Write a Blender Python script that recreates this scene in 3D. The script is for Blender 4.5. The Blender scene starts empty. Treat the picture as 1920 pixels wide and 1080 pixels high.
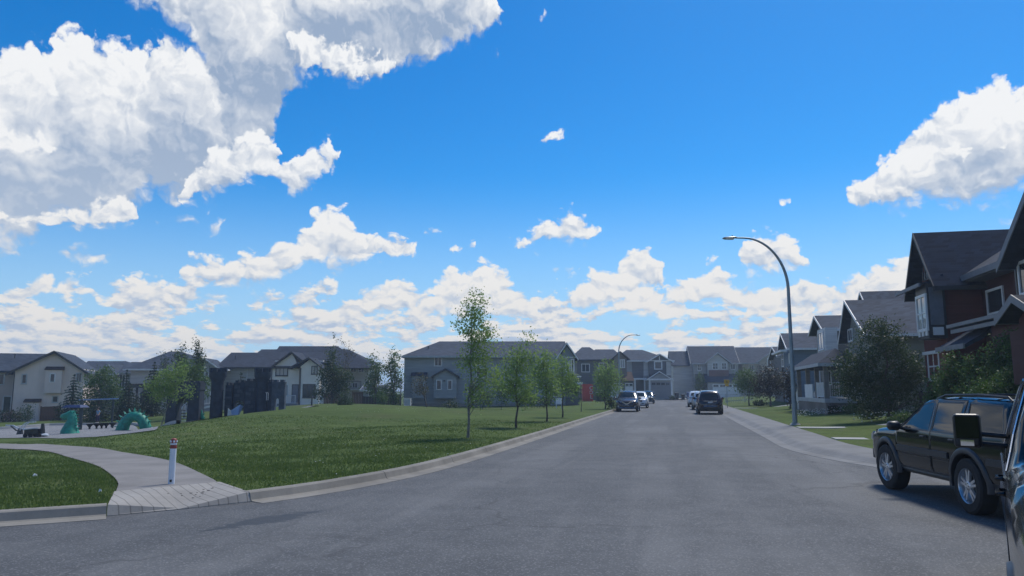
import bpy, bmesh, math, random
import numpy as np
from mathutils import Vector, Matrix, noise as mnoise
from mathutils.geometry import delaunay_2d_cdt
rad = math.radians
SC = bpy.context.scene
COL = SC.collection
random.seed(7)
# ---------------------------------------------------------------- camera
F = 1400.0                 # focal length in photo pixels (1920 wide)
CAMZ = 1.75
PITCH = math.atan(192.0 / F)
cam_d = bpy.data.cameras.new('camera')
cam_d.sensor_width = 36.0
cam_d.lens = 36.0 * F / 1920.0
cam_d.clip_start = 0.05
cam_d.clip_end = 20000
cam = bpy.data.objects.new('camera', cam_d)
cam.location = (0, 0, CAMZ)
cam.rotation_euler = (math.pi / 2 + PITCH, 0, 0)
COL.objects.link(cam)
SC.camera = cam
# ---------------------------------------------------------------- exposure
SC.view_settings.view_transform = 'Standard'
SC.view_settings.look = 'None'
SC.view_settings.exposure = 0.18
SC.view_settings.gamma = 1.0
SC.render.film_transparent = False
SC.cycles.max_bounces = 6
SC.cycles.diffuse_bounces = 2
SC.cycles.glossy_bounces = 3
SC.cycles.transparent_max_bounces = 8
SC.cycles.use_denoising = True

def ray(u, v):
    X = (u - 960) / F; V = (540 - v) / F
    c, s = math.cos(PITCH), math.sin(PITCH)
    return Vector((X, c - V * s, s + V * c))
def P(u, v, Y):                       # point on the ray of photo pixel (u,v) at ground distance Y ahead
    d = ray(u, v); k = Y / d.y
    return Vector((d.x * k, Y, CAMZ + d.z * k))
def G(u, v, z=0.0):                   # point of the ray at height z
    d = ray(u, v); k = (z - CAMZ) / d.z
    return Vector((d.x * k, d.y * k, z))
def azel(u, v):
    d = ray(u, v).normalized()
    return math.degrees(math.atan2(d.x, d.y)), math.degrees(math.asin(d.z))

# ---------------------------------------------------------------- world: sky texture + clouds
SUN_AZ, SUN_EL = 35.0, 56.0           # degrees, azimuth right of straight ahead
world = bpy.data.worlds.new('World'); SC.world = world
world.use_nodes = True
wt = world.node_tree; wt.nodes.clear()

class NT:
    """tiny helper to write node maths"""
    def __init__(s, tree): s.t = tree
    def new(s, typ, **kw):
        n = s.t.nodes.new(typ)
        for k, v in kw.items(): setattr(n, k, v)
        return n
    def put(s, sock, v):
        if isinstance(v, bpy.types.NodeSocket): s.t.links.new(v, sock)
        elif v is not None: sock.default_value = v
    def m(s, op, a, b=None, c=None, clamp=False):
        n = s.new('ShaderNodeMath', operation=op); n.use_clamp = clamp
        for i, v in enumerate((a, b, c)):
            if v is not None: s.put(n.inputs[i], v)
        return n.outputs[0]
    def v(s, op, a, b=None, c=None):
        n = s.new('ShaderNodeVectorMath', operation=op)
        for i, v in enumerate((a, b, c)):
            if v is not None: s.put(n.inputs[i], v)
        return n.outputs['Value'] if op in ('LENGTH', 'DOT_PRODUCT', 'DISTANCE') else n.outputs[0]
    def scale(s, a, k):
        n = s.new('ShaderNodeVectorMath', operation='SCALE'); s.put(n.inputs[0], a); s.put(n.inputs['Scale'], k)
        return n.outputs[0]
    def ramp(s, x, lo, hi, a=0.0, b=1.0, smooth=True):
        n = s.new('ShaderNodeMapRange'); n.interpolation_type = 'SMOOTHSTEP' if smooth else 'LINEAR'
        s.put(n.inputs['Value'], x); s.put(n.inputs['From Min'], lo); s.put(n.inputs['From Max'], hi)
        s.put(n.inputs['To Min'], a); s.put(n.inputs['To Max'], b)
        return n.outputs['Result']
    def mix(s, f, a, b, mode='MIX'):
        n = s.new('ShaderNodeMix', data_type='RGBA', blend_type=mode)
        s.put(n.inputs[0], f)
        for i, v in ((6, a), (7, b)):
            if isinstance(v, (tuple, list)): v = tuple(v) + ((1,) if len(v) == 3 else ())
            s.put(n.inputs[i], v)
        return n.outputs[2]
    def noise(s, vec, sc, det=4, rough=0.55, dist=0.0, col=False, dim='3D', lac=2.0):
        n = s.new('ShaderNodeTexNoise', noise_dimensions=dim)
        s.put(n.inputs['Vector'], vec); s.put(n.inputs['Scale'], sc); s.put(n.inputs['Detail'], det)
        s.put(n.inputs['Roughness'], rough); s.put(n.inputs['Distortion'], dist); s.put(n.inputs['Lacunarity'], lac)
        return n.outputs['Color' if col else 'Fac']
    def voro(s, vec, sc, det=0, rough=0.5, feat='F1', out='Distance', dim='3D', smooth=0.5):
        n = s.new('ShaderNodeTexVoronoi', feature=feat, voronoi_dimensions=dim)
        s.put(n.inputs['Vector'], vec); s.put(n.inputs['Scale'], sc)
        s.put(n.inputs['Detail'], det); s.put(n.inputs['Roughness'], rough)
        if feat == 'SMOOTH_F1': s.put(n.inputs['Smoothness'], smooth)
        return n.outputs[out]
    def xyz(s, vec):
        n = s.new('ShaderNodeSeparateXYZ'); s.put(n.inputs[0], vec); return n.outputs
    def comb(s, x, y, z=0.0):
        n = s.new('ShaderNodeCombineXYZ')
        for i, v in enumerate((x, y, z)): s.put(n.inputs[i], v)
        return n.outputs[0]

# cloud layers: top and base outline of each layer as (u, v_top, v_base) on the photo, stored as azimuth / elevation
GAP = None
LAY = [
 [(190,GAP),(215,-30,-5),(240,-80,15),(290,-120,45),(350,-130,60),(410,-130,190),(450,-130,290),(500,-130,310),(530,-130,250),(560,-130,180),(600,-130,150),(680,-130,165),
  (760,-130,142),(800,-130,138),(850,-130,112),(885,-90,85),(920,-60,82),(940,-20,60),(952,20,25),(965,GAP),(1003,GAP),(1012,262,266),(1022,245,278),
  (1035,238,276),(1050,250,260),(1058,GAP),(1460,GAP),(1465,378,380),(1480,370,385),(1500,375,380),(1510,GAP)],
 [(-260,60,490),(-60,90,490),(0,88,488),(60,85,486),(110,80,470),(120,56,440),(160,45,440),(190,60,440),(205,84,438),(240,55,430),(275,85,408),
  (292,70,385),(330,60,385),(370,72,385),(405,95,385),(430,150,360),(455,205,345),(490,235,345),(520,260,355),(545,300,370),(570,285,368),(600,270,345),(628,276,316),
  (642,290,300),(655,GAP),(915,GAP),(924,97,103),(940,92,108),(965,98,103),(972,GAP),(1008,GAP),(1016,30,45),(1028,16,56),(1043,36,52),(1050,GAP)],
 [(-260,GAP),(105,GAP),(114,478,498),(135,460,506),(165,458,506),(195,466,503),(226,478,498),(236,GAP),(278,GAP),(286,394,410),(340,400,418),(362,402,442),
  (400,410,442),(426,398,406),(436,GAP),(830,GAP),(838,456,474),(868,450,480),(898,458,474),(906,GAP),(940,GAP),(948,444,456),(975,444,472),(1000,420,468),
  (1022,398,464),(1050,390,462),(1085,402,458),(1110,415,452),(1136,428,440),(1146,GAP),(1566,GAP),(1576,362,386),(1614,318,408),(1660,286,412),(1700,252,404),
  (1740,210,398),(1762,182,396),(1800,166,398),(1840,152,392),(1870,136,386),(1900,148,378),(1960,135,372),(2100,110,360)],
 [(326,GAP),(335,496,512),(348,484,532),(375,478,540),(430,480,546),(480,458,546),(520,452,530),(560,432,520),(590,402,500),(612,384,510),(640,388,512),
  (670,418,506),(700,432,496),(740,430,490),(776,448,486),(792,438,474),(815,424,446),(846,430,438),(858,GAP),(992,GAP),(1000,505,512),(1030,494,516),
  (1060,503,514),(1092,500,511),(1100,GAP),(1370,GAP),(1378,468,502),(1394,442,520),(1430,430,526),(1482,438,520),(1508,466,512),(1518,492,500),(1526,GAP),
  (1850,GAP),(1860,428,440),(1900,402,445),(1990,390,450)],
 [(-260,500,585),(0,540,580),(50,532,576),(62,508,562),(90,506,556),(130,510,558),(165,526,556),(200,536,582),(240,516,580),(282,512,580),(312,534,582),
  (350,540,582),(400,540,576),(440,546,566),(456,GAP),(464,548,568),(490,544,580),(535,538,584),(602,562,574),(612,GAP),(622,578,600),(650,554,612),(700,534,604),
  (760,518,604),(800,548,604),(818,518,604),(860,498,600),(890,496,604),(930,482,604),(958,518,606),(985,550,612),(1012,582,602),(1024,GAP),(1062,GAP),(1070,545,582),
  (1090,520,588),(1120,498,584),(1155,504,578),(1168,478,578),(1200,463,562),(1238,478,550),(1248,520,574),(1290,518,584),(1340,478,584),(1362,510,588),
  (1400,528,592),(1480,524,592),(1560,520,592),(1640,498,592),(1680,480,592),(1800,470,592),(2100,450,592)],
]
FRONT = [
 [(-260,215,300),(-60,226,302),(0,226,302),(40,232,300),(90,246,296),(128,262,276),(138,GAP),(330,GAP),(345,325,384),(385,290,386),(420,262,384),(452,242,350),(490,234,346),(520,258,355),
  (545,302,372),(568,286,370),(600,268,346),(628,274,318),(644,292,302),(654,GAP),(1600,GAP),(1612,372,396),(1690,300,330),(1735,276,328),(1768,262,324),(1800,262,316),(1832,290,298),(1845,GAP),
  (1852,GAP),(1862,272,284),(1885,262,286),(1915,268,282),(1925,GAP)],
 [(-260,380,440),(0,392,436),(60,398,430),(120,380,432),(180,366,436),(230,358,430),(262,368,410),(275,GAP),(510,GAP),(520,92,100),(545,60,120),(600,52,150),(650,70,160),(700,95,150),(740,110,140),(755,GAP),
  (800,GAP),(860,545,600),(900,528,604),(940,520,606),(975,560,612),(995,GAP),(1120,GAP),(1150,545,600),(1200,530,600),(1260,545,604),(1290,560,604),(1305,GAP),(1380,GAP),(1400,545,604),(1450,532,606),(1520,545,606),(1540,GAP)],
]
AZR, ELR = 42.0, 60.0
def layer_nodes(n, az, lay):
    pts = []
    def gapfill(i):                      # a gap keeps the mid height of its neighbour and a negative thickness
        js = sorted([j for j in range(len(lay)) if lay[j][1] is not None], key=lambda j: abs(j - i))
        return (lay[js[0]][1] + lay[js[0]][2]) / 2
    for i, r in enumerate(lay):
        u = r[0]
        if r[1] is None:
            vm = gapfill(i); a, e = azel(u, vm); pts.append((a, e - 3.2, e + 3.2))
        else:
            a, e1 = azel(u, r[1]); _, e0 = azel(u, r[2]); pts.append((a, e1, e0))
    res = []
    x = n.m('MULTIPLY_ADD', az, 0.5 / AZR, 0.5)
    for k in (1, 2):
        c = n.new('ShaderNodeFloatCurve'); cv = c.mapping.curves[0]; c.mapping.use_clip = False
        P_ = [((p[0] / AZR + 1) / 2, (p[k] + 5) / (ELR + 5)) for p in pts]
        cv.points[0].location = (P_[0]); cv.points[1].location = (P_[-1])
        for q in P_[1:-1]: cv.points.new(*q)
        for q in cv.points: q.handle_type = 'AUTO_CLAMPED'
        c.mapping.extend = 'HORIZONTAL'; c.mapping.update()
        n.put(c.inputs['Value'], x)
        res.append(n.m('MULTIPLY_ADD', c.outputs[0], ELR + 5, -5))
    return res
n = NT(wt)
tc = n.new('ShaderNodeTexCoord')
dirv = tc.outputs['Generated']
sx = n.xyz(dirv)
az = n.m('MULTIPLY', n.m('ARCTAN2', sx[0], sx[1]), 57.29578)
az = n.m('SUBTRACT', n.m('PINGPONG', n.m('ADD', az, AZR), 2 * AZR), AZR)      # the cloudscape repeats round the horizon
el = n.m('MULTIPLY', n.m('ARCSINE', sx[2]), 57.29578)
pp = n.comb(az, el)
w = n.noise(pp, 0.33, 5, 0.56, col=True, dim='2D')
w = n.v('MULTIPLY_ADD', w, (3.6, 2.9, 0.0), (-1.8, -1.45, 0.0))
wk = n.ramp(el, 4.0, 25.0, 0.45, 1.0)
pw = n.v('ADD', pp, n.scale(w, wk))
sw = n.xyz(pw)
OFF = 0.55
tb = [layer_nodes(n, sw[0], l) for l in LAY]
hb = n.comb(n.m('MULTIPLY', az, 0.175), n.m('MULTIPLY', n.m('LOGARITHM', n.m('MAXIMUM', n.m('ADD', el, 2.5), 0.3), 2.71828), 3.3))
nb = n.noise(hb, 1.0, 6, 0.62, dim='2D')
nb1 = n.noise(n.v('ADD', hb, (0.05, 0.16, 0)), 1.0, 6, 0.62, dim='2D')
up = n.ramp(el, 3.5, 12.0, 0.385, 0.82)
band = n.m('MULTIPLY', n.m('SUBTRACT', nb, up), 6.0)
tf = [layer_nodes(n, sw[0], l) for l in FRONT]
def mass(grp, off, k):
    e = n.m('ADD', sw[1], off); acc = None
    for t, b in grp:
        d = n.m('SMOOTH_MIN', n.m('SUBTRACT', t, e), n.m('SUBTRACT', e, b), k)
        acc = d if acc is None else n.m('SMOOTH_MAX', acc, d, 0.4)
    return acc
def bill(pos):
    q = n.xyz(pos)
    pos = n.comb(q[0], n.m('MULTIPLY', n.m('LOGARITHM', n.m('MAXIMUM', n.m('ADD', q[1], 6.0), 0.3), 2.71828), 24.0))
    bv = n.voro(pos, 0.60, 2.6, 0.52, feat='F1', dim='2D')
    return n.m('MULTIPLY_ADD', bv, -1.25, 0.80)
fine = n.m('MULTIPLY_ADD', n.noise(pp, 1.2, 6, 0.60, dim='2D'), 0.8, -0.40)
soft = n.m('MULTIPLY_ADD', n.noise(pp, 0.22, 4, 0.55, dim='2D'), 1.0, -0.5)
b0 = bill(pw); b1 = bill(n.v('ADD', pw, (0.25, 0.45, 0.0)))
db = n.m('SUBTRACT', b0, b1)
sky = n.new('ShaderNodeTexSky', sky_type='NISHITA')
sky.sun_disc = False
sky.sun_elevation = rad(SUN_EL); sky.sun_rotation = rad(SUN_AZ)
sky.air_density = 1.0; sky.dust_density = 0.6; sky.ozone_density = 2.5; sky.altitude = 1000
skyc = n.scale(sky.outputs[0], 0.115)
hs = n.new('ShaderNodeHueSaturation'); hs.inputs['Saturation'].default_value = 1.46
n.put(hs.inputs['Color'], skyc)
blue = n.mix(1.0, hs.outputs[0], (0.62, 1.08, 1.16), 'MULTIPLY')
haze = n.ramp(el, 0.0, 17.0, 0.85, 0.0)
blue = n.mix(haze, blue, (0.46, 0.64, 0.86))
shade_c = n.mix(n.ramp(el, 1, 24), (0.46, 0.55, 0.68), (0.30, 0.39, 0.54))
lit_c = n.mix(n.ramp(el, 1, 18), (0.82, 0.79, 0.74), (0.86, 0.87, 0.88))
def over(back, m0, up_, dn_, relief, thick_k, amp_lo=-1.1):
    """lay one group of clouds over what is behind it; up_ is >0 near the tops and <0 near the bases"""
    amp = n.ramp(m0, amp_lo, -0.2)
    d = n.m('ADD', m0, n.m('MULTIPLY', n.m('ADD', b0, fine), amp))
    wdt = n.ramp(up_, -0.45, 0.25, 1.4, 0.52)
    al = n.ramp(d, -0.04, wdt)
    small = n.m('MULTIPLY', db, n.ramp(m0, 0.2, 3.4, relief, relief*0.45))
    lit = n.m('ADD', n.m('MULTIPLY_ADD', up_, 0.52, 0.56), small)
    lit = n.m('ADD', lit, n.m('MULTIPLY', soft, 1.0))
    lit = n.m('ADD', lit, n.m('MULTIPLY', n.ramp(m0, 1.0, 5.0), thick_k))
    lit = n.m('ADD', lit, n.m('MULTIPLY', fine, 0.05))
    floor = n.m('ADD', n.m('MULTIPLY_ADD', soft, 1.4, 0.08), n.m('MULTIPLY', db, 0.30))
    lit = n.m('SMOOTH_MAX', lit, floor, 0.35)
    lit = n.m('MINIMUM', n.m('MAXIMUM', lit, 0.0), 1.0)
    return n.mix(al, back, n.mix(lit, shade_c, lit_c))
# rows of far cumulus
alb = n.m('ADD', band, n.m('MULTIPLY', n.m('ADD', b0, fine), 0.45))
upb = n.m('MULTIPLY', n.m('SUBTRACT', nb, nb1), 6.0)
litb = n.m('ADD', n.m('MULTIPLY_ADD', upb, 1.15, 0.68), n.m('MULTIPLY', db, 0.6), clamp=True)
fadeb = n.ramp(el, 0.0, 4.0, 0.80, 1.0)
fin = n.mix(n.m('MULTIPLY', n.ramp(alb, -0.10, 0.38), fadeb), blue, n.mix(litb, shade_c, lit_c))
for grp, rel, tk in ((tb, 0.85, -0.42), (tf, 0.80, -0.12)):
    m0 = mass(grp, 0.0, 0.8)
    upn = n.m('SUBTRACT', mass(grp, 0.0, 1.3), mass(grp, 1.0, 1.3))
    upw = n.m('MULTIPLY', n.m('SUBTRACT', mass(grp, 0.0, 9.0), mass(grp, 2.0, 9.0)), 0.5)
    fin = over(fin, m0, n.m('ADD', n.m('MULTIPLY', upn, 0.36), n.m('MULTIPLY', upw, 0.80)), None, rel, tk)
bg = n.new('ShaderNodeBackground'); n.put(bg.inputs['Color'], fin); bg.inputs['Strength'].default_value = 0.94
wo = n.new('ShaderNodeOutputWorld'); wt.links.new(bg.outputs[0], wo.inputs[0])
try:
    world.cycles.sampling_method = 'MANUAL'; world.cycles.sample_map_resolution = 256
except Exception: pass
# ---------------------------------------------------------------- sun
sd = bpy.data.lights.new('sun', 'SUN'); sd.energy = 3.0; sd.angle = rad(12); sd.color = (1.0, 0.94, 0.85)
sun = bpy.data.objects.new('sun', sd)
sv = Vector((math.sin(rad(SUN_AZ)) * math.cos(rad(SUN_EL)), math.cos(rad(SUN_AZ)) * math.cos(rad(SUN_EL)), math.sin(rad(SUN_EL))))
sun.rotation_euler = sv.to_track_quat('Z', 'Y').to_euler()
sun.location = sv * 60
COL.objects.link(sun)
# ================================================================ scene frame helpers
RA = math.radians(12.34)                       # the street runs off 12.3 degrees to the right
DV = Vector((math.sin(RA), math.cos(RA), 0)); NV = Vector((math.cos(RA), -math.sin(RA), 0))
def R(s, t, z=0.0): return Vector((DV.x * s + NV.x * t, DV.y * s + NV.y * t, z))
# ---------------------------------------------------------------- street lines
def st(p): return (DV.x*p[0]+DV.y*p[1], NV.x*p[0]+NV.y*p[1])
def xy(p): return (p[0], p[1])
def catmull(pts, step=0.8):
    pts = [Vector(p[:2]) for p in pts]; out = []
    for i in range(len(pts)-1):
        p0 = pts[max(i-1, 0)]; p1 = pts[i]; p2 = pts[i+1]; p3 = pts[min(i+2, len(pts)-1)]
        m = max(1, int((p2-p1).length/step))
        for k in range(m):
            t = k/m; a = 0.5
            out.append(0.5*((2*p1)+(p2-p0)*t+(2*p0-5*p1+4*p2-p3)*t*t+(-p0+3*p1-3*p2+p3)*t**3))
    out.append(pts[-1]); return out
def offset(line, d):
    """shift a polyline to its left by d"""
    out = []
    for i, p in enumerate(line):
        t = (line[min(i+1, len(line)-1)]-line[max(i-1, 0)]).normalized()
        out.append(p + Vector((-t.y, t.x))*d)
    return out
SEND = 142.0
LK = catmull([(-170,-32),(-90,-14),(-45,-2.6),(-22,4.0),(-12,7.4)] + [xy(G(u,v)) for u,v in ((0,982),(200,968),(470,941),(690,906),(850,868.5))] +
             [xy(R(s,-5.2)) for s in (28,36,48,64,84,104,124,SEND-8)] + [xy(R(SEND-1.5,-3.0)), xy(R(SEND,0))], 0.8)     # runs away from the camera, park on its left
RK = catmull([(-170,-52),(-90,-33),(-45,-19),(-18,-11.5),(-6,-8.2),(2,-4.6),(7,0.2),(9.1,4.0),(9.85,8.0),(9.85,11.0),(9.45,14),(8.85,16.8),(8.45,19.6)] +
             [xy(R(s,3.5)) for s in (24.5,30,40,60,84,104,124,SEND-8)] + [xy(R(SEND-1.5,2.0)), xy(R(SEND,0))], 0.8)
# ---------------------------------------------------------------- terrain height (thin plate spline through levelled points)
def _cp(u, v, d):
    p = P(u, v, d); return (p.x, p.y, p.z)
CP = [_cp(700,758,80), _cp(600,758,66), _cp(560,763,55), _cp(500,770,47), _cp(400,786,39), _cp(320,801,36), _cp(240,813,36.5), _cp(100,824,42), _cp(0,826,42),
      _cp(0,838,33), _cp(200,851,24), _cp(300,868,18), _cp(380,896,14.5), _cp(100,900,13.7), _cp(0,905,13.4), _cp(250,803,53), _cp(130,812,48),
      _cp(200,796,66), _cp(20,799,64), _cp(450,800,52), _cp(340,806,48), _cp(540,775,60), _cp(850,766,78), _cp(877,823,24), _cp(968,804,30), _cp(1025,791,37), _cp(600,820,26), _cp(750,800,30),
      _cp(560,880,15.5), _cp(700,850,20), _cp(760,770,60), _cp(700,800,36), _cp(1100,760,80), _cp(600,764,92), _cp(640,765,92),
      _cp(20,790,88), _cp(150,786,88), _cp(-200,800,88), _cp(-200,830,50), _cp(-200,850,28), _cp(300,775,90), _cp(430,772,95), _cp(-300,930,12), _cp(1000,756,92), _cp(1150,752,110)]
CP += [(-40, 10, .1), (-60, 30, -.6), (-90, 60, -1.4), (-90, 110, -1.6), (0, 160, 0.0), (40, 160, .1), (-60, 160, -1.2)]
for s_ in range(14, 120, 12): CP.append(tuple(R(s_, -6.1, .16)))
_A = np.array(CP); _n = len(_A)
def _U(r2): return np.where(r2 > 1e-9, r2 * np.log(np.maximum(r2, 1e-9)), 0.0)
_d2 = ((_A[:, None, :2] - _A[None, :, :2]) ** 2).sum(-1)
_K = _U(_d2) + np.eye(_n) * 6.0
_Pm = np.hstack([np.ones((_n, 1)), _A[:, :2]])
_S = np.block([[_K, _Pm], [_Pm.T, np.zeros((3, 3))]])
_W = np.linalg.solve(_S, np.concatenate([_A[:, 2], np.zeros(3)]))
def Hn(X, Y):
    X = np.asarray(X, float); Y = np.asarray(Y, float)
    r2 = (X[..., None] - _A[:, 0]) ** 2 + (Y[..., None] - _A[:, 1]) ** 2
    z = _U(r2) @ _W[:_n] + _W[_n] + _W[_n + 1] * X + _W[_n + 2] * Y
    # right hand side of the street: gentle rise from the pavement to the houses
    s = DV.x * X + DV.y * Y; t = NV.x * X + NV.y * Y
    zr = 0.15 + np.clip((t - 6.5) / 5, 0, 1) * 0.45
    k = np.clip((t + 0.5) / 2.0, 0, 1)
    z = z * (1 - k) + zr * k
    # flatten far away
    r = np.sqrt(X * X + (Y - 60) ** 2); f = np.clip((r - 110) / 60, 0, 1)
    z = z * (1 - f) + (-0.3) * f
    # level with the kerb next to the road
    sh = X.shape; Xf = X.ravel(); Yf = Y.ravel(); dm = np.full(Xf.shape, 1e9)
    for c0 in range(0, len(Xf), 3000):
        dd = (Xf[c0:c0+3000, None]-_KL[:, 0])**2 + (Yf[c0:c0+3000, None]-_KL[:, 1])**2
        dm[c0:c0+3000] = dd.min(1)
    dist = np.sqrt(dm).reshape(sh)
    w = np.clip((dist-np.where(t > 0, 1.7, 0.3))/np.where(t > 0, 5.0, 3.5), 0, 1); w = w*w*(3-2*w)
    z = 0.15*(1-w) + z*w
    return np.clip(z, -2.6, 1.2)
_KL = np.array([tuple(p) for p in LK+RK if abs(p.x) < 75])
def H(x, y): return float(Hn(np.array([x]), np.array([y]))[0])
def onground(u, v, guess=30.0, dz=0.0):
    """where the ray of pixel (u,v) meets the ground"""
    d = ray(u, v); lo = None; y = 6.0; prev = None
    while y < 200:
        k = y / d.y; z = CAMZ + d.z * k; g = H(d.x * k, y)
        if z <= g: break
        y += 0.25
    k = y / d.y
    return Vector((d.x * k, y, H(d.x * k, y) + dz))

# ================================================================ custom properties
def tag(o, label=None, cat=None, group=None, kind=None):
    if label: o['label'] = label
    if cat: o['category'] = cat
    if group: o['group'] = group
    if kind: o['kind'] = kind
    return o
def thing(name, label, cat, loc=(0, 0, 0), rz=0.0, group=None):
    o = bpy.data.objects.new(name, None); COL.objects.link(o)
    o.empty_display_size = 0.3
    o.location = loc; o.rotation_euler = (0, 0, rz)
    return tag(o, label, cat, group)
def copy_tree(o, parent=None):
    c = o.copy(); COL.objects.link(c); c.parent = parent
    for ch in list(o.children): copy_tree(ch, c)
    return c

# ================================================================ mesh builder
class MB:
    def __init__(s): s.v = []; s.f = []; s.mi = []; s.M = None; s.cur = 0
    def add(s, vs, fs):
        o = len(s.v)
        for p in vs:
            p = Vector(p)
            if s.M is not None: p = s.M @ p
            s.v.append(tuple(p))
        for f in fs:
            s.f.append(tuple(i + o for i in f)); s.mi.append(s.cur)
        return s
    def box(s, x0, y0, z0, x1, y1, z1):
        if x0 > x1: x0, x1 = x1, x0
        if y0 > y1: y0, y1 = y1, y0
        if z0 > z1: z0, z1 = z1, z0
        return s.add([(x0,y0,z0),(x1,y0,z0),(x1,y1,z0),(x0,y1,z0),(x0,y0,z1),(x1,y0,z1),(x1,y1,z1),(x0,y1,z1)],
                     [(0,3,2,1),(4,5,6,7),(0,1,5,4),(1,2,6,5),(2,3,7,6),(3,0,4,7)])
    def cbox(s, c, sz): return s.box(c[0]-sz[0]/2, c[1]-sz[1]/2, c[2]-sz[2]/2, c[0]+sz[0]/2, c[1]+sz[1]/2, c[2]+sz[2]/2)
    def prism(s, poly, a, b, axis='y'):
        """poly in the plane across the axis, extruded a..b along it"""
        n = len(poly)
        def mk(p, w): return {'y': (p[0], w, p[1]), 'x': (w, p[0], p[1]), 'z': (p[0], p[1], w)}[axis]
        vs = [mk(p, a) for p in poly] + [mk(p, b) for p in poly]
        ar = sum(poly[i][0]*poly[(i+1)%n][1]-poly[(i+1)%n][0]*poly[i][1] for i in range(n))
        fl = (ar > 0) ^ (axis == 'y') ^ (b < a)
        fs = [tuple(range(n-1,-1,-1)) if fl else tuple(range(n)), tuple(range(n, 2*n)) if fl else tuple(range(2*n-1, n-1, -1))]
        for i in range(n):
            j = (i+1) % n
            fs.append((i, j, j+n, i+n) if fl else (j, i, i+n, j+n))
        return s.add(vs, fs)
    def tube(s, path, rads, seg=8, caps=True, flat=1.0):
        path = [Vector(p) for p in path]
        if not isinstance(rads, (list, tuple)): rads = [rads]*len(path)
        vs = []; fs = []; up = None
        for i, p in enumerate(path):
            d = (path[min(i+1, len(path)-1)] - path[max(i-1, 0)])
            d = d.normalized() if d.length > 1e-9 else Vector((0,0,1))
            if up is None: up = Vector((0,0,1)) if abs(d.z) < 0.9 else Vector((1,0,0))
            a = d.cross(up).normalized(); b = a.cross(d).normalized(); up = b
            for k in range(seg):
                t = 2*math.pi*k/seg
                vs.append(p + (a*math.cos(t) + b*math.sin(t)*flat)*rads[i])
        for i in range(len(path)-1):
            for k in range(seg):
                k2 = (k+1) % seg
                fs.append((i*seg+k, i*seg+k2, (i+1)*seg+k2, (i+1)*seg+k))
        if caps:
            fs.append(tuple(range(seg-1,-1,-1))); fs.append(tuple((len(path)-1)*seg+k for k in range(seg)))
        return s.add(vs, fs)
    def cyl(s, c, r, h, seg=16, axis='z', r2=None):
        c = Vector(c); d = {'z': Vector((0,0,1)), 'x': Vector((1,0,0)), 'y': Vector((0,1,0))}[axis]
        return s.tube([c, c + d*h], [r, r if r2 is None else r2], seg)
    def lathe(s, prof, seg=20, axis='z', c=(0,0,0), caps=True):
        vs = []; fs = []; c = Vector(c)
        for (r, h) in prof:
            for k in range(seg):
                t = 2*math.pi*k/seg; a, b = r*math.cos(t), r*math.sin(t)
                vs.append(c + Vector({'z': (a,b,h), 'x': (h,a,b), 'y': (a,h,b)}[axis]))
        for i in range(len(prof)-1):
            for k in range(seg):
                k2 = (k+1) % seg
                fs.append((i*seg+k, i*seg+k2, (i+1)*seg+k2, (i+1)*seg+k))
        if caps: fs.append(tuple(range(seg-1,-1,-1))); fs.append(tuple((len(prof)-1)*seg+k for k in range(seg)))
        return s.add(vs, fs)
    def ball(s, c, r, seg=12, rings=8):
        if not isinstance(r, (list, tuple)): r = (r, r, r)
        vs = [(c[0], c[1], c[2]-r[2])]; fs = []
        for i in range(1, rings):
            ph = -math.pi/2 + math.pi*i/rings
            for k in range(seg):
                t = 2*math.pi*k/seg
                vs.append((c[0]+r[0]*math.cos(ph)*math.cos(t), c[1]+r[1]*math.cos(ph)*math.sin(t), c[2]+r[2]*math.sin(ph)))
        vs.append((c[0], c[1], c[2]+r[2]))
        for k in range(seg): fs.append((0, 1+(k+1)%seg, 1+k))
        for i in range(rings-2):
            for k in range(seg):
                a = 1+i*seg+k; b = 1+i*seg+(k+1)%seg
                fs.append((a, b, b+seg, a+seg))
        l = len(vs)-1; o = 1+(rings-2)*seg
        for k in range(seg): fs.append((o+k, o+(k+1)%seg, l))
        return s.add(vs, fs)
    def build(s, name, mat, parent=None, smooth=False, bevel=0.0, angle=40, loc=None, fixn=True):
        me = bpy.data.meshes.new(name)
        me.from_pydata(s.v, [], s.f)
        mats = mat if isinstance(mat, (list, tuple)) else [mat]
        for m in mats: me.materials.append(m)
        if len(mats) > 1: me.polygons.foreach_set('material_index', s.mi)
        if fixn or bevel:
            bm = bmesh.new(); bm.from_mesh(me)
            if fixn: bmesh.ops.recalc_face_normals(bm, faces=bm.faces)
            bm.to_mesh(me); bm.free()
        if smooth:
            me.polygons.foreach_set('use_smooth', [True]*len(me.polygons))
            if angle < 180:
                try: me.set_sharp_from_angle(angle=rad(angle))
                except Exception: pass
        o = bpy.data.objects.new(name, me); COL.objects.link(o)
        if parent is not None: o.parent = parent
        if loc is not None: o.location = loc
        if bevel:
            md = o.modifiers.new('bevel', 'BEVEL'); md.width = bevel; md.segments = 2; md.limit_method = 'ANGLE'; md.angle_limit = rad(35)
        return o

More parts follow.
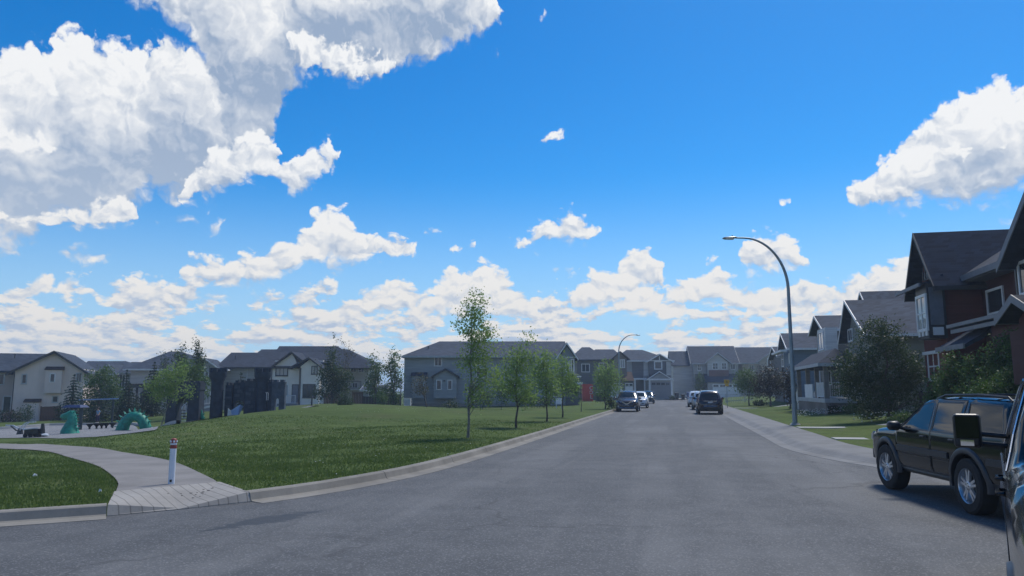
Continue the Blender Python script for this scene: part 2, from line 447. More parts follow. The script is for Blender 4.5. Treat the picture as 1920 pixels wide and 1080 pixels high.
def np_mesh(name, V, Fq, mats, parent=None, mi=None, smooth=False, k=4):
    """fast mesh from numpy arrays, every face with k corners"""
    me = bpy.data.meshes.new(name)
    V = np.asarray(V, np.float32); Fq = np.asarray(Fq, np.int32)
    me.vertices.add(len(V)); me.vertices.foreach_set('co', V.ravel())
    me.loops.add(Fq.size); me.loops.foreach_set('vertex_index', Fq.ravel())
    me.polygons.add(len(Fq)); me.polygons.foreach_set('loop_start', np.arange(0, Fq.size, k, dtype=np.int32))
    for m in (mats if isinstance(mats, (list, tuple)) else [mats]): me.materials.append(m)
    if mi is not None: me.polygons.foreach_set('material_index', np.asarray(mi, np.int32))
    me.update(calc_edges=True); me.validate()
    if smooth: me.polygons.foreach_set('use_smooth', [True]*len(me.polygons))
    o = bpy.data.objects.new(name, me); COL.objects.link(o)
    if parent is not None: o.parent = parent
    return o

def inpoly(X, Y, poly):
    X = np.asarray(X); Y = np.asarray(Y); c = np.zeros(X.shape, bool); n = len(poly)
    for i in range(n):
        x0, y0 = poly[i][0], poly[i][1]; x1, y1 = poly[(i+1) % n][0], poly[(i+1) % n][1]
        cond = ((y0 > Y) != (y1 > Y)) & (X < (x1-x0)*(Y-y0)/((y1-y0) + 1e-12) + x0)
        c ^= cond
    return c
def region(name, poly, zf, mat, step=1.0, kind='structure', sides=0.0, parent=None):
    """filled ground polygon draped on zf(x,y); sides: skirt depth"""
    dense = []
    n = len(poly)
    for i in range(n):
        a = Vector(poly[i][:2]); b = Vector(poly[(i+1) % n][:2]); L = (b-a).length
        m = max(1, int(L/step))
        for k in range(m): dense.append(a.lerp(b, k/m))
    xs = [p.x for p in dense]; ys = [p.y for p in dense]
    gx = np.arange(min(xs)+step/2, max(xs), step); gy = np.arange(min(ys)+step/2, max(ys), step)
    GX, GY = np.meshgrid(gx, gy); GX = GX.ravel(); GY = GY.ravel()
    k = inpoly(GX, GY, [(p.x, p.y) for p in dense])
    GX, GY = GX[k], GY[k]
    # drop inner points too near the rim
    D2 = np.array([[p.x, p.y] for p in dense])
    if len(GX):
        keep = np.ones(len(GX), bool)
        for c0 in range(0, len(GX), 4000):
            dd = ((GX[c0:c0+4000, None]-D2[:, 0])**2 + (GY[c0:c0+4000, None]-D2[:, 1])**2).min(1)
            keep[c0:c0+4000] = dd > (0.35*step)**2
        GX, GY = GX[keep], GY[keep]
    pts = dense + [Vector((a, b)) for a, b in zip(GX, GY)]
    ne = len(dense)
    r = delaunay_2d_cdt(pts, [], [list(range(ne))], 1, 1e-5)
    vo, fo = r[0], r[2]
    X = np.array([p.x for p in vo]); Y = np.array([p.y for p in vo]); Z = zf(X, Y)
    mb = MB(); mb.v = [(float(a), float(b), float(c)) for a, b, c in zip(X, Y, Z)]
    mb.f = [tuple(f) for f in fo]; mb.mi = [0]*len(fo)
    if sides:
        o0 = len(mb.v)
        rim = [(p.x, p.y) for p in dense]; z = zf(np.array([p[0] for p in rim]), np.array([p[1] for p in rim]))
        for (q, zz) in zip(rim, z): mb.v.append((q[0], q[1], float(zz)))
        for (q, zz) in zip(rim, z): mb.v.append((q[0], q[1], float(zz)-sides))
        m = len(rim)
        for i in range(m):
            j = (i+1) % m; mb.f.append((o0+i, o0+j, o0+m+j, o0+m+i)); mb.mi.append(0)
    o = mb.build(name, mat, parent, smooth=not sides, fixn=False)
    me = o.data
    # normals up
    bm = bmesh.new(); bm.from_mesh(me)
    for f in bm.faces:
        f.normal_update()
        if f.normal.z < -0.2: f.normal_flip()
    bm.to_mesh(me); bm.free()
    if kind: tag(o, kind=kind)
    return o

# ================================================================ materials
MATS = {}
def base(name):
    m = bpy.data.materials.new(name); m.use_nodes = True
    t = m.node_tree; t.nodes.clear(); n = NT(t)
    out = n.new('ShaderNodeOutputMaterial'); b = n.new('ShaderNodeBsdfPrincipled')
    t.links.new(b.outputs[0], out.inputs[0]); MATS[name] = m
    return m, n, b, out
def setp(n, b, color=None, rough=None, metal=None, spec=None, coat=None, trans=None, ior=None):
    for k, v in (('Base Color', color), ('Roughness', rough), ('Metallic', metal), ('Specular IOR Level', spec), ('Coat Weight', coat), ('Transmission Weight', trans), ('IOR', ior)):
        if v is None: continue
        if isinstance(v, (tuple, list)): v = tuple(v) + ((1,) if len(v) == 3 else ())
        n.put(b.inputs[k], v)
def bump(n, b, h, strength=0.3, dist=0.02):
    x = n.new('ShaderNodeBump'); x.inputs['Strength'].default_value = strength; x.inputs['Distance'].default_value = dist
    n.put(x.inputs['Height'], h); n.put(b.inputs['Normal'], x.outputs[0])
def mul(c, k): return tuple(min(1, max(0, x*k)) for x in c)
def plain(name, c, rough=0.6, metal=0.0, var=0.12, sc=3.0, coat=None, spec=None, bmp=0.0):
    m, n, b, o = base(name)
    tc = n.new('ShaderNodeTexCoord').outputs['Object']
    f = n.noise(tc, sc, 5, 0.6)
    col = n.mix(n.ramp(f, 0.3, 0.7), mul(c, 1-var), mul(c, 1+var))
    setp(n, b, col, rough, metal, spec, coat)
    if bmp: bump(n, b, n.noise(tc, sc*14, 3, 0.6), bmp, 0.01)
    return m
def coords(n, kind='Object'): return n.new('ShaderNodeTexCoord').outputs[kind]
def siding(name, c, pitch=0.11, rough=0.65, var=0.10):
    """horizontal lapped boards"""
    m, n, b, o = base(name)
    tc = coords(n); s = n.xyz(tc)
    z = n.m('FRACT', n.m('MULTIPLY', s[2], 1/pitch))
    row = n.m('FLOOR', n.m('MULTIPLY', s[2], 1/pitch))
    rnd = n.noise(n.comb(n.m('MULTIPLY', s[0], 0.15), n.m('MULTIPLY', s[1], 0.15), row), 1.7, 2)
    dirt = n.noise(tc, 0.6, 4, 0.6)
    col = n.mix(n.ramp(rnd, 0.35, 0.65), mul(c, 1-var), mul(c, 1+var))
    col = n.mix(n.ramp(dirt, 0.35, 0.75, 0, 0.25), col, mul(c, 0.7))
    gap = n.ramp(z, 0.0, 0.10, 1, 0)
    col = n.mix(n.m('MULTIPLY', gap, 0.55), col, mul(c, 0.35))
    setp(n, b, col, rough, 0, 0.3)
    bump(n, b, z, 0.5, 0.012)
    return m
def stucco(name, c, var=0.08):
    m, n, b, o = base(name)
    tc = coords(n)
    a = n.noise(tc, 0.35, 4, 0.6); g = n.noise(tc, 30, 3, 0.6)
    s = n.xyz(tc)
    streak = n.noise(n.comb(n.m('MULTIPLY', s[0], 3.0), n.m('MULTIPLY', s[1], 3.0), n.m('MULTIPLY', s[2], 0.25)), 1.0, 3)
    col = n.mix(n.ramp(a, 0.3, 0.7), mul(c, 1-var), mul(c, 1+var))
    col = n.mix(n.ramp(streak, 0.5, 0.8, 0, 0.25), col, mul(c, 0.75))
    setp(n, b, col, 0.85, 0, 0.2); bump(n, b, g, 0.4, 0.008)
    return m
def shingle(name, c):
    m, n, b, o = base(name)
    tc = coords(n); s = n.xyz(tc)
    zr = n.m('MULTIPLY', s[2], 8.0)
    row = n.m('FLOOR', zr); fr = n.m('FRACT', zr)
    xx = n.m('ADD', n.m('MULTIPLY', n.m('ADD', s[0], s[1]), 3.0), n.m('MULTIPLY', row, 0.5))
    cell = n.new('ShaderNodeTexWhiteNoise', noise_dimensions='2D'); n.put(cell.inputs['Vector'], n.comb(n.m('FLOOR', xx), row))
    big = n.noise(tc, 0.4, 4, 0.6)
    col = n.mix(cell.outputs['Value'], mul(c, 0.72), mul(c, 1.3))
    col = n.mix(n.ramp(big, 0.3, 0.75, 0, 0.35), col, mul(c, 0.6))
    col = n.mix(n.ramp(fr, 0, 0.14, 0.6, 0), col, mul(c, 0.3))
    setp(n, b, col, 0.9, 0, 0.25); bump(n, b, fr, 0.5, 0.015)
    return m
def asphalt():
    m, n, b, o = base('asphalt')
    tc = coords(n)
    big = n.noise(tc, 0.16, 5, 0.62); mid = n.noise(tc, 1.1, 5, 0.65)
    # lengthwise wear along the street
    s = n.xyz(tc)
    tt = n.m('ADD', n.m('MULTIPLY', s[0], NV.x), n.m('MULTIPLY', s[1], NV.y))
    ss = n.m('ADD', n.m('MULTIPLY', s[0], DV.x), n.m('MULTIPLY', s[1], DV.y))
    lane = n.noise(n.comb(n.m('MULTIPLY', tt, 0.75), n.m('MULTIPLY', ss, 0.045)), 1.0, 4, 0.55, 0.3)
    sp = n.voro(tc, 58, 0, feat='F1', out='Color'); spv = n.xyz(sp)[0]
    sp2 = n.noise(tc, 38, 3, 0.75)
    c = n.mix(n.ramp(big, 0.38, 0.62), (0.085, 0.089, 0.092), (0.138, 0.142, 0.144))
    c = n.mix(n.ramp(lane, 0.42, 0.56, 0, 0.8), c, (0.068, 0.073, 0.078))
    c = n.mix(n.ramp(mid, 0.35, 0.75, 0, 0.4), c, (0.158, 0.162, 0.165))
    c = n.mix(n.ramp(spv, 0.72, 1.0, 0, 0.5), c, (0.27, 0.275, 0.28))
    c = n.mix(n.ramp(sp2, 0.45, 0.75, 0, 0.55), c, (0.042, 0.046, 0.052))
    # damp stain near the crossing and a few thin cracks
    cx, cy = G(500, 975).x, G(500, 975).y
    dd = n.v('SUBTRACT', tc, (cx, cy, 0)); rot = n.new('ShaderNodeVectorRotate', rotation_type='Z_AXIS')
    n.put(rot.inputs['Vector'], dd); rot.inputs['Angle'].default_value = -STAIN_ANG
    q = n.xyz(rot.outputs[0])
    e = n.m('ADD', n.m('ABSOLUTE', n.m('MULTIPLY', q[0], 1/1.1)), n.m('ABSOLUTE', n.m('MULTIPLY', q[1], 1/0.33)))
    e = n.m('ADD', e, n.m('MULTIPLY_ADD', n.noise(tc, 5.5, 5, 0.6), 2.2, -1.1))
    st = n.ramp(e, 0.85, 0.97, 1, 0)
    c = n.mix(n.m('MULTIPLY', st, 0.92), c, (0.026, 0.030, 0.036))
    wv = n.v('ADD', tc, n.v('MULTIPLY_ADD', n.noise(tc, 0.8, 4, 0.6, col=True), (1.6, 1.6, 0), (-0.8, -0.8, 0)))
    cr = n.voro(wv, 0.17, 0, feat='DISTANCE_TO_EDGE')
    c = n.mix(n.m('MULTIPLY', n.ramp(cr, 0.0, 0.010, 0.45, 0), n.ramp(big, 0.35, 0.6)), c, (0.03, 0.03, 0.033))
    setp(n, b, c, n.ramp(st, 0, 1, 0.82, 0.6), 0, 0.35)
    bump(n, b, n.m('ADD', sp2, spv), 0.55, 0.006)
    return m
def concrete(name, c, joints=None, var=0.12, bn=0.35):
    m, n, b, o = base(name)
    tc = coords(n)
    a = n.noise(tc, 0.9, 5, 0.65); g = n.noise(tc, 24, 4, 0.7)
    col = n.mix(n.ramp(a, 0.3, 0.7), mul(c, 1-var), mul(c, 1+var))
    col = n.mix(n.ramp(g, 0.5, 0.8, 0, 0.35), col, mul(c, 0.6))
    if joints:
        ox, oy, ang, sp, wd = joints
        rot = n.new('ShaderNodeVectorRotate', rotation_type='Z_AXIS')
        n.put(rot.inputs['Vector'], n.v('SUBTRACT', tc, (ox, oy, 0))); rot.inputs['Angle'].default_value = ang
        q = n.xyz(rot.outputs[0])
        f = n.m('ABSOLUTE', n.m('SUBTRACT', n.m('FRACT', n.m('MULTIPLY', q[0], 1/sp)), 0.5))
        col = n.mix(n.ramp(f, 0.5-wd/sp, 0.5-wd/sp*0.4, 0, 0.55), col, mul(c, 0.25))
    setp(n, b, col, 0.85, 0, 0.25); bump(n, b, g, bn, 0.006)
    return m
def grass_ground(name='grass_ground'):
    m, n, b, o = base(name)
    tc = coords(n)
    big = n.noise(tc, 0.11, 4, 0.6); mid = n.noise(tc, 0.9, 5, 0.65); fin = n.noise(tc, 11, 4, 0.75)
    s = n.xyz(tc)
    mow = n.noise(n.comb(n.m('MULTIPLY', s[0], 0.22), n.m('MULTIPLY', s[1], 1.5)), 1.0, 4, 0.6)
    c = n.mix(n.ramp(big, 0.3, 0.7), (0.070, 0.106, 0.026), (0.116, 0.158, 0.042))
    c = n.mix(n.ramp(mow, 0.4, 0.65, 0, 0.55), c, (0.105, 0.150, 0.046))
    c = n.mix(n.ramp(mid, 0.4, 0.75, 0, 0.6), c, (0.044, 0.078, 0.021))
    c = n.mix(n.ramp(fin, 0.42, 0.72, 0, 0.7), c, (0.030, 0.056, 0.016))
    dry = n.m('MULTIPLY', n.ramp(n.noise(tc, 0.20, 5, 0.7), 0.50, 0.66), n.ramp(fin, 0.3, 0.6))
    c = n.mix(n.m('MULTIPLY', dry, 0.5), c, (0.11, 0.10, 0.050))
    setp(n, b, c, 0.95, 0, 0.1); bump(n, b, fin, 0.9, 0.05)
    return m
def gravel():
    m, n, b, o = base('pea_gravel')
    tc = coords(n)
    v = n.xyz(n.voro(tc, 22, 0, out='Color'))[0]; a = n.noise(tc, 0.4, 5, 0.65)
    c = n.mix(v, (0.10, 0.11, 0.12), (0.36, 0.36, 0.37))
    c = n.mix(n.ramp(a, 0.4, 0.7, 0, 0.45), c, (0.15, 0.155, 0.165))
    setp(n, b, c, 0.9, 0, 0.2); bump(n, b, v, 0.6, 0.02)
    return m
def glass(name='window_glass', tint=(0.02, 0.028, 0.036), rough=0.04, curtain=0.0):
    m, n, b, o = base(name)
    tc = coords(n)
    w = n.noise(tc, 1.3, 3, 0.5)
    c = n.mix(n.ramp(w, 0.35, 0.65), tint, mul(tint, 1.8))
    if curtain: c = n.mix(curtain, c, (0.62, 0.62, 0.60))
    setp(n, b, c, rough, 0, 0.55)
    bump(n, b, n.noise(tc, 0.9, 2, 0.5), 0.05, 0.02)
    return m
def paint(name, c, flake=0.0, rough=0.28, coat=0.8, dirt=1.0):
    m, n, b, o = base(name)
    tc = coords(n)
    d = n.noise(tc, 2.2, 5, 0.7); s = n.xyz(tc)
    low = n.ramp(s[2], 0.35, 0.75, 0.55, 0.0)
    dust = n.m('MULTIPLY', n.ramp(d, 0.35, 0.7), n.m('MULTIPLY', n.m('ADD', low, 0.06), dirt))
    col = n.mix(dust, c, (0.13, 0.125, 0.12))
    setp(n, b, col, n.m('ADD', rough, n.m('MULTIPLY', dust, 0.5)), flake, 0.35, n.m('SUBTRACT', coat, n.m('MULTIPLY', dust, 0.8)))
    b.inputs['Coat Roughness'].default_value = 0.04
    return m
def leaf(name, c, c2, tr=0.35):
    m = bpy.data.materials.new(name); m.use_nodes = True
    t = m.node_tree; t.nodes.clear(); n = NT(t); MATS[name] = m
    out = n.new('ShaderNodeOutputMaterial')
    tc = coords(n); geo = n.new('ShaderNodeNewGeometry')
    f = n.noise(tc, 1.6, 3, 0.6)
    col = n.mix(n.ramp(f, 0.35, 0.65), c, c2)
    col = n.mix(n.m('MULTIPLY', geo.outputs['Random Per Island'], 0.55), col, mul(c2, 1.45))
    d = n.new('ShaderNodeBsdfPrincipled'); n.put(d.inputs['Base Color'], col); d.inputs['Roughness'].default_value = 0.55
    d.inputs['Specular IOR Level'].default_value = 0.3
    tl = n.new('ShaderNodeBsdfTranslucent'); n.put(tl.inputs['Color'], n.mix(0.5, col, (0.10, 0.16, 0.03)))
    mx = n.new('ShaderNodeMixShader'); mx.inputs[0].default_value = tr
    t.links.new(d.outputs[0], mx.inputs[1]); t.links.new(tl.outputs[0], mx.inputs[2]); t.links.new(mx.outputs[0], out.inputs[0])
    return m
_a = G(395, 992); _b = G(598, 958)
STAIN_ANG = math.atan2(_b.y-_a.y, _b.x-_a.x)
M_ASPH = asphalt()
M_GRASS = grass_ground()
M_GRAVEL = gravel()
M_KERB = concrete('kerb_concrete', (0.235, 0.222, 0.196), None, 0.2)
M_WALK = concrete('sidewalk_concrete', (0.195, 0.197, 0.196), None, 0.14)
M_PATH = concrete('path_concrete', (0.215, 0.205, 0.195), None, 0.16)
M_SLAB = concrete('slab_concrete', (0.42, 0.42, 0.41), None, 0.10)
M_GLASS = glass()
M_GLASSC = glass('curtained_glass', curtain=0.55)
M_WHITE = plain('white_trim', (0.70, 0.71, 0.72), 0.5, var=0.06)
M_GREYTRIM = plain('grey_trim', (0.40, 0.42, 0.44), 0.55)
M_TRIM2 = plain('slate_trim', (0.15, 0.16, 0.185), 0.55)
M_DARKTRIM = plain('dark_trim', (0.035, 0.034, 0.036), 0.5)
M_SHING = shingle('shingles_slate', (0.048, 0.064, 0.092))
M_SHING2 = shingle('shingles_charcoal', (0.030, 0.041, 0.064))
M_BARK = plain('bark', (0.085, 0.072, 0.060), 0.9, var=0.35, sc=9, bmp=0.5)
M_BARKP = plain('pale_bark', (0.17, 0.165, 0.15), 0.85, var=0.35, sc=7, bmp=0.4)
M_RUBBER = plain('rubber', (0.016, 0.016, 0.017), 0.85, var=0.2, sc=10)
M_BLACKP = plain('black_plastic', (0.018, 0.019, 0.021), 0.45, var=0.15)
M_CHROME = plain('chrome', (0.75, 0.76, 0.78), 0.16, 1.0, var=0.03)
M_ALU = plain('alloy', (0.62, 0.63, 0.65), 0.32, 0.75, var=0.05)
M_GALV = plain('galvanised_steel', (0.24, 0.30, 0.34), 0.45, 0.45, var=0.14, sc=2)
M_WOOD = siding('stained_fence_boards', (0.115, 0.060, 0.042), 0.30)
# ================================================================ roads, kerbs, paths, lawns
road_poly = [tuple(p) for p in LK] + [tuple(p) for p in reversed(RK[:-1])]
region('road', road_poly, lambda X, Y: X*0.0, M_ASPH, 3.0)
# ---- apron of the park path (kerb is dropped here)
AP0, AP1 = xy(G(150,972)), xy(G(492,938))
def near_i(line, p): return min(range(len(line)), key=lambda i: (line[i]-Vector(p)).length)
ia, ib = near_i(LK, AP0), near_i(LK, AP1)
def sweep(name, line, prof, mat, seg_len=2.9, gap=0.018, side=1, skip=None):
    """kerb: profile (offset to the park side, z) swept in cast lengths with open joints"""
    mb = MB(); acc = 0.0; run = []
    def flush(run):
        if len(run) < 2: return
        t0 = (run[1]-run[0]).normalized(); t1 = (run[-1]-run[-2]).normalized()
        rr = [run[0]+t0*gap/2] + run[1:-1] + [run[-1]-t1*gap/2]
        rows = [offset(rr, side*o) for o, z in prof]
        n = len(rr); m = len(prof); vs = []; fs = []
        for j in range(m):
            for i in range(n): vs.append((rows[j][i].x, rows[j][i].y, prof[j][1]))
        for j in range(m):
            j2 = (j+1) % m
            for i in range(n-1): fs.append((j*n+i, j*n+i+1, j2*n+i+1, j2*n+i))
        fs.append(tuple(j*n for j in range(m))); fs.append(tuple(j*n+n-1 for j in range(m)))
        mb.add(vs, fs)
    for i, p in enumerate(line):
        if skip and skip[0] < i < skip[1]:
            if run: flush(run); run = []
            acc = 0; continue
        if run: acc += (p-run[-1]).length
        run.append(p)
        if acc >= seg_len: flush(run); run = [p]; acc = 0
    flush(run)
    o = mb.build(name, mat); tag(o, kind='structure'); return o
near = [i for i, p in enumerate(LK) if p.x > -40][0]
kerb_prof = [(-0.30,-0.05),(-0.30,0.006),(-0.03,0.012),(0.0,0.03),(0.045,0.135),(0.075,0.152),(0.20,0.156),(0.20,-0.05)]
sweep('kerb', LK[near:], kerb_prof, M_KERB, skip=(ia-near, ib-near))
LKo = offset(LK, 0.19)
walk_o = offset(RK, -1.52)
r0 = [i for i, p in enumerate(RK) if p.x > -40][0]
roll_prof = [(-0.35,-0.05),(-0.35,0.006),(0.0,0.012),(0.10,0.05),(0.24,0.115),(0.34,0.140),(0.95,0.15),(1.52,0.156),(1.52,-0.05)]
sweep('sidewalk', RK[r0:], [(a, z) for a, z in roll_prof], M_WALK, seg_len=1.6, gap=0.014, side=-1)
# ---- lawns
def og(u, v): return xy(onground(u, v))
C0 = Vector((0, 60)); RR = 172.0
def arc(a, b, n):
    a = Vector(a)-C0; b = Vector(b)-C0
    t0 = math.atan2(a.y, a.x); t1 = math.atan2(b.y, b.x)
    return t0, t1
pa = LKo[0]; pb = LKo[-1]
top = C0 + Vector((math.sin(0.2), math.cos(0.2)))*RR
t0 = math.atan2(top.y-C0.y, top.x-C0.x); t1 = math.atan2(pa.y-C0.y, pa.x-C0.x)
if t1 < 0: t1 += 2*math.pi
blp, brp = Vector(og(214,928)), Vector(og(412,909))
Lpoly = [tuple(p) for p in LKo[:ia+1]] + [tuple(blp), tuple(brp)] + [tuple(p) for p in LKo[ib:]] + [tuple(top)] + [(C0.x+RR*math.cos(t0+(t1-t0)*k/24), C0.y+RR*math.sin(t0+(t1-t0)*k/24)) for k in range(1, 24)]
region('lawn', Lpoly, Hn, M_GRASS, 2.1, sides=0.3)
q0 = walk_o[0]
t2 = math.atan2(q0.y-C0.y, q0.x-C0.x)
if t2 > 0: t2 -= 2*math.pi
Rpoly = [tuple(p) for p in walk_o] + [tuple(pb)] + [tuple(top)] + [(C0.x+RR*math.cos(t0+(t2-t0)*k/30), C0.y+RR*math.sin(t0+(t2-t0)*k/30)) for k in range(1, 30)]
region('lawn', Rpoly, Hn, M_GRASS, 2.6, sides=0.3)
# the land beyond, out to the horizon
mb = MB(); seg = 64
rs = [165, 400, 1200, 9000]
for r in rs:
    for k in range(seg):
        a = 2*math.pi*k/seg; mb.v.append((C0.x+r*math.cos(a), C0.y+r*math.sin(a), -0.36))
for i in range(len(rs)-1):
    for k in range(seg):
        mb.f.append((i*seg+k, i*seg+(k+1)%seg, (i+1)*seg+(k+1)%seg, (i+1)*seg+k)); mb.mi.append(0)
tag(mb.build('ground', M_GRASS), kind='structure')
# ---- park path, playground gravel
def og(u, v): return xy(onground(u, v))
path_up = catmull([og(-260,829),og(-120,830.5),og(0,832.5),og(100,835),og(200,843.5),og(300,862),og(380,893),og(408,908)], 0.6)
path_lo = catmull([og(-260,837),og(-120,839),og(0,842),(og(60,845)),og(110,853),og(170,871),og(207,893),og(222,911),og(217,926)], 0.6)
region('path', [tuple(p) for p in path_up]+[tuple(p) for p in reversed(path_lo)], lambda X, Y: Hn(X, Y)+0.026, M_PATH, 0.9)
gr = catmull([og(-230,830),og(-100,825.5),og(0,822.5),og(100,822.5),og(180,820),og(240,814),og(290,807.5),(-19.5,43.5),(-15.5,48.5),(-14.3,56),(-17,63),og(330,795.5),og(240,797),og(130,797.5),og(60,801),og(0,806),og(-120,812),og(-230,818)], 1.2)
region('gravel', [tuple(p) for p in gr], lambda X, Y: Hn(X, Y)+0.028, M_GRAVEL, 1.3)
# pale timber edging behind the gravel
mb = MB()
eb = catmull([og(-230,818),og(-120,812),og(0,806),og(60,801),og(130,797.5),og(240,797),og(330,795.5)], 1.0)
ebo = offset(eb, 0.22); vs = []; fs = []
for i, p in enumerate(eb):
    h = H(p.x, p.y); q = ebo[i]
    vs += [(p.x,p.y,h-.1),(p.x,p.y,h+.2),(q.x,q.y,h+.2),(q.x,q.y,h-.1)]
for i in range(len(eb)-1):
    for k in range(3): fs.append((i*4+k, i*4+k+1, i*4+5+k, i*4+4+k))
mb.add(vs, fs); tag(mb.build('playground_border', M_SLAB), kind='structure')
# ---- ribbed apron: a sloping slab let into the kerb line
mb = MB()
N_ = ib-ia; fr = [LK[ia+i] for i in range(N_+1)]
bl, br = Vector(og(214,928)), Vector(og(412,909))
ang_ap = math.atan2((fr[-1]-fr[0]).y, (fr[-1]-fr[0]).x)
M_APRON = concrete('apron_concrete', (0.32, 0.305, 0.28), (fr[0].x, fr[0].y, -ang_ap, 0.155, 0.012), 0.16, 0.4)
vs = []; fs = []
for i in range(N_+1):
    k = i/N_; kk = min(1, max(0, (k-0.20)/0.60)); b_ = bl.lerp(br, kk); f_ = fr[i]
    # at both ends the slab meets the full kerb
    e = min(1, max(0, min(k, 1-k)/0.20)); zf_ = 0.15*(1-e)+0.012*e
    inner = f_ + (b_-f_).normalized()*0.07
    vs += [(f_.x, f_.y, -0.05), (f_.x, f_.y, 0.012), (inner.x, inner.y, max(zf_, .02)), (b_.x, b_.y, H(b_.x, b_.y)+0.035), (b_.x, b_.y, -0.05)]
for i in range(N_):
    for k in range(4): fs.append((i*5+k, i*5+5+k, i*5+6+k, i*5+1+k))
mb.add(vs, fs); tag(mb.build('apron', M_APRON), kind='structure')
# blown grit and dirt lying on the ribbed slab
M_DIRT = plain('dirt', (0.035, 0.033, 0.030), 0.95, var=0.3, sc=20)
mb = MB(); rr = random.Random(3)
for c in ((0.36,0.60,.03),(0.74,0.52,.12),(0.90,0.38,.20),(1.0,0.62,.25),(1.05,0.45,.2)):
    f_ = fr[0].lerp(fr[-1], 0.18+0.66*c[0]); b_ = bl.lerp(br, c[0])
    for j in range(12 if c[0] > .68 else 5):
        k = c[1]+rr.gauss(0, .10); w = rr.gauss(0, c[2]*1.1)
        p = f_.lerp(b_, min(.97, max(.12, k))) + (fr[-1]-fr[0]).normalized()*w
        z = 0.02+(0.165)*min(1, max(0, k))+0.010; s = rr.uniform(.006, .018)
        mb.ball((p.x, p.y, z), (s*1.6, s*.55, .004), 6, 4)
tag(mb.build('dirt', M_DIRT), 'dark grit and dried mud scattered over the ribbed concrete apron', 'dirt', kind='stuff')
# ---- walkways across the right hand lawns and drives at the far end
for (u, v, w, t_end) in ((1480,801.5,0.95,10.4),(1535,822,0.9,10.0),(1412,765.5,1.1,10.6)):
    g0 = G(u, v, 0.16); s_, t_ = st(g0)
    p4 = [R(s_-w/2,5.05),R(s_-w/2,t_end),R(s_+w/2,t_end),R(s_+w/2,5.05)]
    region('walkway', [xy(p) for p in p4], lambda X, Y: Hn(X, Y)+0.03, M_SLAB, 0.9, sides=0.05)
for (s0, s1, tA, tB) in ((SEND-13.5, SEND-7.5, -14, -5.35),):
    region('driveway', [xy(R(s0,tA)), xy(R(s1,tA)), xy(R(s1,tB)), xy(R(s0,tB))], lambda X, Y: Hn(X, Y)+0.035, M_SLAB, 2.0)
pd = [xy(R(SEND-0.5,-3.4)), xy(R(SEND+8.5,-4.0)), xy(R(SEND+8.5,9)), xy(R(SEND-0.5,2.2))]
region('driveway', pd, lambda X, Y: Hn(X, Y)+0.05, M_SLAB, 2.0)
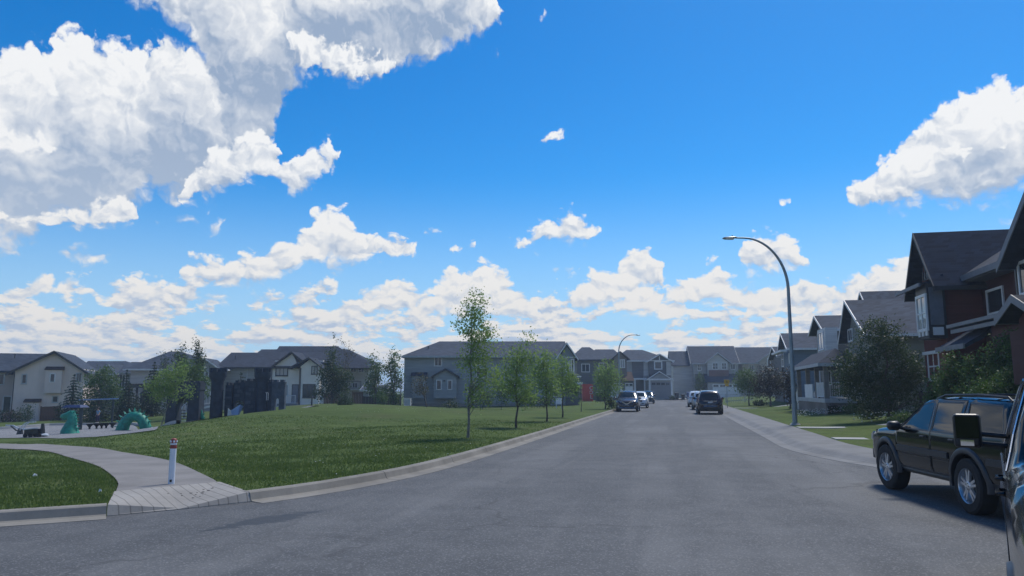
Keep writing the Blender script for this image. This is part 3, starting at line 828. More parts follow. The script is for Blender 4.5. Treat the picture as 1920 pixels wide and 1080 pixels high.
# ================================================================ houses
class House:
    """local frame: x to the right along the facade seen by the viewer, y away from the viewer, z up"""
    def __init__(s, name, label, cat, org, rz, group=None):
        s.root = thing(name, label, cat, org, rz, group)
        s.M = Matrix.Translation(Vector(org)) @ Matrix.Rotation(rz, 4, 'Z'); s.Mi = s.M.inverted(); s.u0 = 960+F*org[0]/org[1]*1.009
    def hit(s, u, v, axis='y', val=0.0):
        if v == 0: v = 732.0            # only the sideways position is wanted
        if u == 0: u = s.u0             # only the height is wanted
        o = s.Mi @ Vector((0, 0, CAMZ)); d = (s.Mi.to_3x3() @ ray(u, v))
        i = 'xyz'.index(axis); k = (val-o[i])/d[i]
        return o + d*k
    def part(s, name, mb, mat, parent=None, **kw): return mb.build(name, mat, parent or s.root, **kw)
    # ---- pieces
    def wallbox(s, x0, x1, y0, y1, z0, z1, mat, name='wall'):
        mb = MB(); mb.box(x0, y0, z0, x1, y1, z1); return s.part(name, mb, mat)
    def gablewall(s, x0, x1, y0, y1, z0, ze, zr, mat, xm=None, name='wall', axis='y'):
        xm = (x0+x1)/2 if xm is None else xm
        mb = MB(); mb.prism([(x0, z0), (x1, z0), (x1, ze), (xm, zr), (x0, ze)], y0, y1, axis); return s.part(name, mb, mat)
    def gableroof(s, x0, x1, y0, y1, ze, zr, mat, xm=None, axis='y', t=0.16, fascia=None, fw=0.16, name='roof'):
        """inverted V slab; x0..x1 eave to eave (z = ze at the eaves), ridge along the axis"""
        xm = (x0+x1)/2 if xm is None else xm
        mb = MB()
        for a, b in (((x0, ze), (xm, zr)), ((xm, zr), (x1, ze))):
            mb.prism([a, b, (b[0], b[1]-t), (a[0], a[1]-t)], y0, y1, axis)
        r = s.part(name, mb, mat)
        if fascia:
            f = MB()
            for yy, dy in ((y0, -0.035), (y1, 0.035)):
                for a, b in (((x0-.02, ze), (xm, zr+.01)), ((xm, zr+.01), (x1+.02, ze))):
                    f.prism([a, b, (b[0], b[1]-fw-t*.4), (a[0], a[1]-fw-t*.4)], yy, yy+dy, axis)
            e = 0.05
            for xx in (x0, x1):
                sgn = -1 if xx == x0 else 1
                if axis == 'y': f.box(xx, y0, ze-t-0.02, xx+sgn*e, y1, ze+0.0)
                else: f.box(y0, xx, ze-t-0.02, y1, xx+sgn*e, ze+0.0)
            s.part('fascia', f, fascia, r)
        return r
    def hiproof(s, x0, x1, y0, y1, ze, zr, mat, rl=None, ov=0.0, t=0.18, fascia=None, hx=None):
        """hip roof, ridge along x from hx[0] to hx[1]"""
        ym = (y0+y1)/2
        if hx is None:
            w = (y1-y0)/2; hx = (x0+w, x1-w) if x1-x0 > 2*w else ((x0+x1)/2-.05, (x0+x1)/2+.05)
        mb = MB()
        v = [(x0,y0,ze),(x1,y0,ze),(x1,y1,ze),(x0,y1,ze),(hx[0],ym,zr),(hx[1],ym,zr),(x0,y0,ze-t),(x1,y0,ze-t),(x1,y1,ze-t),(x0,y1,ze-t)]
        mb.add(v, [(0,1,5,4),(1,2,5),(2,3,4,5),(3,0,4),(6,7,1,0),(7,8,2,1),(8,9,3,2),(9,6,0,3),(9,8,7,6)])
        r = s.part('roof', mb, mat)
        if fascia:
            f = MB(); e = .05
            f.box(x0-e, y0-e, ze-t-.03, x1+e, y0-.003, ze-.01); f.box(x0-e, y1+.003, ze-t-.03, x1+e, y1+e, ze-.01)
            f.box(x0-e, y0-.003, ze-t-.03, x0-.003, y1+.003, ze-.01); f.box(x1+.003, y0-.003, ze-t-.03, x1+e, y1+.003, ze-.01)
            s.part('fascia', f, fascia, r)
        return r
    def window(s, x0, x1, z0, z1, off=0.0, frame=None, pane=None, nx=1, nz=1, fw=0.09, axis='y', sgn=-1, sill=False, name='window', parent=None, mw=None):
        """frame stands proud of the plane axis=off (towards sgn), pane sits inside it"""
        frame = frame or M_WHITE; pane = pane or M_GLASS
        if x0 > x1: x0, x1 = x1, x0
        if z0 > z1: z0, z1 = z1, z0
        mw = mw or fw*0.6
        f = MB(); g = MB()
        def bx(m, a0, c0, a1, c1, d0, d1):
            if axis == 'y': m.box(a0, off+sgn*d0, c0, a1, off+sgn*d1, c1)
            else: m.box(off+sgn*d0, a0, c0, off+sgn*d1, a1, c1)
        d = 0.06
        bx(f, x0-fw, z0-fw, x1+fw, z0, -.01, d); bx(f, x0-fw, z1, x1+fw, z1+fw, -.01, d)
        bx(f, x0-fw, z0, x0, z1, -.01, d); bx(f, x1, z0, x1+fw, z1, -.01, d)
        for k in range(1, nx):
            xx = x0+(x1-x0)*k/nx; bx(f, xx-mw/2, z0, xx+mw/2, z1, -.01, d-.012)
        for k in range(1, nz):
            zz = z0+(z1-z0)*k/nz; bx(f, x0, zz-mw/2, x1, zz+mw/2, -.01, d-.015)
        if sill: bx(f, x0-fw-.04, z0-fw-.05, x1+fw+.04, z0-fw+.002, -.01, d+.05)
        bx(g, x0+.002, z0+.002, x1-.002, z1-.002, -.005, 0.022)
        w = s.part(name, f, frame, parent); s.part('pane', g, pane, w)
        return w
    def winpx(s, u0, v0, u1, v1, off=0.0, axis='y', sgn=-1, **kw):
        a = s.hit(u0, v0, axis, off); b = s.hit(u1, v1, axis, off)
        i = 0 if axis == 'y' else 1
        fw = kw.get('fw', 0.09)
        x0, x1 = sorted((a[i], b[i])); z0, z1 = sorted((a.z, b.z))
        return s.window(x0+fw, x1-fw, z0+fw, z1-fw, off, axis=axis, sgn=sgn, **kw)
    def boxpx(s, name, u0, v0, u1, v1, off0, off1, mat, parent=None):
        a = s.hit(u0, v0, 'y', off0); b = s.hit(u1, v1, 'y', off0)
        mb = MB(); mb.box(a.x, off0, min(a.z, b.z), b.x, off1, max(a.z, b.z)); return s.part(name, mb, mat, parent)
    def railing(s, pts, h, mat, sp=0.13, parent=None, post=0.045, name='railing'):
        """balustrade along a polyline of local (x, y, z)"""
        mb = MB(); pts = [Vector(p) for p in pts]
        for a, b in zip(pts[:-1], pts[1:]):
            up = Vector((0,0,h)); lo = Vector((0,0,0.10))
            mb.tube([a+up, b+up], 0.035, 4); mb.tube([a+lo, b+lo], 0.025, 4)
            n = max(1, int((b-a).length/sp))
            for k in range(n+1):
                p = a.lerp(b, k/n); mb.tube([p+lo, p+up], 0.014, 4)
            for p in (a, b): mb.tube([p, p+up*1.06], post, 4)
        return s.part(name, mb, mat, parent)
    def downpipe(s, x, y, z0, z1, mat=None):
        mb = MB(); mb.box(x-.04, y-.07, z0, x+.04, y-.005, z1); return s.part('downpipe', mb, mat or M_DARKTRIM)
    def vents(s, pts, parent=None, mat=None):
        for (x, y, z) in pts:
            mb = MB(); mb.lathe([(.06, z-.2), (.06, z+.32), (.1, z+.32), (.1, z+.38), (.03, z+.4)], 8, c=(x, y, 0))
            s.part('roof_vent', mb, mat or M_DARKTRIM, parent)

ROOF_A = M_SHING; ROOF_B = M_SHING2
S_BEIGE = stucco('stucco_beige', (0.70, 0.59, 0.535))
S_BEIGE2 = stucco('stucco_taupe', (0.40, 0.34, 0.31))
S_CREAM = stucco('stucco_cream', (0.80, 0.74, 0.67))
S_GREYST = siding('siding_blue_grey', (0.31, 0.345, 0.37), 0.13)
S_GREY = siding('siding_grey', (0.34, 0.345, 0.345), 0.13)
S_LGREY = siding('siding_light_grey', (0.52, 0.515, 0.50), 0.13)
S_WHITE = siding('siding_white', (0.66, 0.66, 0.64), 0.13)
S_TAN = siding('siding_tan', (0.44, 0.385, 0.32), 0.13)
S_DARK = siding('siding_dark', (0.12, 0.125, 0.135), 0.13)
S_BLUE = siding('siding_blue', (0.13, 0.19, 0.26), 0.13)
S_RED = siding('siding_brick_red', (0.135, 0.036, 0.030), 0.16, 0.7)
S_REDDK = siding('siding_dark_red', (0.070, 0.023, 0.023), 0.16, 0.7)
S_STONE = stucco('stone', (0.20, 0.175, 0.16), 0.25)
S_FOUND = concrete('foundation', (0.24, 0.24, 0.235))
M_DOOR = plain('door_paint', (0.16, 0.17, 0.21), 0.45)
M_GDOOR = plain('garage_door_paint', (0.62, 0.64, 0.66), 0.5, var=0.05)
M_GDOORG = plain('garage_door_grey', (0.20, 0.205, 0.225), 0.5, var=0.06)

def pl(u, v, D, rz=0.0):
    p = P(u, v, D); return (p.x, p.y, p.z), rz

# ---------------------------------------------------------------- A1: beige house at the left edge
D1 = 88.0
org = P(100, 788, D1); rz = rad(20)
h = House('house', 'beige stucco house with wide slate gable and brown-roofed bump-outs, at far left', 'house', (org.x, org.y, org.z), rz, 'houses behind the playground')
q = lambda u, v, off=0.0: h.hit(u, v, 'y', off)
xl = q(26, 700).x; xr = q(158, 700).x; ap = q(103, 660); zeL = q(26, 697).z; zeR = q(160, 692).z; zb = q(30, 800).z-1
ze = (zeL+zeR)/2
h.gablewall(xl, xr, 0, 11, zb, ze+.1, ap.z-.16, S_BEIGE, xm=ap.x)
h.gableroof(xl-.65, xr+.65, -0.55, 11.5, ze-.35, ap.z+.12, ROOF_A, xm=ap.x, fascia=M_DARKTRIM, fw=.22)
# wing to the left, set back
wl = q(-190, 700).x
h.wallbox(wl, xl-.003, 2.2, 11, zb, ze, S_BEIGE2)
mb = MB(); zt = ap.z+.05
rdg = 6.5
mb.add([(wl-.5,1.5,ze-.05),(ap.x,1.5,ze-.05),(ap.x,rdg,zt),(wl-.5,rdg,zt),(ap.x,11.5,ze-.05),(wl-.5,11.5,ze-.05),
        (wl-.5,1.5,ze-.23),(ap.x,1.5,ze-.23),(ap.x,11.5,ze-.23),(wl-.5,11.5,ze-.23)], [(0,1,2,3),(3,2,4,5),(6,7,1,0),(9,8,7,6),(4,8,9,5),(0,3,5,9,6)])
h.part('roof', mb, ROOF_A)
h.downpipe(xl+.08, 0, zb, ze)
h.winpx(41, 701, 50, 720, frame=M_GREYTRIM, fw=.12, sill=True)
# projecting box with brown cap
def bumpout(u0, v0, u1, v1, dep, capmat=M_DARKTRIM, wall=S_BEIGE):
    a = q(u0, v0, -dep); b = q(u1, v1, -dep)
    mb = MB(); mb.box(a.x, -dep, b.z, b.x, -.003, a.z-.02); w = h.part('bay', mb, wall)
    mb = MB(); o = .12
    mb.add([(a.x-o,-dep-o,a.z-.1),(b.x+o,-dep-o,a.z-.1),(b.x+o,.0,a.z-.1),(a.x-o,.0,a.z-.1),(a.x-o,-dep-o,a.z+.02),(b.x+o,-dep-o,a.z+.02),(b.x+o,.0,a.z+.32),(a.x-o,.0,a.z+.32)],
           [(0,3,2,1),(4,5,6,7),(0,1,5,4),(1,2,6,5),(2,3,7,6),(3,0,4,7)])
    h.part('cap_roof', mb, capmat, w)
    return w, a, b
M_BROWN = shingle('shingles_brown', (0.075, 0.050, 0.042))
w1, a_, b_ = bumpout(86, 692, 113, 737, .7, M_BROWN)
h.winpx(94, 700, 103, 717, off=-.7, frame=M_WHITE, fw=.09, parent=w1)
w2, a_, b_ = bumpout(46, 753, 70, 790, .6, M_BROWN)
h.winpx(98, 742, 109, 755, frame=M_GREYTRIM, fw=.10, sill=True)
h.winpx(143, 699, 153, 717, frame=M_GREYTRIM, fw=.10, nx=2)
for (u0, u1, v0, v1) in ((6, 20, 742, 775), (-20, -4, 742, 775), (-16, 8, 700, 722)):
    h.winpx(u0, v0, u1, v1, off=2.2, frame=M_GREYTRIM, fw=.12, nx=1 if u1-u0 < 16 else 2)
h.vents([(ap.x-5, 4.2, zt-.5), (ap.x-8, 4.4, zt-.5)])

# ---------------------------------------------------------------- A2b: low dark roofed house between
D = 112.0
org = P(200, 780, D)
h = House('house', 'dark hip-roofed house with a small front gable, half hidden by spruces', 'house', (org.x, org.y, org.z), 0, 'houses behind the playground')
q = lambda u, v, off=0.0: h.hit(u, v, 'y', off)
x0, x1 = q(148, 700).x, q(262, 700).x; ze = q(0, 698).z; zb = q(0, 790).z-1.5
h.wallbox(x0, x1, 0, 10, zb, ze, S_GREY)
h.hiproof(x0-.6, x1+.6, -.6, 10.6, ze, q(0, 677, 5).z, ROOF_A, hx=(q(165, 677, 5).x, q(236, 677, 5).x), fascia=M_GREYTRIM)
ga, gb, gt = q(195, 700, -1).x, q(216, 700, -1).x, q(205, 684, -1).z
h.gablewall(ga, gb, -1.0, 0-.003, zb, ze, gt-.12, S_GREY)
h.gableroof(ga-.45, gb+.45, -1.5, 4, ze-.2, gt+.1, ROOF_A, fascia=M_GREYTRIM)
h.winpx(202, 702, 212, 712, off=-1.0, nx=2)
h.winpx(224, 702, 234, 730, frame=M_WHITE, nx=2, fw=.10)
h.winpx(160, 705, 176, 720, nx=2)

# ---------------------------------------------------------------- A2: grey house with deck behind the play area
D = 98.0
org = P(330, 775, D)
h = House('house', 'grey two-storey house with a wide hip roof and white eaves, behind the castle play structure', 'house', (org.x, org.y, org.z), rad(8), 'houses behind the playground')
q = lambda u, v, off=0.0: h.hit(u, v, 'y', off)
x0, x1 = q(245, 700).x, q(392, 700).x; ze = q(0, 692, -.7).z; zb = q(0, 790).z-2
h.wallbox(x0, x1, 0, 11, zb, ze, S_LGREY)
h.hiproof(x0-.7, x1+2.5, -.7, 11.7, ze, q(0, 659, 5.5).z, ROOF_A, hx=(q(318, 659, 5.5).x, q(338, 659, 5.5).x), fascia=M_WHITE)
h.hiproof(q(236, 692, -.8).x, q(300, 0, -.8).x, -.8, 9, ze+.02, q(0, 679, 4).z, ROOF_A, hx=(q(246, 679, 4).x, q(290, 679, 4).x), fascia=M_WHITE)
ga, gb, gt = q(354, 700, -1.2).x, q(413, 700, -1.2).x, q(382, 672, -1.2).z
h.gablewall(ga+.3, gb-.3, -1.2, -.003, zb, ze, gt-.2, S_GREY)
h.gableroof(ga-.1, gb+.1, -1.7, 5, ze-.05, gt+.05, ROOF_A, fascia=M_WHITE, fw=.1)
mb = MB(); mb.cyl(((ga+gb)/2, -1.22, gt-1.1), .22, .05, 12, 'y'); h.part('gable_vent', mb, M_WHITE)
h.winpx(293, 698, 299, 714, frame=M_WHITE, fw=.08, nx=1)
h.winpx(384, 697, 391, 716, off=-1.2, frame=M_WHITE, fw=.08, sill=True)
h.winpx(360, 702, 374, 718, off=-1.2, frame=M_WHITE, fw=.08, nx=2)
h.winpx(262, 735, 282, 758, frame=M_WHITE, fw=.08, nx=2)
# raised deck with white balusters
dz = q(0, 772, -3.6).z
da, db = q(245, 0, -3.6).x, q(318, 0, -3.6).x
mb = MB(); mb.box(da, -3.6, dz-.22, db, -.01, dz); dk = h.part('deck', mb, M_WHITE)
mb = MB()
for k in range(5):
    xx = da+.15+(db-da-.3)*k/4; mb.box(xx-.08, -3.5, zb, xx+.08, -3.34, dz-.22)
h.part('deck_posts', mb, M_BLACKP, dk)
h.railing([(q(272, 0, -3.5).x, -3.5, dz), (db-.1, -3.5, dz)], 1.15, M_WHITE, .2, dk)
h.railing([(db-.1, -3.5, dz), (db-.1, -.1, dz)], 1.15, M_WHITE, .2, dk)
# pergola over the left end of the deck
mb = MB()
for uu in (243, 270):
    xx = q(uu, 0, -3.7).x
    mb.box(xx-.11, -3.85, zb, xx+.11, -3.63, q(0, 727, -3.7).z); mb.box(xx-.11, -1.2, dz, xx+.11, -1.0, q(0, 727, -3.7).z)
zt_ = q(0, 727, -3.7).z
mb.box(q(240, 0, -3.7).x, -4.0, zt_, q(274, 0, -3.7).x, -3.5, zt_+.35); mb.box(q(240, 0, -3.7).x, -1.3, zt_, q(274, 0, -3.7).x, -.9, zt_+.35)
for k in range(7):
    xx = q(241, 0, -3.7).x+(q(273, 0, -3.7).x-q(241, 0, -3.7).x)*k/6; mb.box(xx-.04, -4.2, zt_+.35, xx+.04, -.7, zt_+.5)
h.part('pergola', mb, M_BLACKP)
h.railing([(q(246, 0, -3.72).x, -3.72, dz-.1), (q(268, 0, -3.72).x, -3.72, dz-.1)], 2.3, M_GREYTRIM, .26, dk, name='screen')
# stair with white rail running down on the right
sa, sb = q(375, 734, -3.5), q(395, 729, -3.5)
h.railing([(sa.x, -3.5, q(375, 761, -3.5).z), (sb.x, -3.5, q(395, 757, -3.5).z)], sa.z-q(375, 761, -3.5).z, M_WHITE, .35, dk)
mb = MB(); a = q(374, 765, -3.5); b = q(396, 760, -3.5)
mb.prism([(a.x, a.z-.2), (b.x, b.z-.2), (b.x, b.z), (a.x, a.z)], -3.7, -2.4); h.part('stair', mb, M_WHITE, dk)

# ---------------------------------------------------------------- A3: long house with two cream gables
D = 100.0
org = P(560, 760, D)
h = House('house', 'long dark-roofed house with two cream gables and black-framed windows', 'house', (org.x, org.y, org.z), 0, 'houses behind the playground')
q = lambda u, v, off=0.0: h.hit(u, v, 'y', off)
zb = q(0, 770).z-1
x0, x1 = q(420, 0).x, q(508, 0).x; ze = q(0, 688).z
h.wallbox(x0, x1, 0, 10, zb, ze, S_GREY)
h.downpipe(q(462, 0).x, 0, zb, ze, M_GREYTRIM)
h.wallbox(x1+.003, q(600, 0).x, 1.2, 10.2, zb, q(0, 675).z, S_CREAM)
h.hiproof(q(402, 0, -.7).x, q(600, 0, 0).x, -.7, 10.7, ze-.02, q(0, 661, 5).z, ROOF_B, hx=(q(430, 0, 5).x, q(570, 0, 5).x), fascia=M_DARKTRIM)
h.hiproof(q(455, 0, 1).x, q(625, 0, 1).x, 1.0, 12, q(0, 680, 1).z, q(0, 655, 6.5).z, ROOF_B, hx=(q(487, 0, 6.5).x, q(600, 0, 6.5).x))
# upper main roof, its gable end closing at the left
xa, xb = q(520, 0, 7).x, q(655, 0, 7).x
mb = MB(); z0, z1 = q(0, 690, 1).z, q(0, 649, 7).z
mb.add([(xa,1,z0),(q(700,0,1).x,1,z0),(q(700,0,13).x,13,z0),(xa,13,z0),(xa,7,z1),(q(630,0,7).x,7,z1)], [(0,1,5,4),(1,2,5),(2,3,4,5),(3,0,4),(3,2,1,0)])
h.part('roof', mb, ROOF_B)
# first gable
a, b, ap = q(508, 0, -.4), q(560, 0, -.4), q(548, 661, -.4)
h.gablewall(a.x, b.x, -.4, 4, zb, q(0, 690, -.4).z, ap.z-.15, S_CREAM, xm=ap.x)
h.gableroof(a.x-.5, q(590, 0, -.4).x, -.95, 6, q(0, 690, -.4).z-.25, ap.z+.15, ROOF_B, xm=ap.x, fascia=M_DARKTRIM)
h.downpipe(a.x+.05, -.4, zb, q(0, 690, -.4).z)
h.winpx(517, 687, 540, 705, off=-.4, frame=M_DARKTRIM, fw=.12, nx=3, pane=M_GLASSC, sill=True)
# second gable
a, b, ap = q(562, 0, -1.6), q(598, 0, -1.6), q(581, 672, -1.6)
h.gablewall(a.x, b.x, -1.6, 3, zb, q(0, 687, -1.6).z, ap.z-.12, S_CREAM, xm=ap.x)
h.gableroof(q(541, 0, -1.6).x, b.x+.5, -2.15, 5, q(0, 687, -1.6).z-.2, ap.z+.15, ROOF_B, xm=ap.x, fascia=M_DARKTRIM)
h.downpipe(a.x+.05, -1.6, zb, q(0, 690, -1.6).z)
h.winpx(584, 686, 596, 702, off=-1.6, frame=M_DARKTRIM, fw=.10, nx=2, pane=M_GLASSC, sill=True)
h.winpx(568, 720, 591, 746, off=-1.6, frame=M_DARKTRIM, fw=.13, nx=3, sill=True)
# recessed entrance with a white balustrade
h.winpx(529, 721, 540, 744, off=-.4, frame=M_WHITE, fw=.07, nx=2, pane=M_GLASSC)
d0, d1 = q(549, 722, -.4), q(558, 755, -.4)
mb = MB(); mb.box(d0.x-.1, -.46, d1.z, d1.x+.1, -.39, d0.z+.1); fr_ = h.part('door_frame', mb, M_DARKTRIM)
mb = MB(); mb.box(d0.x, -.50, d1.z, d1.x, -.44, d0.z); dr = h.part('door', mb, M_DOOR, fr_)
pz = q(0, 757, -2.6).z
mb = MB(); mb.box(q(520, 0, -2.6).x, -2.6, pz-.3, q(558, 0, -2.6).x, -.42, pz); pc = h.part('porch', mb, S_FOUND)
h.railing([(q(528, 0, -2.5).x, -2.5, pz), (q(554, 0, -2.5).x, -2.5, pz)], 1.05, M_WHITE, .16, pc)
mb = MB(); mb.box(q(556, 0, -3).x, -3.3, pz-.45, q(567, 0, -3).x, -2.0, pz-.15); h.part('step', mb, M_SLAB, pc)
h.vents([(q(437, 0, 2).x, 2.2, q(0, 672, 2).z)])
# rear wing behind the trees
org = P(655, 762, 106)
h = House('house', 'light grey house end with white-trimmed upper windows, half hidden by trees behind the wooden fence', 'house', (org.x, org.y, org.z), 0, 'houses behind the playground')
q = lambda u, v, off=0.0: h.hit(u, v, 'y', off)
h.wallbox(q(606, 0).x, q(690, 0).x, 0, 9, q(0, 772).z-1, q(0, 682).z, S_LGREY)
h.hiproof(q(602, 0, -.6).x, q(697, 0, -.6).x, -.6, 9.6, q(0, 683, -.6).z, q(0, 655, 4.5).z, ROOF_B, hx=(q(618, 0, 4.5).x, q(651, 0, 4.5).x), fascia=M_WHITE)
h.winpx(657, 687, 668, 699, fw=.10, nx=2); h.winpx(672, 687, 683, 699, fw=.10, nx=2)
h.winpx(660, 717, 671, 728, fw=.10, nx=2); h.winpx(684, 714, 692, 723, fw=.08)
mb = MB(); mb.box(q(646, 0, -3).x, -3, q(0, 731, -3).z, q(676, 0, -3).x, 0-.003, q(0, 729, -3).z); bd = h.part('deck', mb, M_GREYTRIM)
h.railing([(q(646, 0, -3).x, -2.9, q(0, 729, -3).z), (q(676, 0, -3).x, -2.9, q(0, 729, -3).z)], 1.0, M_BLACKP, .2, bd)
# blue-grey garden shed
org = P(695, 762, 92)
h = House('shed', 'small blue-grey shed with a twin-pane white window, between the trees', 'shed', (org.x, org.y, org.z), 0)
q = lambda u, v, off=0.0: h.hit(u, v, 'y', off)
h.wallbox(q(678, 0).x, q(724, 0).x, 0, 4, q(0, 772).z, q(0, 731).z, S_GREYST)
h.gableroof(-.4, 4.4, q(676, 0).x, q(726, 0).x, q(0, 731).z, q(0, 722).z, ROOF_A, axis='x', fascia=M_WHITE)
h.winpx(691, 733, 700, 743, fw=.08, nx=2)

# ---------------------------------------------------------------- B: big blue-grey house in the centre
D = 84.0
org = P(900, 765, D)
h = House('house', 'large blue-grey house with long slate hip roof behind the young street trees', 'house', (org.x, org.y, org.z), rad(0), 'houses along the street')
q = lambda u, v, off=0.0: h.hit(u, v, 'y', off)
zb = q(0, 766).z-1; x0, x1 = q(757, 0).x, q(1010, 0).x; ze = q(0, 667).z
h.wallbox(x0, x1, 0, 12, zb+1.55, ze, S_GREYST)
h.wallbox(x0+.04, x1-.04, .04, 11.96, zb-.5, zb+1.545, S_FOUND, 'foundation')
h.hiproof(q(752, 0, -.6).x, q(1070, 0, -.6).x, -.6, 12.6, q(0, 667, -.6).z, q(0, 640, 6).z, ROOF_A, hx=(q(823, 0, 6).x, q(1060, 0, 6).x), fascia=M_GREYTRIM)
h.winpx(814, 669, 829, 687, fw=.10, nx=2, pane=M_GLASS)
# gabled bump-out
a, b, ap = q(813, 0, -.8), q(856, 0, -.8), q(835, 693, -.8)
ezb = q(0, 704, -.8).z
h.gablewall(a.x, b.x, -.8, -.003, q(0, 747, -.8).z, ezb, ap.z-.12, S_GREYST, xm=ap.x, name='bay')
h.gableroof(a.x-.28, b.x+.28, -1.05, 0, ezb-.12, ap.z+.14, ROOF_A, xm=ap.x, fascia=M_DARKTRIM)
h.winpx(818, 712, 828, 731, off=-.8, fw=.09); h.winpx(839, 712, 848, 731, off=-.8, fw=.09)
a, b = q(772, 0, -.7), q(797, 0, -.7)
mb = MB(); mb.box(a.x, -.7, q(0, 747, -.7).z, b.x, -.003, q(0, 705, -.7).z); bb = h.part('bay', mb, S_GREYST)
mb = MB(); zt_ = q(0, 705, -.7).z
mb.prism([(-.85, zt_), (0, zt_), (0, zt_+.42)], a.x-.15, b.x+.15, 'x'); h.part('cap_roof', mb, ROOF_A, bb)
h.winpx(836, 752, 852, 759, fw=.05, nx=2); h.winpx(758, 750, 773, 757, fw=.05)
mb = MB(); c = q(833, 714, -.8); mb.cbox((c.x, -.84, c.z), (.2, .08, .12)); h.part('wall_vent', mb, M_DARKTRIM)
h.vents([(q(801, 0, 2).x, 2.4, q(0, 655, 2.4).z), (q(960, 0, 2).x, 2.4, q(0, 655, 2.4).z)])
h.winpx(893, 690, 915, 708, fw=.09, nx=2); h.winpx(966, 668, 978, 696, fw=.12, nx=2)
h.winpx(948, 720, 972, 742, fw=.10, nx=2); h.winpx(880, 738, 900, 752, fw=.10, nx=2)
# front wing with gable turned to the street
yw = -1.0
a, b, ap = q(1004, 0, yw), q(1078, 0, yw), q(1058, 643, yw)
zg = q(0, 672, yw).z
h.wallbox(a.x, b.x, yw, 9, zb, q(0, 668, yw).z, S_GREYST)
gx0, gx1 = q(1042, 0, yw).x, q(1084, 0, yw).x
h.gablewall(gx0+.55, b.x+.003, yw-.02, 6, q(0, 668, yw).z-.3, q(0, 669, yw).z, ap.z-.3, S_GREYST, xm=(gx0+gx1)/2)
h.gableroof(gx0, gx1, yw-.5, 8, q(0, 673, yw).z, ap.z+.05, ROOF_A, fascia=M_WHITE, fw=.16)
mb = MB(); mb.box(q(1060, 0, yw).x, yw-.12, q(0, 671, yw).z, q(1080, 0, yw).x, yw-.004, q(0, 669, yw).z); h.part('trim', mb, M_WHITE)
mb = MB(); mb.box(q(1058, 0, yw-1).x, yw-1.2, q(0, 707, yw-1).z, q(1090, 0, yw-1).x, yw-.004, q(0, 705, yw-1).z); h.part('trim', mb, M_WHITE)
h.winpx(1060, 680, 1068, 697, off=yw, fw=.09, nx=1); h.winpx(1070, 673, 1077, 698, off=yw, fw=.12)
h.winpx(1014, 676, 1030, 696, off=yw, fw=.10, nx=2); h.winpx(1020, 722, 1048, 744, off=yw, fw=.10, nx=3)
mb = MB(); g0, g1 = q(1060, 721, yw), q(1084, 760, yw)
mb.box(g0.x, yw-1.4, zb, g1.x, yw-.003, g0.z); h.part('porch_wall', mb, S_DARK)
mb = MB(); mb.box(q(1058, 0, yw-1.4).x, yw-1.75, g0.z+.02, q(1092, 0, yw-1.4).x, yw-.003, g0.z+.25); h.part('porch_roof', mb, M_WHITE)
# ================================================================ houses at the end of the street
FARG = 'houses at the end of the street'
def garage_door(h, u0, v0, u1, v1, off, mat, wins=True, n=4):
    a = h.hit(u0, v0, 'y', off); b = h.hit(u1, v1, 'y', off)
    mb = MB(); rows = 4; H_ = (a.z-b.z)/rows
    for k in range(rows): mb.box(a.x, off-.06, b.z+k*H_+.02, b.x, off-.004, b.z+(k+1)*H_-.02)
    g = h.part('garage_door', mb, mat)
    if wins:
        for k in range(n):
            w = (b.x-a.x)/n; x = a.x+w*k; zt = a.z-H_*.25; zb_ = a.z-H_*.78
            mb = MB(); mb.box(x+w*.12, off-.085, zb_, x+w*.88, off-.061, zt); h.part('garage_window', mb, M_GLASS, g)
            mb = MB(); mb.box(x+w*.49, off-.10, zb_, x+w*.51, off-.086, zt); h.part('window_bar', mb, mat, g)
    return g
# C1
org = P(1125, 745, 124)
h = House('house', 'dark grey house with hip roof and a stone gable, far end of the left kerb', 'house', (org.x, org.y, org.z), 0, FARG)
q = lambda u, v, off=0.0: h.hit(u, v, 'y', off)
zb = q(0, 752).z-.5
h.wallbox(q(1082, 0).x, q(1168, 0).x, 0, 11, zb, q(0, 674).z, S_DARK)
h.hiproof(q(1070, 0, -.6).x, q(1140, 0, -.6).x, -.6, 11.6, q(0, 674, -.6).z, q(0, 651, 5.5).z, ROOF_A, hx=(q(1092, 0, 5.5).x, q(1107, 0, 5.5).x))
h.hiproof(q(1105, 0, -.5).x, q(1174, 0, -.5).x, -.5, 9.5, q(0, 674, -.5).z+.02, q(0, 655, 4.5).z, ROOF_A, hx=(q(1117, 0, 4.5).x, q(1152, 0, 4.5).x), fascia=M_DARKTRIM)
a, b, ap = q(1152, 0, -1.2), q(1176, 0, -1.2), q(1163, 660, -1.2)
h.gablewall(a.x, b.x, -1.2, -.003, zb+2.8, q(0, 672, -1.2).z, ap.z-.12, S_STONE)
h.gableroof(a.x-.45, b.x+.45, -1.6, 4, q(0, 673, -1.2).z, ap.z+.12, ROOF_A, fascia=M_DARKTRIM)
h.winpx(1162, 674, 1172, 690, off=-1.2, fw=.11, nx=2, pane=M_GLASSC)
h.winpx(1090, 682, 1106, 698, fw=.11, nx=2); h.winpx(1122, 680, 1140, 694, fw=.11, nx=2); h.winpx(1092, 722, 1106, 744, fw=.11, nx=2)
mb = MB(); a, b = q(1140, 702, -2.6), q(1189, 714, -2.6)
mb.prism([(-2.9, b.z), (0, b.z), (0, a.z+.5)], a.x, b.x, 'x'); h.part('roof', mb, M_BROWN)
h.wallbox(q(1143, 0, -2.4).x, q(1188, 0, -2.4).x, -2.4, -.003, zb, b.z-.003, S_DARK)
garage_door(h, 1145, 718, 1167, 746, -2.4, M_GDOOR); garage_door(h, 1172, 718, 1187, 746, -2.4, M_GDOOR, n=2)
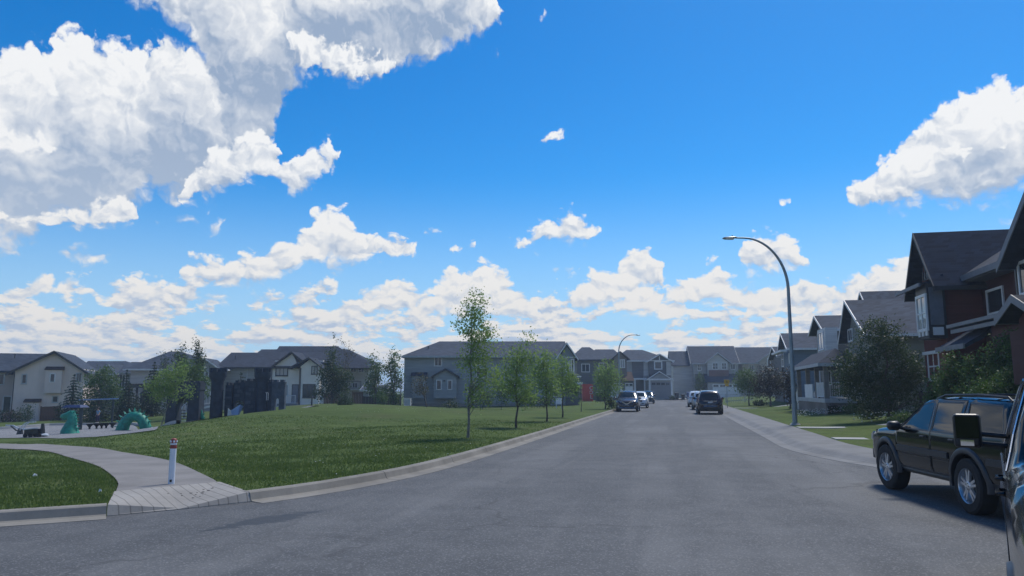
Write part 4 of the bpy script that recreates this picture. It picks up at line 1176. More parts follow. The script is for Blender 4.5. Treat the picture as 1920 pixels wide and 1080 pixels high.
# C2
org = P(1218, 748, 142)
h = House('house', 'grey house with white-braced front gable over a grey garage door, end of the street', 'house', (org.x, org.y, org.z), 0, FARG)
q = lambda u, v, off=0.0: h.hit(u, v, 'y', off)
zb = q(0, 750).z-.5; ze = q(0, 676).z
h.wallbox(q(1176, 0).x, q(1260, 0).x, 0, 11, zb, ze, S_GREY)
h.hiproof(q(1158, 0, -.6).x, q(1266, 0, -.6).x, -.6, 11.6, ze, q(0, 656, 5.5).z, ROOF_A, hx=(q(1176, 0, 5.5).x, q(1206, 0, 5.5).x), fascia=M_WHITE)
h.boxpx('siding_panel', 1185, 677, 1206, 712, -.12, -.004, S_DARK); h.boxpx('siding_panel', 1207, 677, 1217, 705, -.3, -.004, S_LGREY)
h.boxpx('entrance', 1192, 712, 1208, 746, -.10, -.004, S_DARK)
mb = MB()
for uu in (1191, 1209): xx = q(uu, 0, -1.4).x; mb.box(xx-.12, -1.5, zb, xx+.12, -1.26, q(0, 712, -1.4).z)
mb.box(q(1188, 0, -1.4).x, -1.6, q(0, 712, -1.4).z, q(1213, 0, -1.4).x, -.13, q(0, 709, -1.4).z); h.part('porch', mb, M_WHITE)
a, b, ap = q(1218, 0, -1), q(1258, 0, -1), q(1237, 665, -1)
h.gablewall(a.x, b.x, -1, -.003, zb+2.9, q(0, 677, -1).z, ap.z-.12, S_DARK)
rf = h.gableroof(a.x-.5, b.x+.5, -1.5, 4, q(0, 678, -1).z, ap.z+.15, ROOF_A, fascia=M_WHITE, fw=.16)
mb = MB(); xm = (a.x+b.x)/2; mb.box(a.x-.3, -1.16, q(0, 677, -1).z-.02, b.x+.3, -1.02, q(0, 677, -1).z+.16); mb.box(xm-.08, -1.15, q(0, 677, -1).z+.17, xm+.08, -1.03, ap.z-.3); h.part('gable_brace', mb, M_WHITE)
h.winpx(1226, 677, 1242, 693, off=-1, fw=.20, nx=1)
h.boxpx('siding_panel', 1249, 678, 1258, 704, -1.1, -1.003, S_LGREY)
a, b, ap = q(1212, 0, -2.6), q(1262, 0, -2.6), q(1238, 697, -2.6)
h.gablewall(q(1216, 0, -2.4).x, q(1261, 0, -2.4).x, -2.4, -1.006, zb, q(0, 711, -2.6).z, ap.z-.3, S_GREY)
h.gableroof(a.x, b.x, -2.8, -.6, q(0, 711, -2.6).z-.05, ap.z+.1, ROOF_A, fascia=M_WHITE, fw=.14)
h.boxpx('beam', 1214, 710, 1262, 713, -2.75, -2.41, M_WHITE)
garage_door(h, 1221, 716, 1257, 746, -2.4, M_GDOORG)
mb = MB(); mb.box(q(1217, 0, -2.5).x, -2.55, zb, q(1220, 0, -2.5).x, -2.41, q(0, 713, -2.5).z); h.part('pillar', mb, M_WHITE)
mb = MB(); mb.box(q(1258, 0, -2.5).x, -2.55, zb, q(1261, 0, -2.5).x, -2.41, q(0, 713, -2.5).z); h.part('pillar', mb, M_WHITE)
# C3
org = P(1325, 748, 150)
h = House('house', 'blue-grey house with twin front windows over a red stone band, end of the street', 'house', (org.x, org.y, org.z), rad(-7), FARG)
q = lambda u, v, off=0.0: h.hit(u, v, 'y', off)
zb = q(0, 752).z-.5; ze = q(1310, 680).z
xA, xB = q(1301, 0).x, q(1386, 0).x
h.gablewall(0, 11, xA, xB, zb, ze, q(0, 651, 5.5).z-.2, S_GREY, axis='x')
h.gableroof(-.6, 11.6, xA-.5, xB+.2, ze-.2, q(1320, 650, 5.5).z+.1, ROOF_A, axis='x', fascia=M_GREYTRIM)
h.gablewall(1.5, 9.5, q(1262, 0, 3).x, xA-.003, zb, ze-.2, q(0, 664, 5.5).z, S_LGREY, axis='x')
h.gableroof(1.0, 10.0, q(1257, 0, 3).x, xA-.51, ze-.5, q(0, 660, 5.5).z+.2, ROOF_A, axis='x')
a, b, ap = q(1328, 0, -.8), q(1367, 0, -.8), q(1349, 662, -.8)
h.gablewall(a.x, b.x, -.8, -.003, zb+2.8, q(1340, 679, -.8).z, ap.z-.15, S_LGREY)
h.gableroof(a.x-.5, b.x+.6, -1.2, 5.0, q(1340, 679, -.8).z-.15, ap.z+.1, ROOF_A, fascia=M_GREYTRIM)
for (u0, u1) in ((1335, 1347), (1352, 1363)): h.winpx(u0, 680, u1, 693, off=-.8, fw=.13, nx=2, nz=2)
h.winpx(1307, 682, 1315, 695, fw=.1, nx=2, nz=2); h.winpx(1369, 681, 1379, 693, fw=.1, nx=2)
M_REDST = stucco('stone_red', (0.21, 0.12, 0.11), 0.3)
h.boxpx('stone_band', 1329, 694, 1367, 708, -1.0, -.803, M_REDST)
mb = MB(); a, b = q(1322, 706, -3), q(1392, 717, -3); mb.prism([(-3.2, b.z), (0, b.z), (0, a.z+.6)], a.x, b.x, 'x'); h.part('roof', mb, ROOF_A)
h.wallbox(q(1327, 0, -2.9).x, q(1392, 0, -2.9).x, -2.9, -.003, zb, b.z-.003, S_GREY)
garage_door(h, 1336, 720, 1387, 747, -2.9, M_GDOOR, n=4)
h.boxpx('entrance', 1303, 701, 1322, 746, -.12, -.004, S_DARK)
# C4
org = P(1415, 748, 152)
h = House('house', 'tan house with slate roof and an arched-window gable, behind the dark red tree', 'house', (org.x, org.y, org.z), rad(-7), FARG)
q = lambda u, v, off=0.0: h.hit(u, v, 'y', off)
zb = q(0, 752).z-.5; ze = q(1400, 679).z
xA, xB = q(1394, 0).x, q(1470, 0).x
h.gablewall(0, 11, xA, xB, zb, ze, q(1400, 652, 5.5).z-.2, S_TAN, axis='x')
h.gableroof(-.6, 11.6, q(1383, 0, 2).x, xB+.3, ze-.2, q(1400, 652, 5.5).z+.1, ROOF_A, axis='x', fascia=M_GREYTRIM)
a, b, ap = q(1426, 0, -.8), q(1462, 0, -.8), q(1444, 664, -.8)
h.gablewall(a.x, b.x, -.8, -.003, zb, q(1440, 677, -.8).z, ap.z-.15, S_TAN)
h.gableroof(a.x-.4, b.x+.4, -1.2, 5.0, q(1440, 677, -.8).z-.15, ap.z+.1, ROOF_A, fascia=M_GREYTRIM)
h.winpx(1438, 671, 1452, 690, off=-.8, fw=.13, nx=2); h.winpx(1404, 684, 1414, 696, fw=.1, nx=2)
h.winpx(1398, 716, 1412, 742, fw=.1, nx=2)
# distant roofs seen over the left houses: one more house between A1 and A2b
# ================================================================ houses along the right hand side
ROWG = 'houses along the right side of the street'
RZ = math.atan2(-math.cos(RA), -math.sin(RA))
def row(name_label, s0, t0=11.0, z=.6):
    o = R(s0, t0, z)
    return House('house', name_label, 'house', (o.x, o.y, o.z), RZ, ROWG)
def front_gable(h, ap, le, re, mat, off=-.5, depth=10, roof=None, fascia=M_WHITE, wall_in=.55, zb=-.8, fw=.14):
    A = h.hit(*ap, 'y', off); L = h.hit(*le, 'y', off); Rr = h.hit(*re, 'y', off)
    ze = (L.z+Rr.z)/2
    h.gablewall(L.x+wall_in, Rr.x-wall_in, off+.5, depth, zb, ze-.1, A.z-.3, mat, xm=A.x)
    h.gableroof(L.x, Rr.x, off, depth+.5, ze, A.z, roof or ROOF_A, xm=A.x, fascia=fascia, fw=fw)
    return A, L, Rr, ze
# ---- R5 far blue one
h = row('dark blue-grey gabled house beyond the lamp post, farthest of the right-hand row', 92)
front_gable(h, (1447, 650), (1440, 672), (1457, 668), S_DARK)
# ---- R4 blue
h = row('blue sided house with slate gable roof, directly behind the tall lamp post', 80)
A, L, Rr, ze = front_gable(h, (1463, 625), (1457, 655), (1475, 658), S_BLUE)
h.winpx(1465, 660, 1471, 688, off=-.02, fw=.14, nx=1, nz=2, pane=M_GLASSC); 
f = MB(); a = h.hit(1462, 655, 'y', -1.0); b = h.hit(1500, 640, 'x', Rr.x+.2)
f.box(L.x, -1.1, ze-.35, Rr.x+.3, -.55, ze-.15); h.part('pent_roof', f, M_WHITE)
h.winpx(1478, 662, 1486, 682, off=Rr.x-.55, axis='x', sgn=1, fw=.1)
h.winpx(1466, 705, 1472, 728, off=-.02, fw=.12)
S_TAND = siding('siding_dark_tan', (0.20, 0.19, 0.18), 0.13)
# ---- R3 tan with a hipped porch
h = row('tan house with hipped front porch, white stairs and balustrade, right of the lamp post', 64)
A, L, Rr, ze = front_gable(h, (1526, 592), (1516, 626), (1541, 617), S_TAND)
h.gableroof(L.x-4, Rr.x-1.5, 3.5, 12, ze+.3, h.hit(1552, 579, 'y', 3.5).z, ROOF_A, fascia=M_WHITE)
bw = h.boxpx('bay', 1532, 620, 1549, 662, -.8, -.003, S_WHITE)
h.winpx(1534, 624, 1546, 656, off=-.8, fw=.10, nx=2, pane=M_GLASSC)
h.winpx(1556, 640, 1566, 662, off=Rr.x-.55, axis='x', sgn=1, fw=.1)
# porch (toward the street)
py = -2.3
x0, x1 = h.hit(1492, 683, 'y', py).x, h.hit(1543, 683, 'y', py).x
zr = h.hit(1530, 683, 'y', py).z; pz = h.hit(1540, 747, 'y', py).z
h.hiproof(x0-.3, x1+.3, py-.3, -.01, zr, zr+.95, ROOF_B, fascia=M_GREYTRIM, hx=(x0+1.3, x1-1.3))
mb = MB(); mb.box(x0, py, pz-.25, x1, -.01, pz); pf = h.part('porch_floor', mb, M_GREYTRIM)
mb = MB(); mb.box(x0+.1, py+.06, -1.0, x1-.05, py+.14, pz-.255); h.part('porch_skirt', mb, S_STONE, pf)
for xx in (x0+.15, (x0*.62+x1*.38), (x0*.3+x1*.7), x1-.15):
    mb = MB(); mb.box(xx-.13, py+.02, pz, xx+.13, py+.28, zr-.19); h.part('porch_post', mb, S_TAND, pf)
h.railing([(x0*.28+x1*.72, py+.1, pz), (x1-.15, py+.1, pz)], .95, M_WHITE, .12, pf)
h.railing([(x1-.1, py+.1, pz), (x1-.1, -.2, pz)], .95, M_WHITE, .12, pf)
mb = MB(); mb.box(x0*.66+x1*.34, py-.02, pz, x0*.38+x1*.62, py+.05, pz+.9); h.part('screen_panel', mb, M_WHITE, pf)
# stair down towards the walk
mb = MB(); n = 6
sx0 = x0-2.6
for k in range(n):
    xa = x0-(k+1)*.42; zt_ = pz-(k+1)*(pz+.35)/ (n+1); mb.box(xa, py+.2, -1.0, xa+.42, py+1.5, zt_)
stp = h.part('stair', mb, M_GREYTRIM)
for yy in (py+.2, py+1.5):
    h.railing([(x0, yy, pz-.05), (sx0, yy, pz-(pz+.35)*n/(n+1)-.05)], .95, M_WHITE, .14, stp)
d = MB(); a, b = h.hit(1531, 696, 'y', -.02), h.hit(1541, 745, 'y', -.02); d.box(a.x, -.1, pz, b.x, -.02, a.z); h.part('door', d, M_WHITE)
h.winpx(1549, 695, 1560, 722, off=-.02, fw=.1, nx=2)
# ---- R2 slate house behind the big round tree
h = row('slate-roofed grey-green house behind the big round tree, next to the red house', 52)
S_SAGE = siding('siding_sage', (0.19, 0.21, 0.19), 0.13)
A, L, Rr, ze = front_gable(h, (1583, 563), (1571, 628), (1622, 640), S_SAGE, depth=16)
h.winpx(1590, 618, 1600, 640, off=-.02, fw=.1, nx=2); h.winpx(1591, 690, 1602, 724, off=-.02, fw=.1, nx=2)
h.hiproof(Rr.x-6.5, Rr.x+.6, 3.0, 16, ze+.6, h.hit(1700, 541, 'y', 9.5).z, ROOF_B)
# ---- R1 red house
h = row('tall dark red house with steep slate gable and white half-timbered bay window', 36)
A, L, Rr, ze = front_gable(h, (1712, 437), (1696, 549), (1752, 547), S_RED, off=-.55, depth=11, roof=ROOF_B, fascia=M_DARKTRIM)
# south slope carries on down over the recessed part
xn = h.hit(1905, 490, 'y', 1.2).x
rec = 1.4
zwt = h.hit(1858, 500, 'y', rec-.7).z
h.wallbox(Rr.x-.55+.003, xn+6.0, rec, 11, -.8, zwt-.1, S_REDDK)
mb = MB(); hz = zwt+.05
mb.prism([(rec-.75, hz), (5.8, hz+3.4), (5.8, hz+3.2), (rec-.75, hz-.16)], Rr.x-.6, xn+6, 'x'); r_ = h.part('roof', mb, ROOF_B)
mb = MB(); mb.box(Rr.x-.5, rec-.86, hz-.24, xn+1, rec-.752, hz+.0); h.part('gutter', mb, M_TRIM2, r_)
mb = MB(); mb.box(Rr.x-.4, rec-.74, hz-.27, xn+1, rec-.003, hz-.20); h.part('soffit', mb, M_TRIM2, r_)
h.winpx(1800, 552, 1814, 598, off=rec, fw=.10, pane=M_GLASSC); h.winpx(1850, 545, 1886, 585, off=rec, fw=.10)
h.boxpx('corner_board', 1824, 548, 1832, 600, rec-.06, rec-.004, M_DARKTRIM)
# half timbering in the gable
zt0 = h.hit(1725, 530, 'y', -.08).z
mb = MB(); hh = A.z-1.3
xa, xb = L.x+1.3, Rr.x-1.2
def hz_at(x): return ze-.55+(A.z-ze)*(1-abs(x-A.x)/max(A.x-L.x, Rr.x-A.x))*0.95
mb.prism([(xa, zt0), (xb, zt0), (A.x, hz_at(A.x)-.6)], -.12, -.053); h.part('gable_panel', mb, M_WHITE)
for k in range(5):
    x = xa+(xb-xa)*(k+.5)/5; top = zt0+(hz_at(A.x)-.6-zt0)*max(0, 1-abs(x-A.x)/((xb-xa)/2))
    if top-zt0 > .2:
        mb = MB(); mb.box(x-.06, -.17, zt0, x+.06, -.121, top); h.part('timber', mb, M_DARKTRIM)
mb = MB(); mb.prism([(-.95, zt0-.42), (-.053, zt0-.05), (-.053, zt0-.42)], L.x+.3, Rr.x-.4, 'x'); pr = h.part('pent_roof', mb, ROOF_B)
mb = MB(); mb.box(L.x+.25, -1.03, zt0-.55, Rr.x-.35, -.952, zt0-.40); h.part('fascia', mb, M_TRIM2, pr)
# bay window
b0, b1 = h.hit(1717, 556, 'y', -.75), h.hit(1743, 634, 'y', -.75)
mb = MB(); mb.box(b0.x, -.75, b1.z, b1.x, -.053, zt0-.43); bay = h.part('bay', mb, M_DARKTRIM)
h.winpx(1718, 557, 1742, 620, off=-.75, fw=.12, nx=2, nz=2, pane=M_GLASSC, parent=bay)
for k in range(3):
    w = (b1.x-b0.x)/3; mb = MB(); mb.box(b0.x+w*k+.10, -.79, b1.z+.12, b0.x+w*(k+1)-.10, -.752, b1.z+.45); h.part('bay_panel', mb, M_WHITE, bay)
mb = MB(); mb.box(b1.x-.01, -.66, b1.z+.55, b1.x+.05, -.16, zt0-.6); h.part('bay_side_trim', mb, M_TRIM2, bay)
mb = MB(); mb.box(b1.x+.003, -.60, b1.z+.12, b1.x+.04, -.2, b1.z+.45); h.part('bay_panel', mb, M_WHITE, bay)
# ground floor window and side
h.winpx(1740, 661, 1766, 714, off=-.02, fw=.11, nx=2, nz=2)
mb = MB(); zz_ = h.hit(1750, 664, 'y', -.05).z; a, b = h.hit(1736, 0, 'y', -.1).x, h.hit(1768, 0, 'y', -.1).x
mb.box(a, -.14, zz_, b, -.053, zz_+.14); h.part('trim', mb, M_WHITE)
# little side roof over the entrance
a, b = h.hit(1762, 655, 'y', -.9), h.hit(1800, 655, 'y', -.9)
mb = MB(); mb.prism([(-1.0, a.z-.1), (-1.0, a.z+.04), (rec, a.z+1.45), (rec, a.z+1.2)], a.x, b.x+.8, 'x'); er = h.part('entry_roof', mb, ROOF_B)
mb = MB(); mb.box(a.x-.02, -1.06, a.z-.12, b.x+.8, -1.003, a.z+.06); h.part('fascia', mb, M_TRIM2, er)
mb = MB(); mb.box(a.x+.3, -.95, -.7, a.x+.75, -.5, a.z-.13); h.part('entry_pillar', mb, S_RED, er)
mb = MB(); mb.box(b.x-.9, rec-.08, .2, b.x+.1, rec-.004, 2.5); h.part('door', mb, M_DARKTRIM)
# low porch roof with double white gutter
a, b = h.hit(1784, 608, 'y', -.6), h.hit(1876, 596, 'y', -.6)
zpr = (a.z+b.z)/2
mb = MB(); mb.prism([(-.65, zpr-.12), (-.65, zpr+.02), (rec, zpr+.55), (rec, zpr+.3)], a.x, b.x+1.5, 'x'); prf = h.part('porch_roof', mb, ROOF_B)
mb = MB(); mb.box(a.x-.03, -.78, zpr-.08, b.x+1.5, -.655, zpr+.05); h.part('gutter', mb, M_TRIM2, prf)
mb = MB(); mb.box(a.x+.2, -.72, zpr-.30, b.x+1.5, -.66, zpr-.16); h.part('fascia', mb, M_TRIM2, prf)
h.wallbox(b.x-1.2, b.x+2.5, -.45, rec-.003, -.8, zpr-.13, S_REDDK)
# ---- R0 near gable with pale siding
h = row('near house with dark steep gable and pale lap siding, cut off by the right edge', 27)
A2 = h.hit(1960, 262, 'y', -.6); L2 = h.hit(1869, 497, 'y', -.6)
wR = 2*A2.x-L2.x
h.gablewall(L2.x+.6, wR-.6, 0, 11, -.8, L2.z-.05, A2.z-.4, S_WHITE)
h.gableroof(L2.x, wR, -.6, 11.5, L2.z, A2.z, ROOF_B, fascia=M_TRIM2, fw=.20)
h.winpx(1909, 492, 1945, 548, off=0, fw=.10, nx=2); h.boxpx('shutter', 1900, 494, 1908, 552, -.06, -.003, M_DARKTRIM)
g1, g2 = h.hit(1866, 597, 'y', -1.9), h.hit(1897, 553, 'y', -1.9)
wg = 2*g2.x-g1.x
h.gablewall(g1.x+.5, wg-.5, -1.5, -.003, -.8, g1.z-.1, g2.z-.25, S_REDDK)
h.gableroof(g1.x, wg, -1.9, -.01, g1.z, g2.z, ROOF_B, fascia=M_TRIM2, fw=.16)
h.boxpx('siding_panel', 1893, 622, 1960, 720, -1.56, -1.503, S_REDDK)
# ================================================================ vehicles
def interp(tab, x):
    if x <= tab[0][0]: return tab[0][1]
    for a, b in zip(tab[:-1], tab[1:]):
        if x <= b[0]: return a[1]+(b[1]-a[1])*(x-a[0])/(b[0]-a[0])
    return tab[-1][1]
def resample(pts, step):
    out = [Vector(pts[0])]
    for a, b in zip(pts[:-1], pts[1:]):
        a = Vector(a); b = Vector(b); n = max(1, round((b-a).length/step))
        for k in range(1, n+1): out.append(a.lerp(b, k/n))
    return out
def smooth_prof(pts, n=2):
    """corner cutting, ends kept"""
    pts = [Vector(p) for p in pts]
    for _ in range(n):
        o = [pts[0]]
        for a, b in zip(pts[:-1], pts[1:]): o += [a.lerp(b, .2), a.lerp(b, .8)]
        o.append(pts[-1]); pts = o
    return pts
def shrink(poly, d):
    n = len(poly); P_ = [Vector(p) for p in poly]
    ar = sum(P_[i].x*P_[(i+1)%n].y-P_[(i+1)%n].x*P_[i].y for i in range(n)); sg = 1 if ar > 0 else -1
    out = []
    for i in range(n):
        a, b, c = P_[i-1], P_[i], P_[(i+1)%n]
        n1 = Vector((-(b-a).y, (b-a).x)).normalized()*sg; n2 = Vector((-(c-b).y, (c-b).x)).normalized()*sg
        m = (n1+n2); m = m/max(.3, m.length_squared)*2
        out.append(b+m*d)
    return out
def car_body(root, sp, paint_m, step=0.09):
    prof = smooth_prof(sp['profile'], 2)
    prof = resample(prof, step)
    arches = sp['arches']; zb = sp['sill']
    # closed outline, bottom with wheel arches
    xs0, xs1 = prof[0].x, prof[-1].x          # rear bottom ... front bottom
    bottom = []
    for (cx, cz, r) in sorted(arches, key=lambda a: -a[0]):
        dx = math.sqrt(max(0, r*r-(cz-zb)**2)); a0 = math.atan2(zb-cz, dx); a1 = math.pi-a0
        bottom += [Vector((cx+r*math.cos(a0+(a1-a0)*k/14), cz+r*math.sin(a0+(a1-a0)*k/14))) for k in range(15)]
    outline = prof + resample([prof[-1]]+bottom[:1], .15)[1:-1]
    outline += bottom[:15] + resample([bottom[14], bottom[15]], .15)[1:-1] + bottom[15:] + resample([bottom[-1], prof[0]], .15)[1:-1]
    wins = [[Vector(p) for p in w] for w in sp['windows']]
    doors = [[Vector(p) for p in d] for d in sp['doors']]
    loops = [outline]
    for w in wins: loops += [w, shrink(w, -0.022)]
    for d in doors: loops += [shrink(d, .006), shrink(d, -.006)]
    pts = []; edges = []
    for L in loops:
        o = len(pts); pts += [Vector((p[0], p[1])) for p in L]; n = len(L)
        edges += [(o+i, o+(i+1)%n) for i in range(n)]
    gx = np.arange(min(p.x for p in outline), max(p.x for p in outline), step); gz = np.arange(zb, max(p.y for p in outline), step)
    GX, GZ = np.meshgrid(gx, gz); GX, GZ = GX.ravel(), GZ.ravel()
    k = inpoly(GX, GZ, outline); GX, GZ = GX[k], GZ[k]
    allp = np.array([[p.x, p.y] for p in pts])
    for a, b in zip(GX, GZ):
        if ((allp-[a, b])**2).sum(1).min() > (.4*step)**2: pts.append(Vector((a, b)))
    r = delaunay_2d_cdt(pts, edges, [], 0, 1e-6)
    vo, fo = r[0], r[2]
    PX = np.array([p.x for p in prof]); PZ = np.array([p.y for p in prof])
    def half(x, z):
        w = interp(sp['wz'], z)*interp(sp['wx'], x)
        d = math.sqrt(((PX-x)**2+(PZ-z)**2).min()); rr = sp.get('round', .08)
        if d < rr:
            q = (rr-d)/rr; w -= rr*.55*(1-math.sqrt(max(0, 1-q*q)))
        return w
    vx = [(p.x, p.y, half(p.x, p.y)) for p in vo]
    winx = wins; gapw = [shrink(w, -0.022) for w in wins]
    d_in = [shrink(d, .006) for d in doors]; d_out = [shrink(d, -.006) for d in doors]
    def ins(c, poly): return bool(inpoly(np.array([c[0]]), np.array([c[1]]), [(q.x, q.y) for q in poly])[0])
    cls = []
    for f in fo:
        c = (sum(vo[i].x for i in f)/len(f), sum(vo[i].y for i in f)/len(f))
        if not ins(c, outline): cls.append(None); continue
        k = 'body'
        for j, w in enumerate(wins):
            if ins(c, w): k = ('win', j); break
            if ins(c, gapw[j]): k = 'seal'
        if k == 'body':
            for j in range(len(doors)):
                if ins(c, d_in[j]): k = ('door', j); break
                if ins(c, d_out[j]): k = 'gap'
        cls.append(k)
    clad_z = sp.get('clad', 0)
    body = MB(); doorm = [[MB() for _ in doors] for _ in (0, 1)]; winm = [[MB() for _ in wins] for _ in (0, 1)]
    def addf(mb, f, side, inset=0.0, mi=0):
        mb.cur = mi
        vs = [(vx[i][0], side*(vx[i][2]-inset), vx[i][1]) for i in f]
        if side > 0: vs = vs[::-1]
        mb.add(vs, [tuple(range(len(vs)))])
    for si, side in enumerate((1, -1)):
        for f, k in zip(fo, cls):
            if k is None: continue
            cz = sum(vo[i].y for i in f)/len(f)
            clad = 1 if cz < clad_z else 0
            if k == 'body': addf(body, f, side, 0, clad)
            elif k == 'seal': addf(body, f, side, 0.004, 1)
            elif k == 'gap': addf(body, f, side, 0.006, 2)
            elif k[0] == 'door': addf(doorm[si][k[1]], f, side, 0, clad)
            elif k[0] == 'win': addf(winm[si][k[1]], f, side, .008)
    # top, front and back skin
    NS = 12; glassm = {}
    nrm = []
    for i in range(len(prof)):
        t = (prof[min(i+1, len(prof)-1)]-prof[max(i-1, 0)]).normalized(); nrm.append(Vector((-t.y, t.x)))
    sgn = -1 if nrm[len(prof)//2].y < 0 else 1
    rows = []
    for i, p in enumerate(prof):
        w = half(p.x, p.y); row_ = []
        cr = interp(sp['crown'], p.x)
        for k in range(NS+1):
            y = -w+2*w*k/NS; e = 1-abs(y/w)**2.6
            n_ = nrm[i]*sgn*cr*e; row_.append((p.x+n_.x, y, p.y+n_.y))
        rows.append(row_)
    def zone(i):
        x = (prof[i].x+prof[i+1].x)/2; z = (prof[i].y+prof[i+1].y)/2
        for (nm, x0, x1, z0, z1, yf) in sp['glass']:
            if x0 <= x <= x1 and z0 <= z <= z1: return nm, yf
        return None, 0
    for i in range(len(prof)-1):
        nm, yf = zone(i)
        for k in range(NS):
            f = [rows[i][k], rows[i+1][k], rows[i+1][k+1], rows[i][k+1]]
            yc = abs((k+.5)/NS*2-1)
            if nm and yc < yf:
                g = glassm.setdefault(nm, MB()); g.add(f, [(0,1,2,3)])
            else:
                z = (prof[i].y+prof[i+1].y)/2; body.cur = 1 if z < clad_z else 0; body.add(f, [(0,1,2,3)])
    # floor pan closes the underside
    body.cur = 1
    for i in range(len(prof)-1): pass
    mats = [paint_m, sp.get('clad_mat', M_BLACKP), M_BLACKP]
    def weld(o):
        bm = bmesh.new(); bm.from_mesh(o.data); bmesh.ops.remove_doubles(bm, verts=bm.verts, dist=2e-4)
        bmesh.ops.recalc_face_normals(bm, faces=bm.faces); bm.to_mesh(o.data); bm.free()
        o.data.polygons.foreach_set('use_smooth', [True]*len(o.data.polygons))
        try: o.data.set_sharp_from_angle(angle=rad(38))
        except Exception: pass
        # even out the flank reflections: normals from the panel shape itself
        h_ = .05; nn = []; hit_ = 0
        for v in o.data.vertices:
            x, y, z = v.co; d = math.sqrt(((PX-x)**2+(PZ-z)**2).min())
            if d > .11 and abs(abs(y)-half(x, z)) < .012:
                gx_ = (half(x+h_, z)-half(x-h_, z))/(2*h_); gz_ = (half(x, z+h_)-half(x, z-h_))/(2*h_)
                q_ = Vector((-gx_, 1 if y > 0 else -1, -gz_)).normalized(); hit_ += 1
            else: q_ = Vector((0, 0, 0))
            nn.append(q_)
        if hit_: o.data.normals_split_custom_set_from_vertices(nn)
    b = body.build('body', mats, root, fixn=False); weld(b)
    for si in (0, 1):
        dobs = []
        for j, m in enumerate(doorm[si]):
            if m.f: o = m.build('door', mats, root, fixn=False); weld(o); dobs.append(o)
            else: dobs.append(None)
        for j, m in enumerate(winm[si]):
            if not m.f: continue
            par = b
            c = (sum(p.x for p in wins[j])/len(wins[j]), sum(p.y for p in wins[j])/len(wins[j]))
            for dj, d in enumerate(doors):
                if ins(c, d) and dobs[dj]: par = dobs[dj]
            o = m.build('side_window', M_CARGLASS, par, fixn=False); weld(o)
    for nm, g in glassm.items():
        o = g.build(nm, M_CARGLASS, root, fixn=False); weld(o)
    # underbody with wheel housings
    u = MB(); L0, L1 = min(p.x for p in prof)+.15, max(p.x for p in prof)-.15
    wmin = interp(sp['wz'], zb)
    arc_x = sorted([(cx-r*1.0, cx+r*1.0) for (cx, cz, r) in arches])
    u.box(L0, -wmin+.05, zb-.04, arc_x[0][0], wmin-.05, zb+.25); u.box(arc_x[0][1], -wmin+.05, zb-.04, arc_x[1][0], wmin-.05, zb+.25)
    u.box(arc_x[1][1], -wmin+.05, zb-.04, L1, wmin-.05, zb+.25); u.box(L0, -wmin+.34, zb-.02, L1, wmin-.34, zb+.5)
    u.build('underbody', M_BLACKP, root)
    return half
def wheel(root, x, y, r, w, rimr, side, style='five', steer=0.0):
    """side +1: outer face towards +y"""
    mb = MB()
    prof = [(rimr*.96, -w/2), (r*.90, -w/2), (r*.985, -w*.42), (r, -w*.25), (r, w*.25), (r*.985, w*.42), (r*.90, w/2), (rimr*1.02, w/2), (rimr*.96, w*.42)]
    mb.lathe([(a, b*side) for a, b in prof], 36, 'y', caps=False)
    t = mb.build('wheel', M_RUBBER, root, smooth=True, angle=30, loc=(x, y, r)); t.rotation_euler = (0, 0, steer)
    f = w/2*side
    rm = MB(); rm.lathe([(rimr*.80, f*.1), (rimr*.93, f*.35), (rimr*.97, f*.92), (rimr*1.0, f*1.0), (rimr*1.01, f*.8)], 36, 'y', caps=False)
    rm2 = MB(); rm2.lathe([(0.01, -f*.1), (rimr*.95, -f*.1), (rimr*.95, -f*.3), (.01, -f*.3)], 24, 'y'); 
    rr = rm.build('rim', M_ALU, t, smooth=True, angle=35)
    rm2.build('brake_disc', M_BLACKP, t)
    sp = MB(); n = 5
    for k in range(n):
        a = 2*math.pi*k/n+.3
        for da in ((-.17, .17) if style == 'five' else (0.0,)):
            c0 = Vector((math.cos(a+da*1.4)*rimr*.22, f*.86, math.sin(a+da*1.4)*rimr*.22)); c1 = Vector((math.cos(a+da)*rimr*.93, f*.80, math.sin(a+da)*rimr*.93))
            ww = rimr*(.085 if style == 'five' else .13)
            d = (c1-c0).normalized(); s_ = Vector((-d.z, 0, d.x))*ww; th = Vector((0, -f*.25, 0))
            v = [c0-s_, c0+s_, c1+s_*.8, c1-s_*.8]; v = v+[q+th for q in v]
            sp.add(v, [(0,1,2,3),(7,6,5,4),(0,4,5,1),(1,5,6,2),(2,6,7,3),(3,7,4,0)])
    sp.lathe([(rimr*.27, f*.55), (rimr*.27, f*.86), (rimr*.22, f*.93), (rimr*.10, f*.97), (.005, f*.97)], 16, 'y')
    sp.build('spokes', M_ALU, rr)
    nuts = MB()
    for k in range(5):
        a = 2*math.pi*k/5+.62; nuts.cyl((math.cos(a)*rimr*.17, f*.85, math.sin(a)*rimr*.17), rimr*.035, f*.13, 6, 'y')
    nuts.build('wheel_nuts', M_BLACKP, rr)
    return t
def carglass():
    m, n, b, o = base('car_glass')
    setp(n, b, (0.006, 0.008, 0.010), 0.03, 0, 0.45); return m
M_CARGLASS = carglass()
M_CLAD = plain('grey_cladding', (0.026, 0.030, 0.037), 0.42, var=0.1, sc=4)
M_LAMPR = plain('tail_lamp_red', (0.22, 0.012, 0.012), 0.18, coat=1.0, var=.05)
M_LAMPW = plain('headlamp_lens', (0.42, 0.44, 0.46), 0.08, 0.3, coat=1.0, var=.1)
M_PLATE = plain('plate_white', (0.6, 0.6, 0.6), 0.4, var=.03)
P_BLACK = paint('paint_black_green', (0.0035, 0.0055, 0.006), rough=.13, coat=.25, dirt=.05)
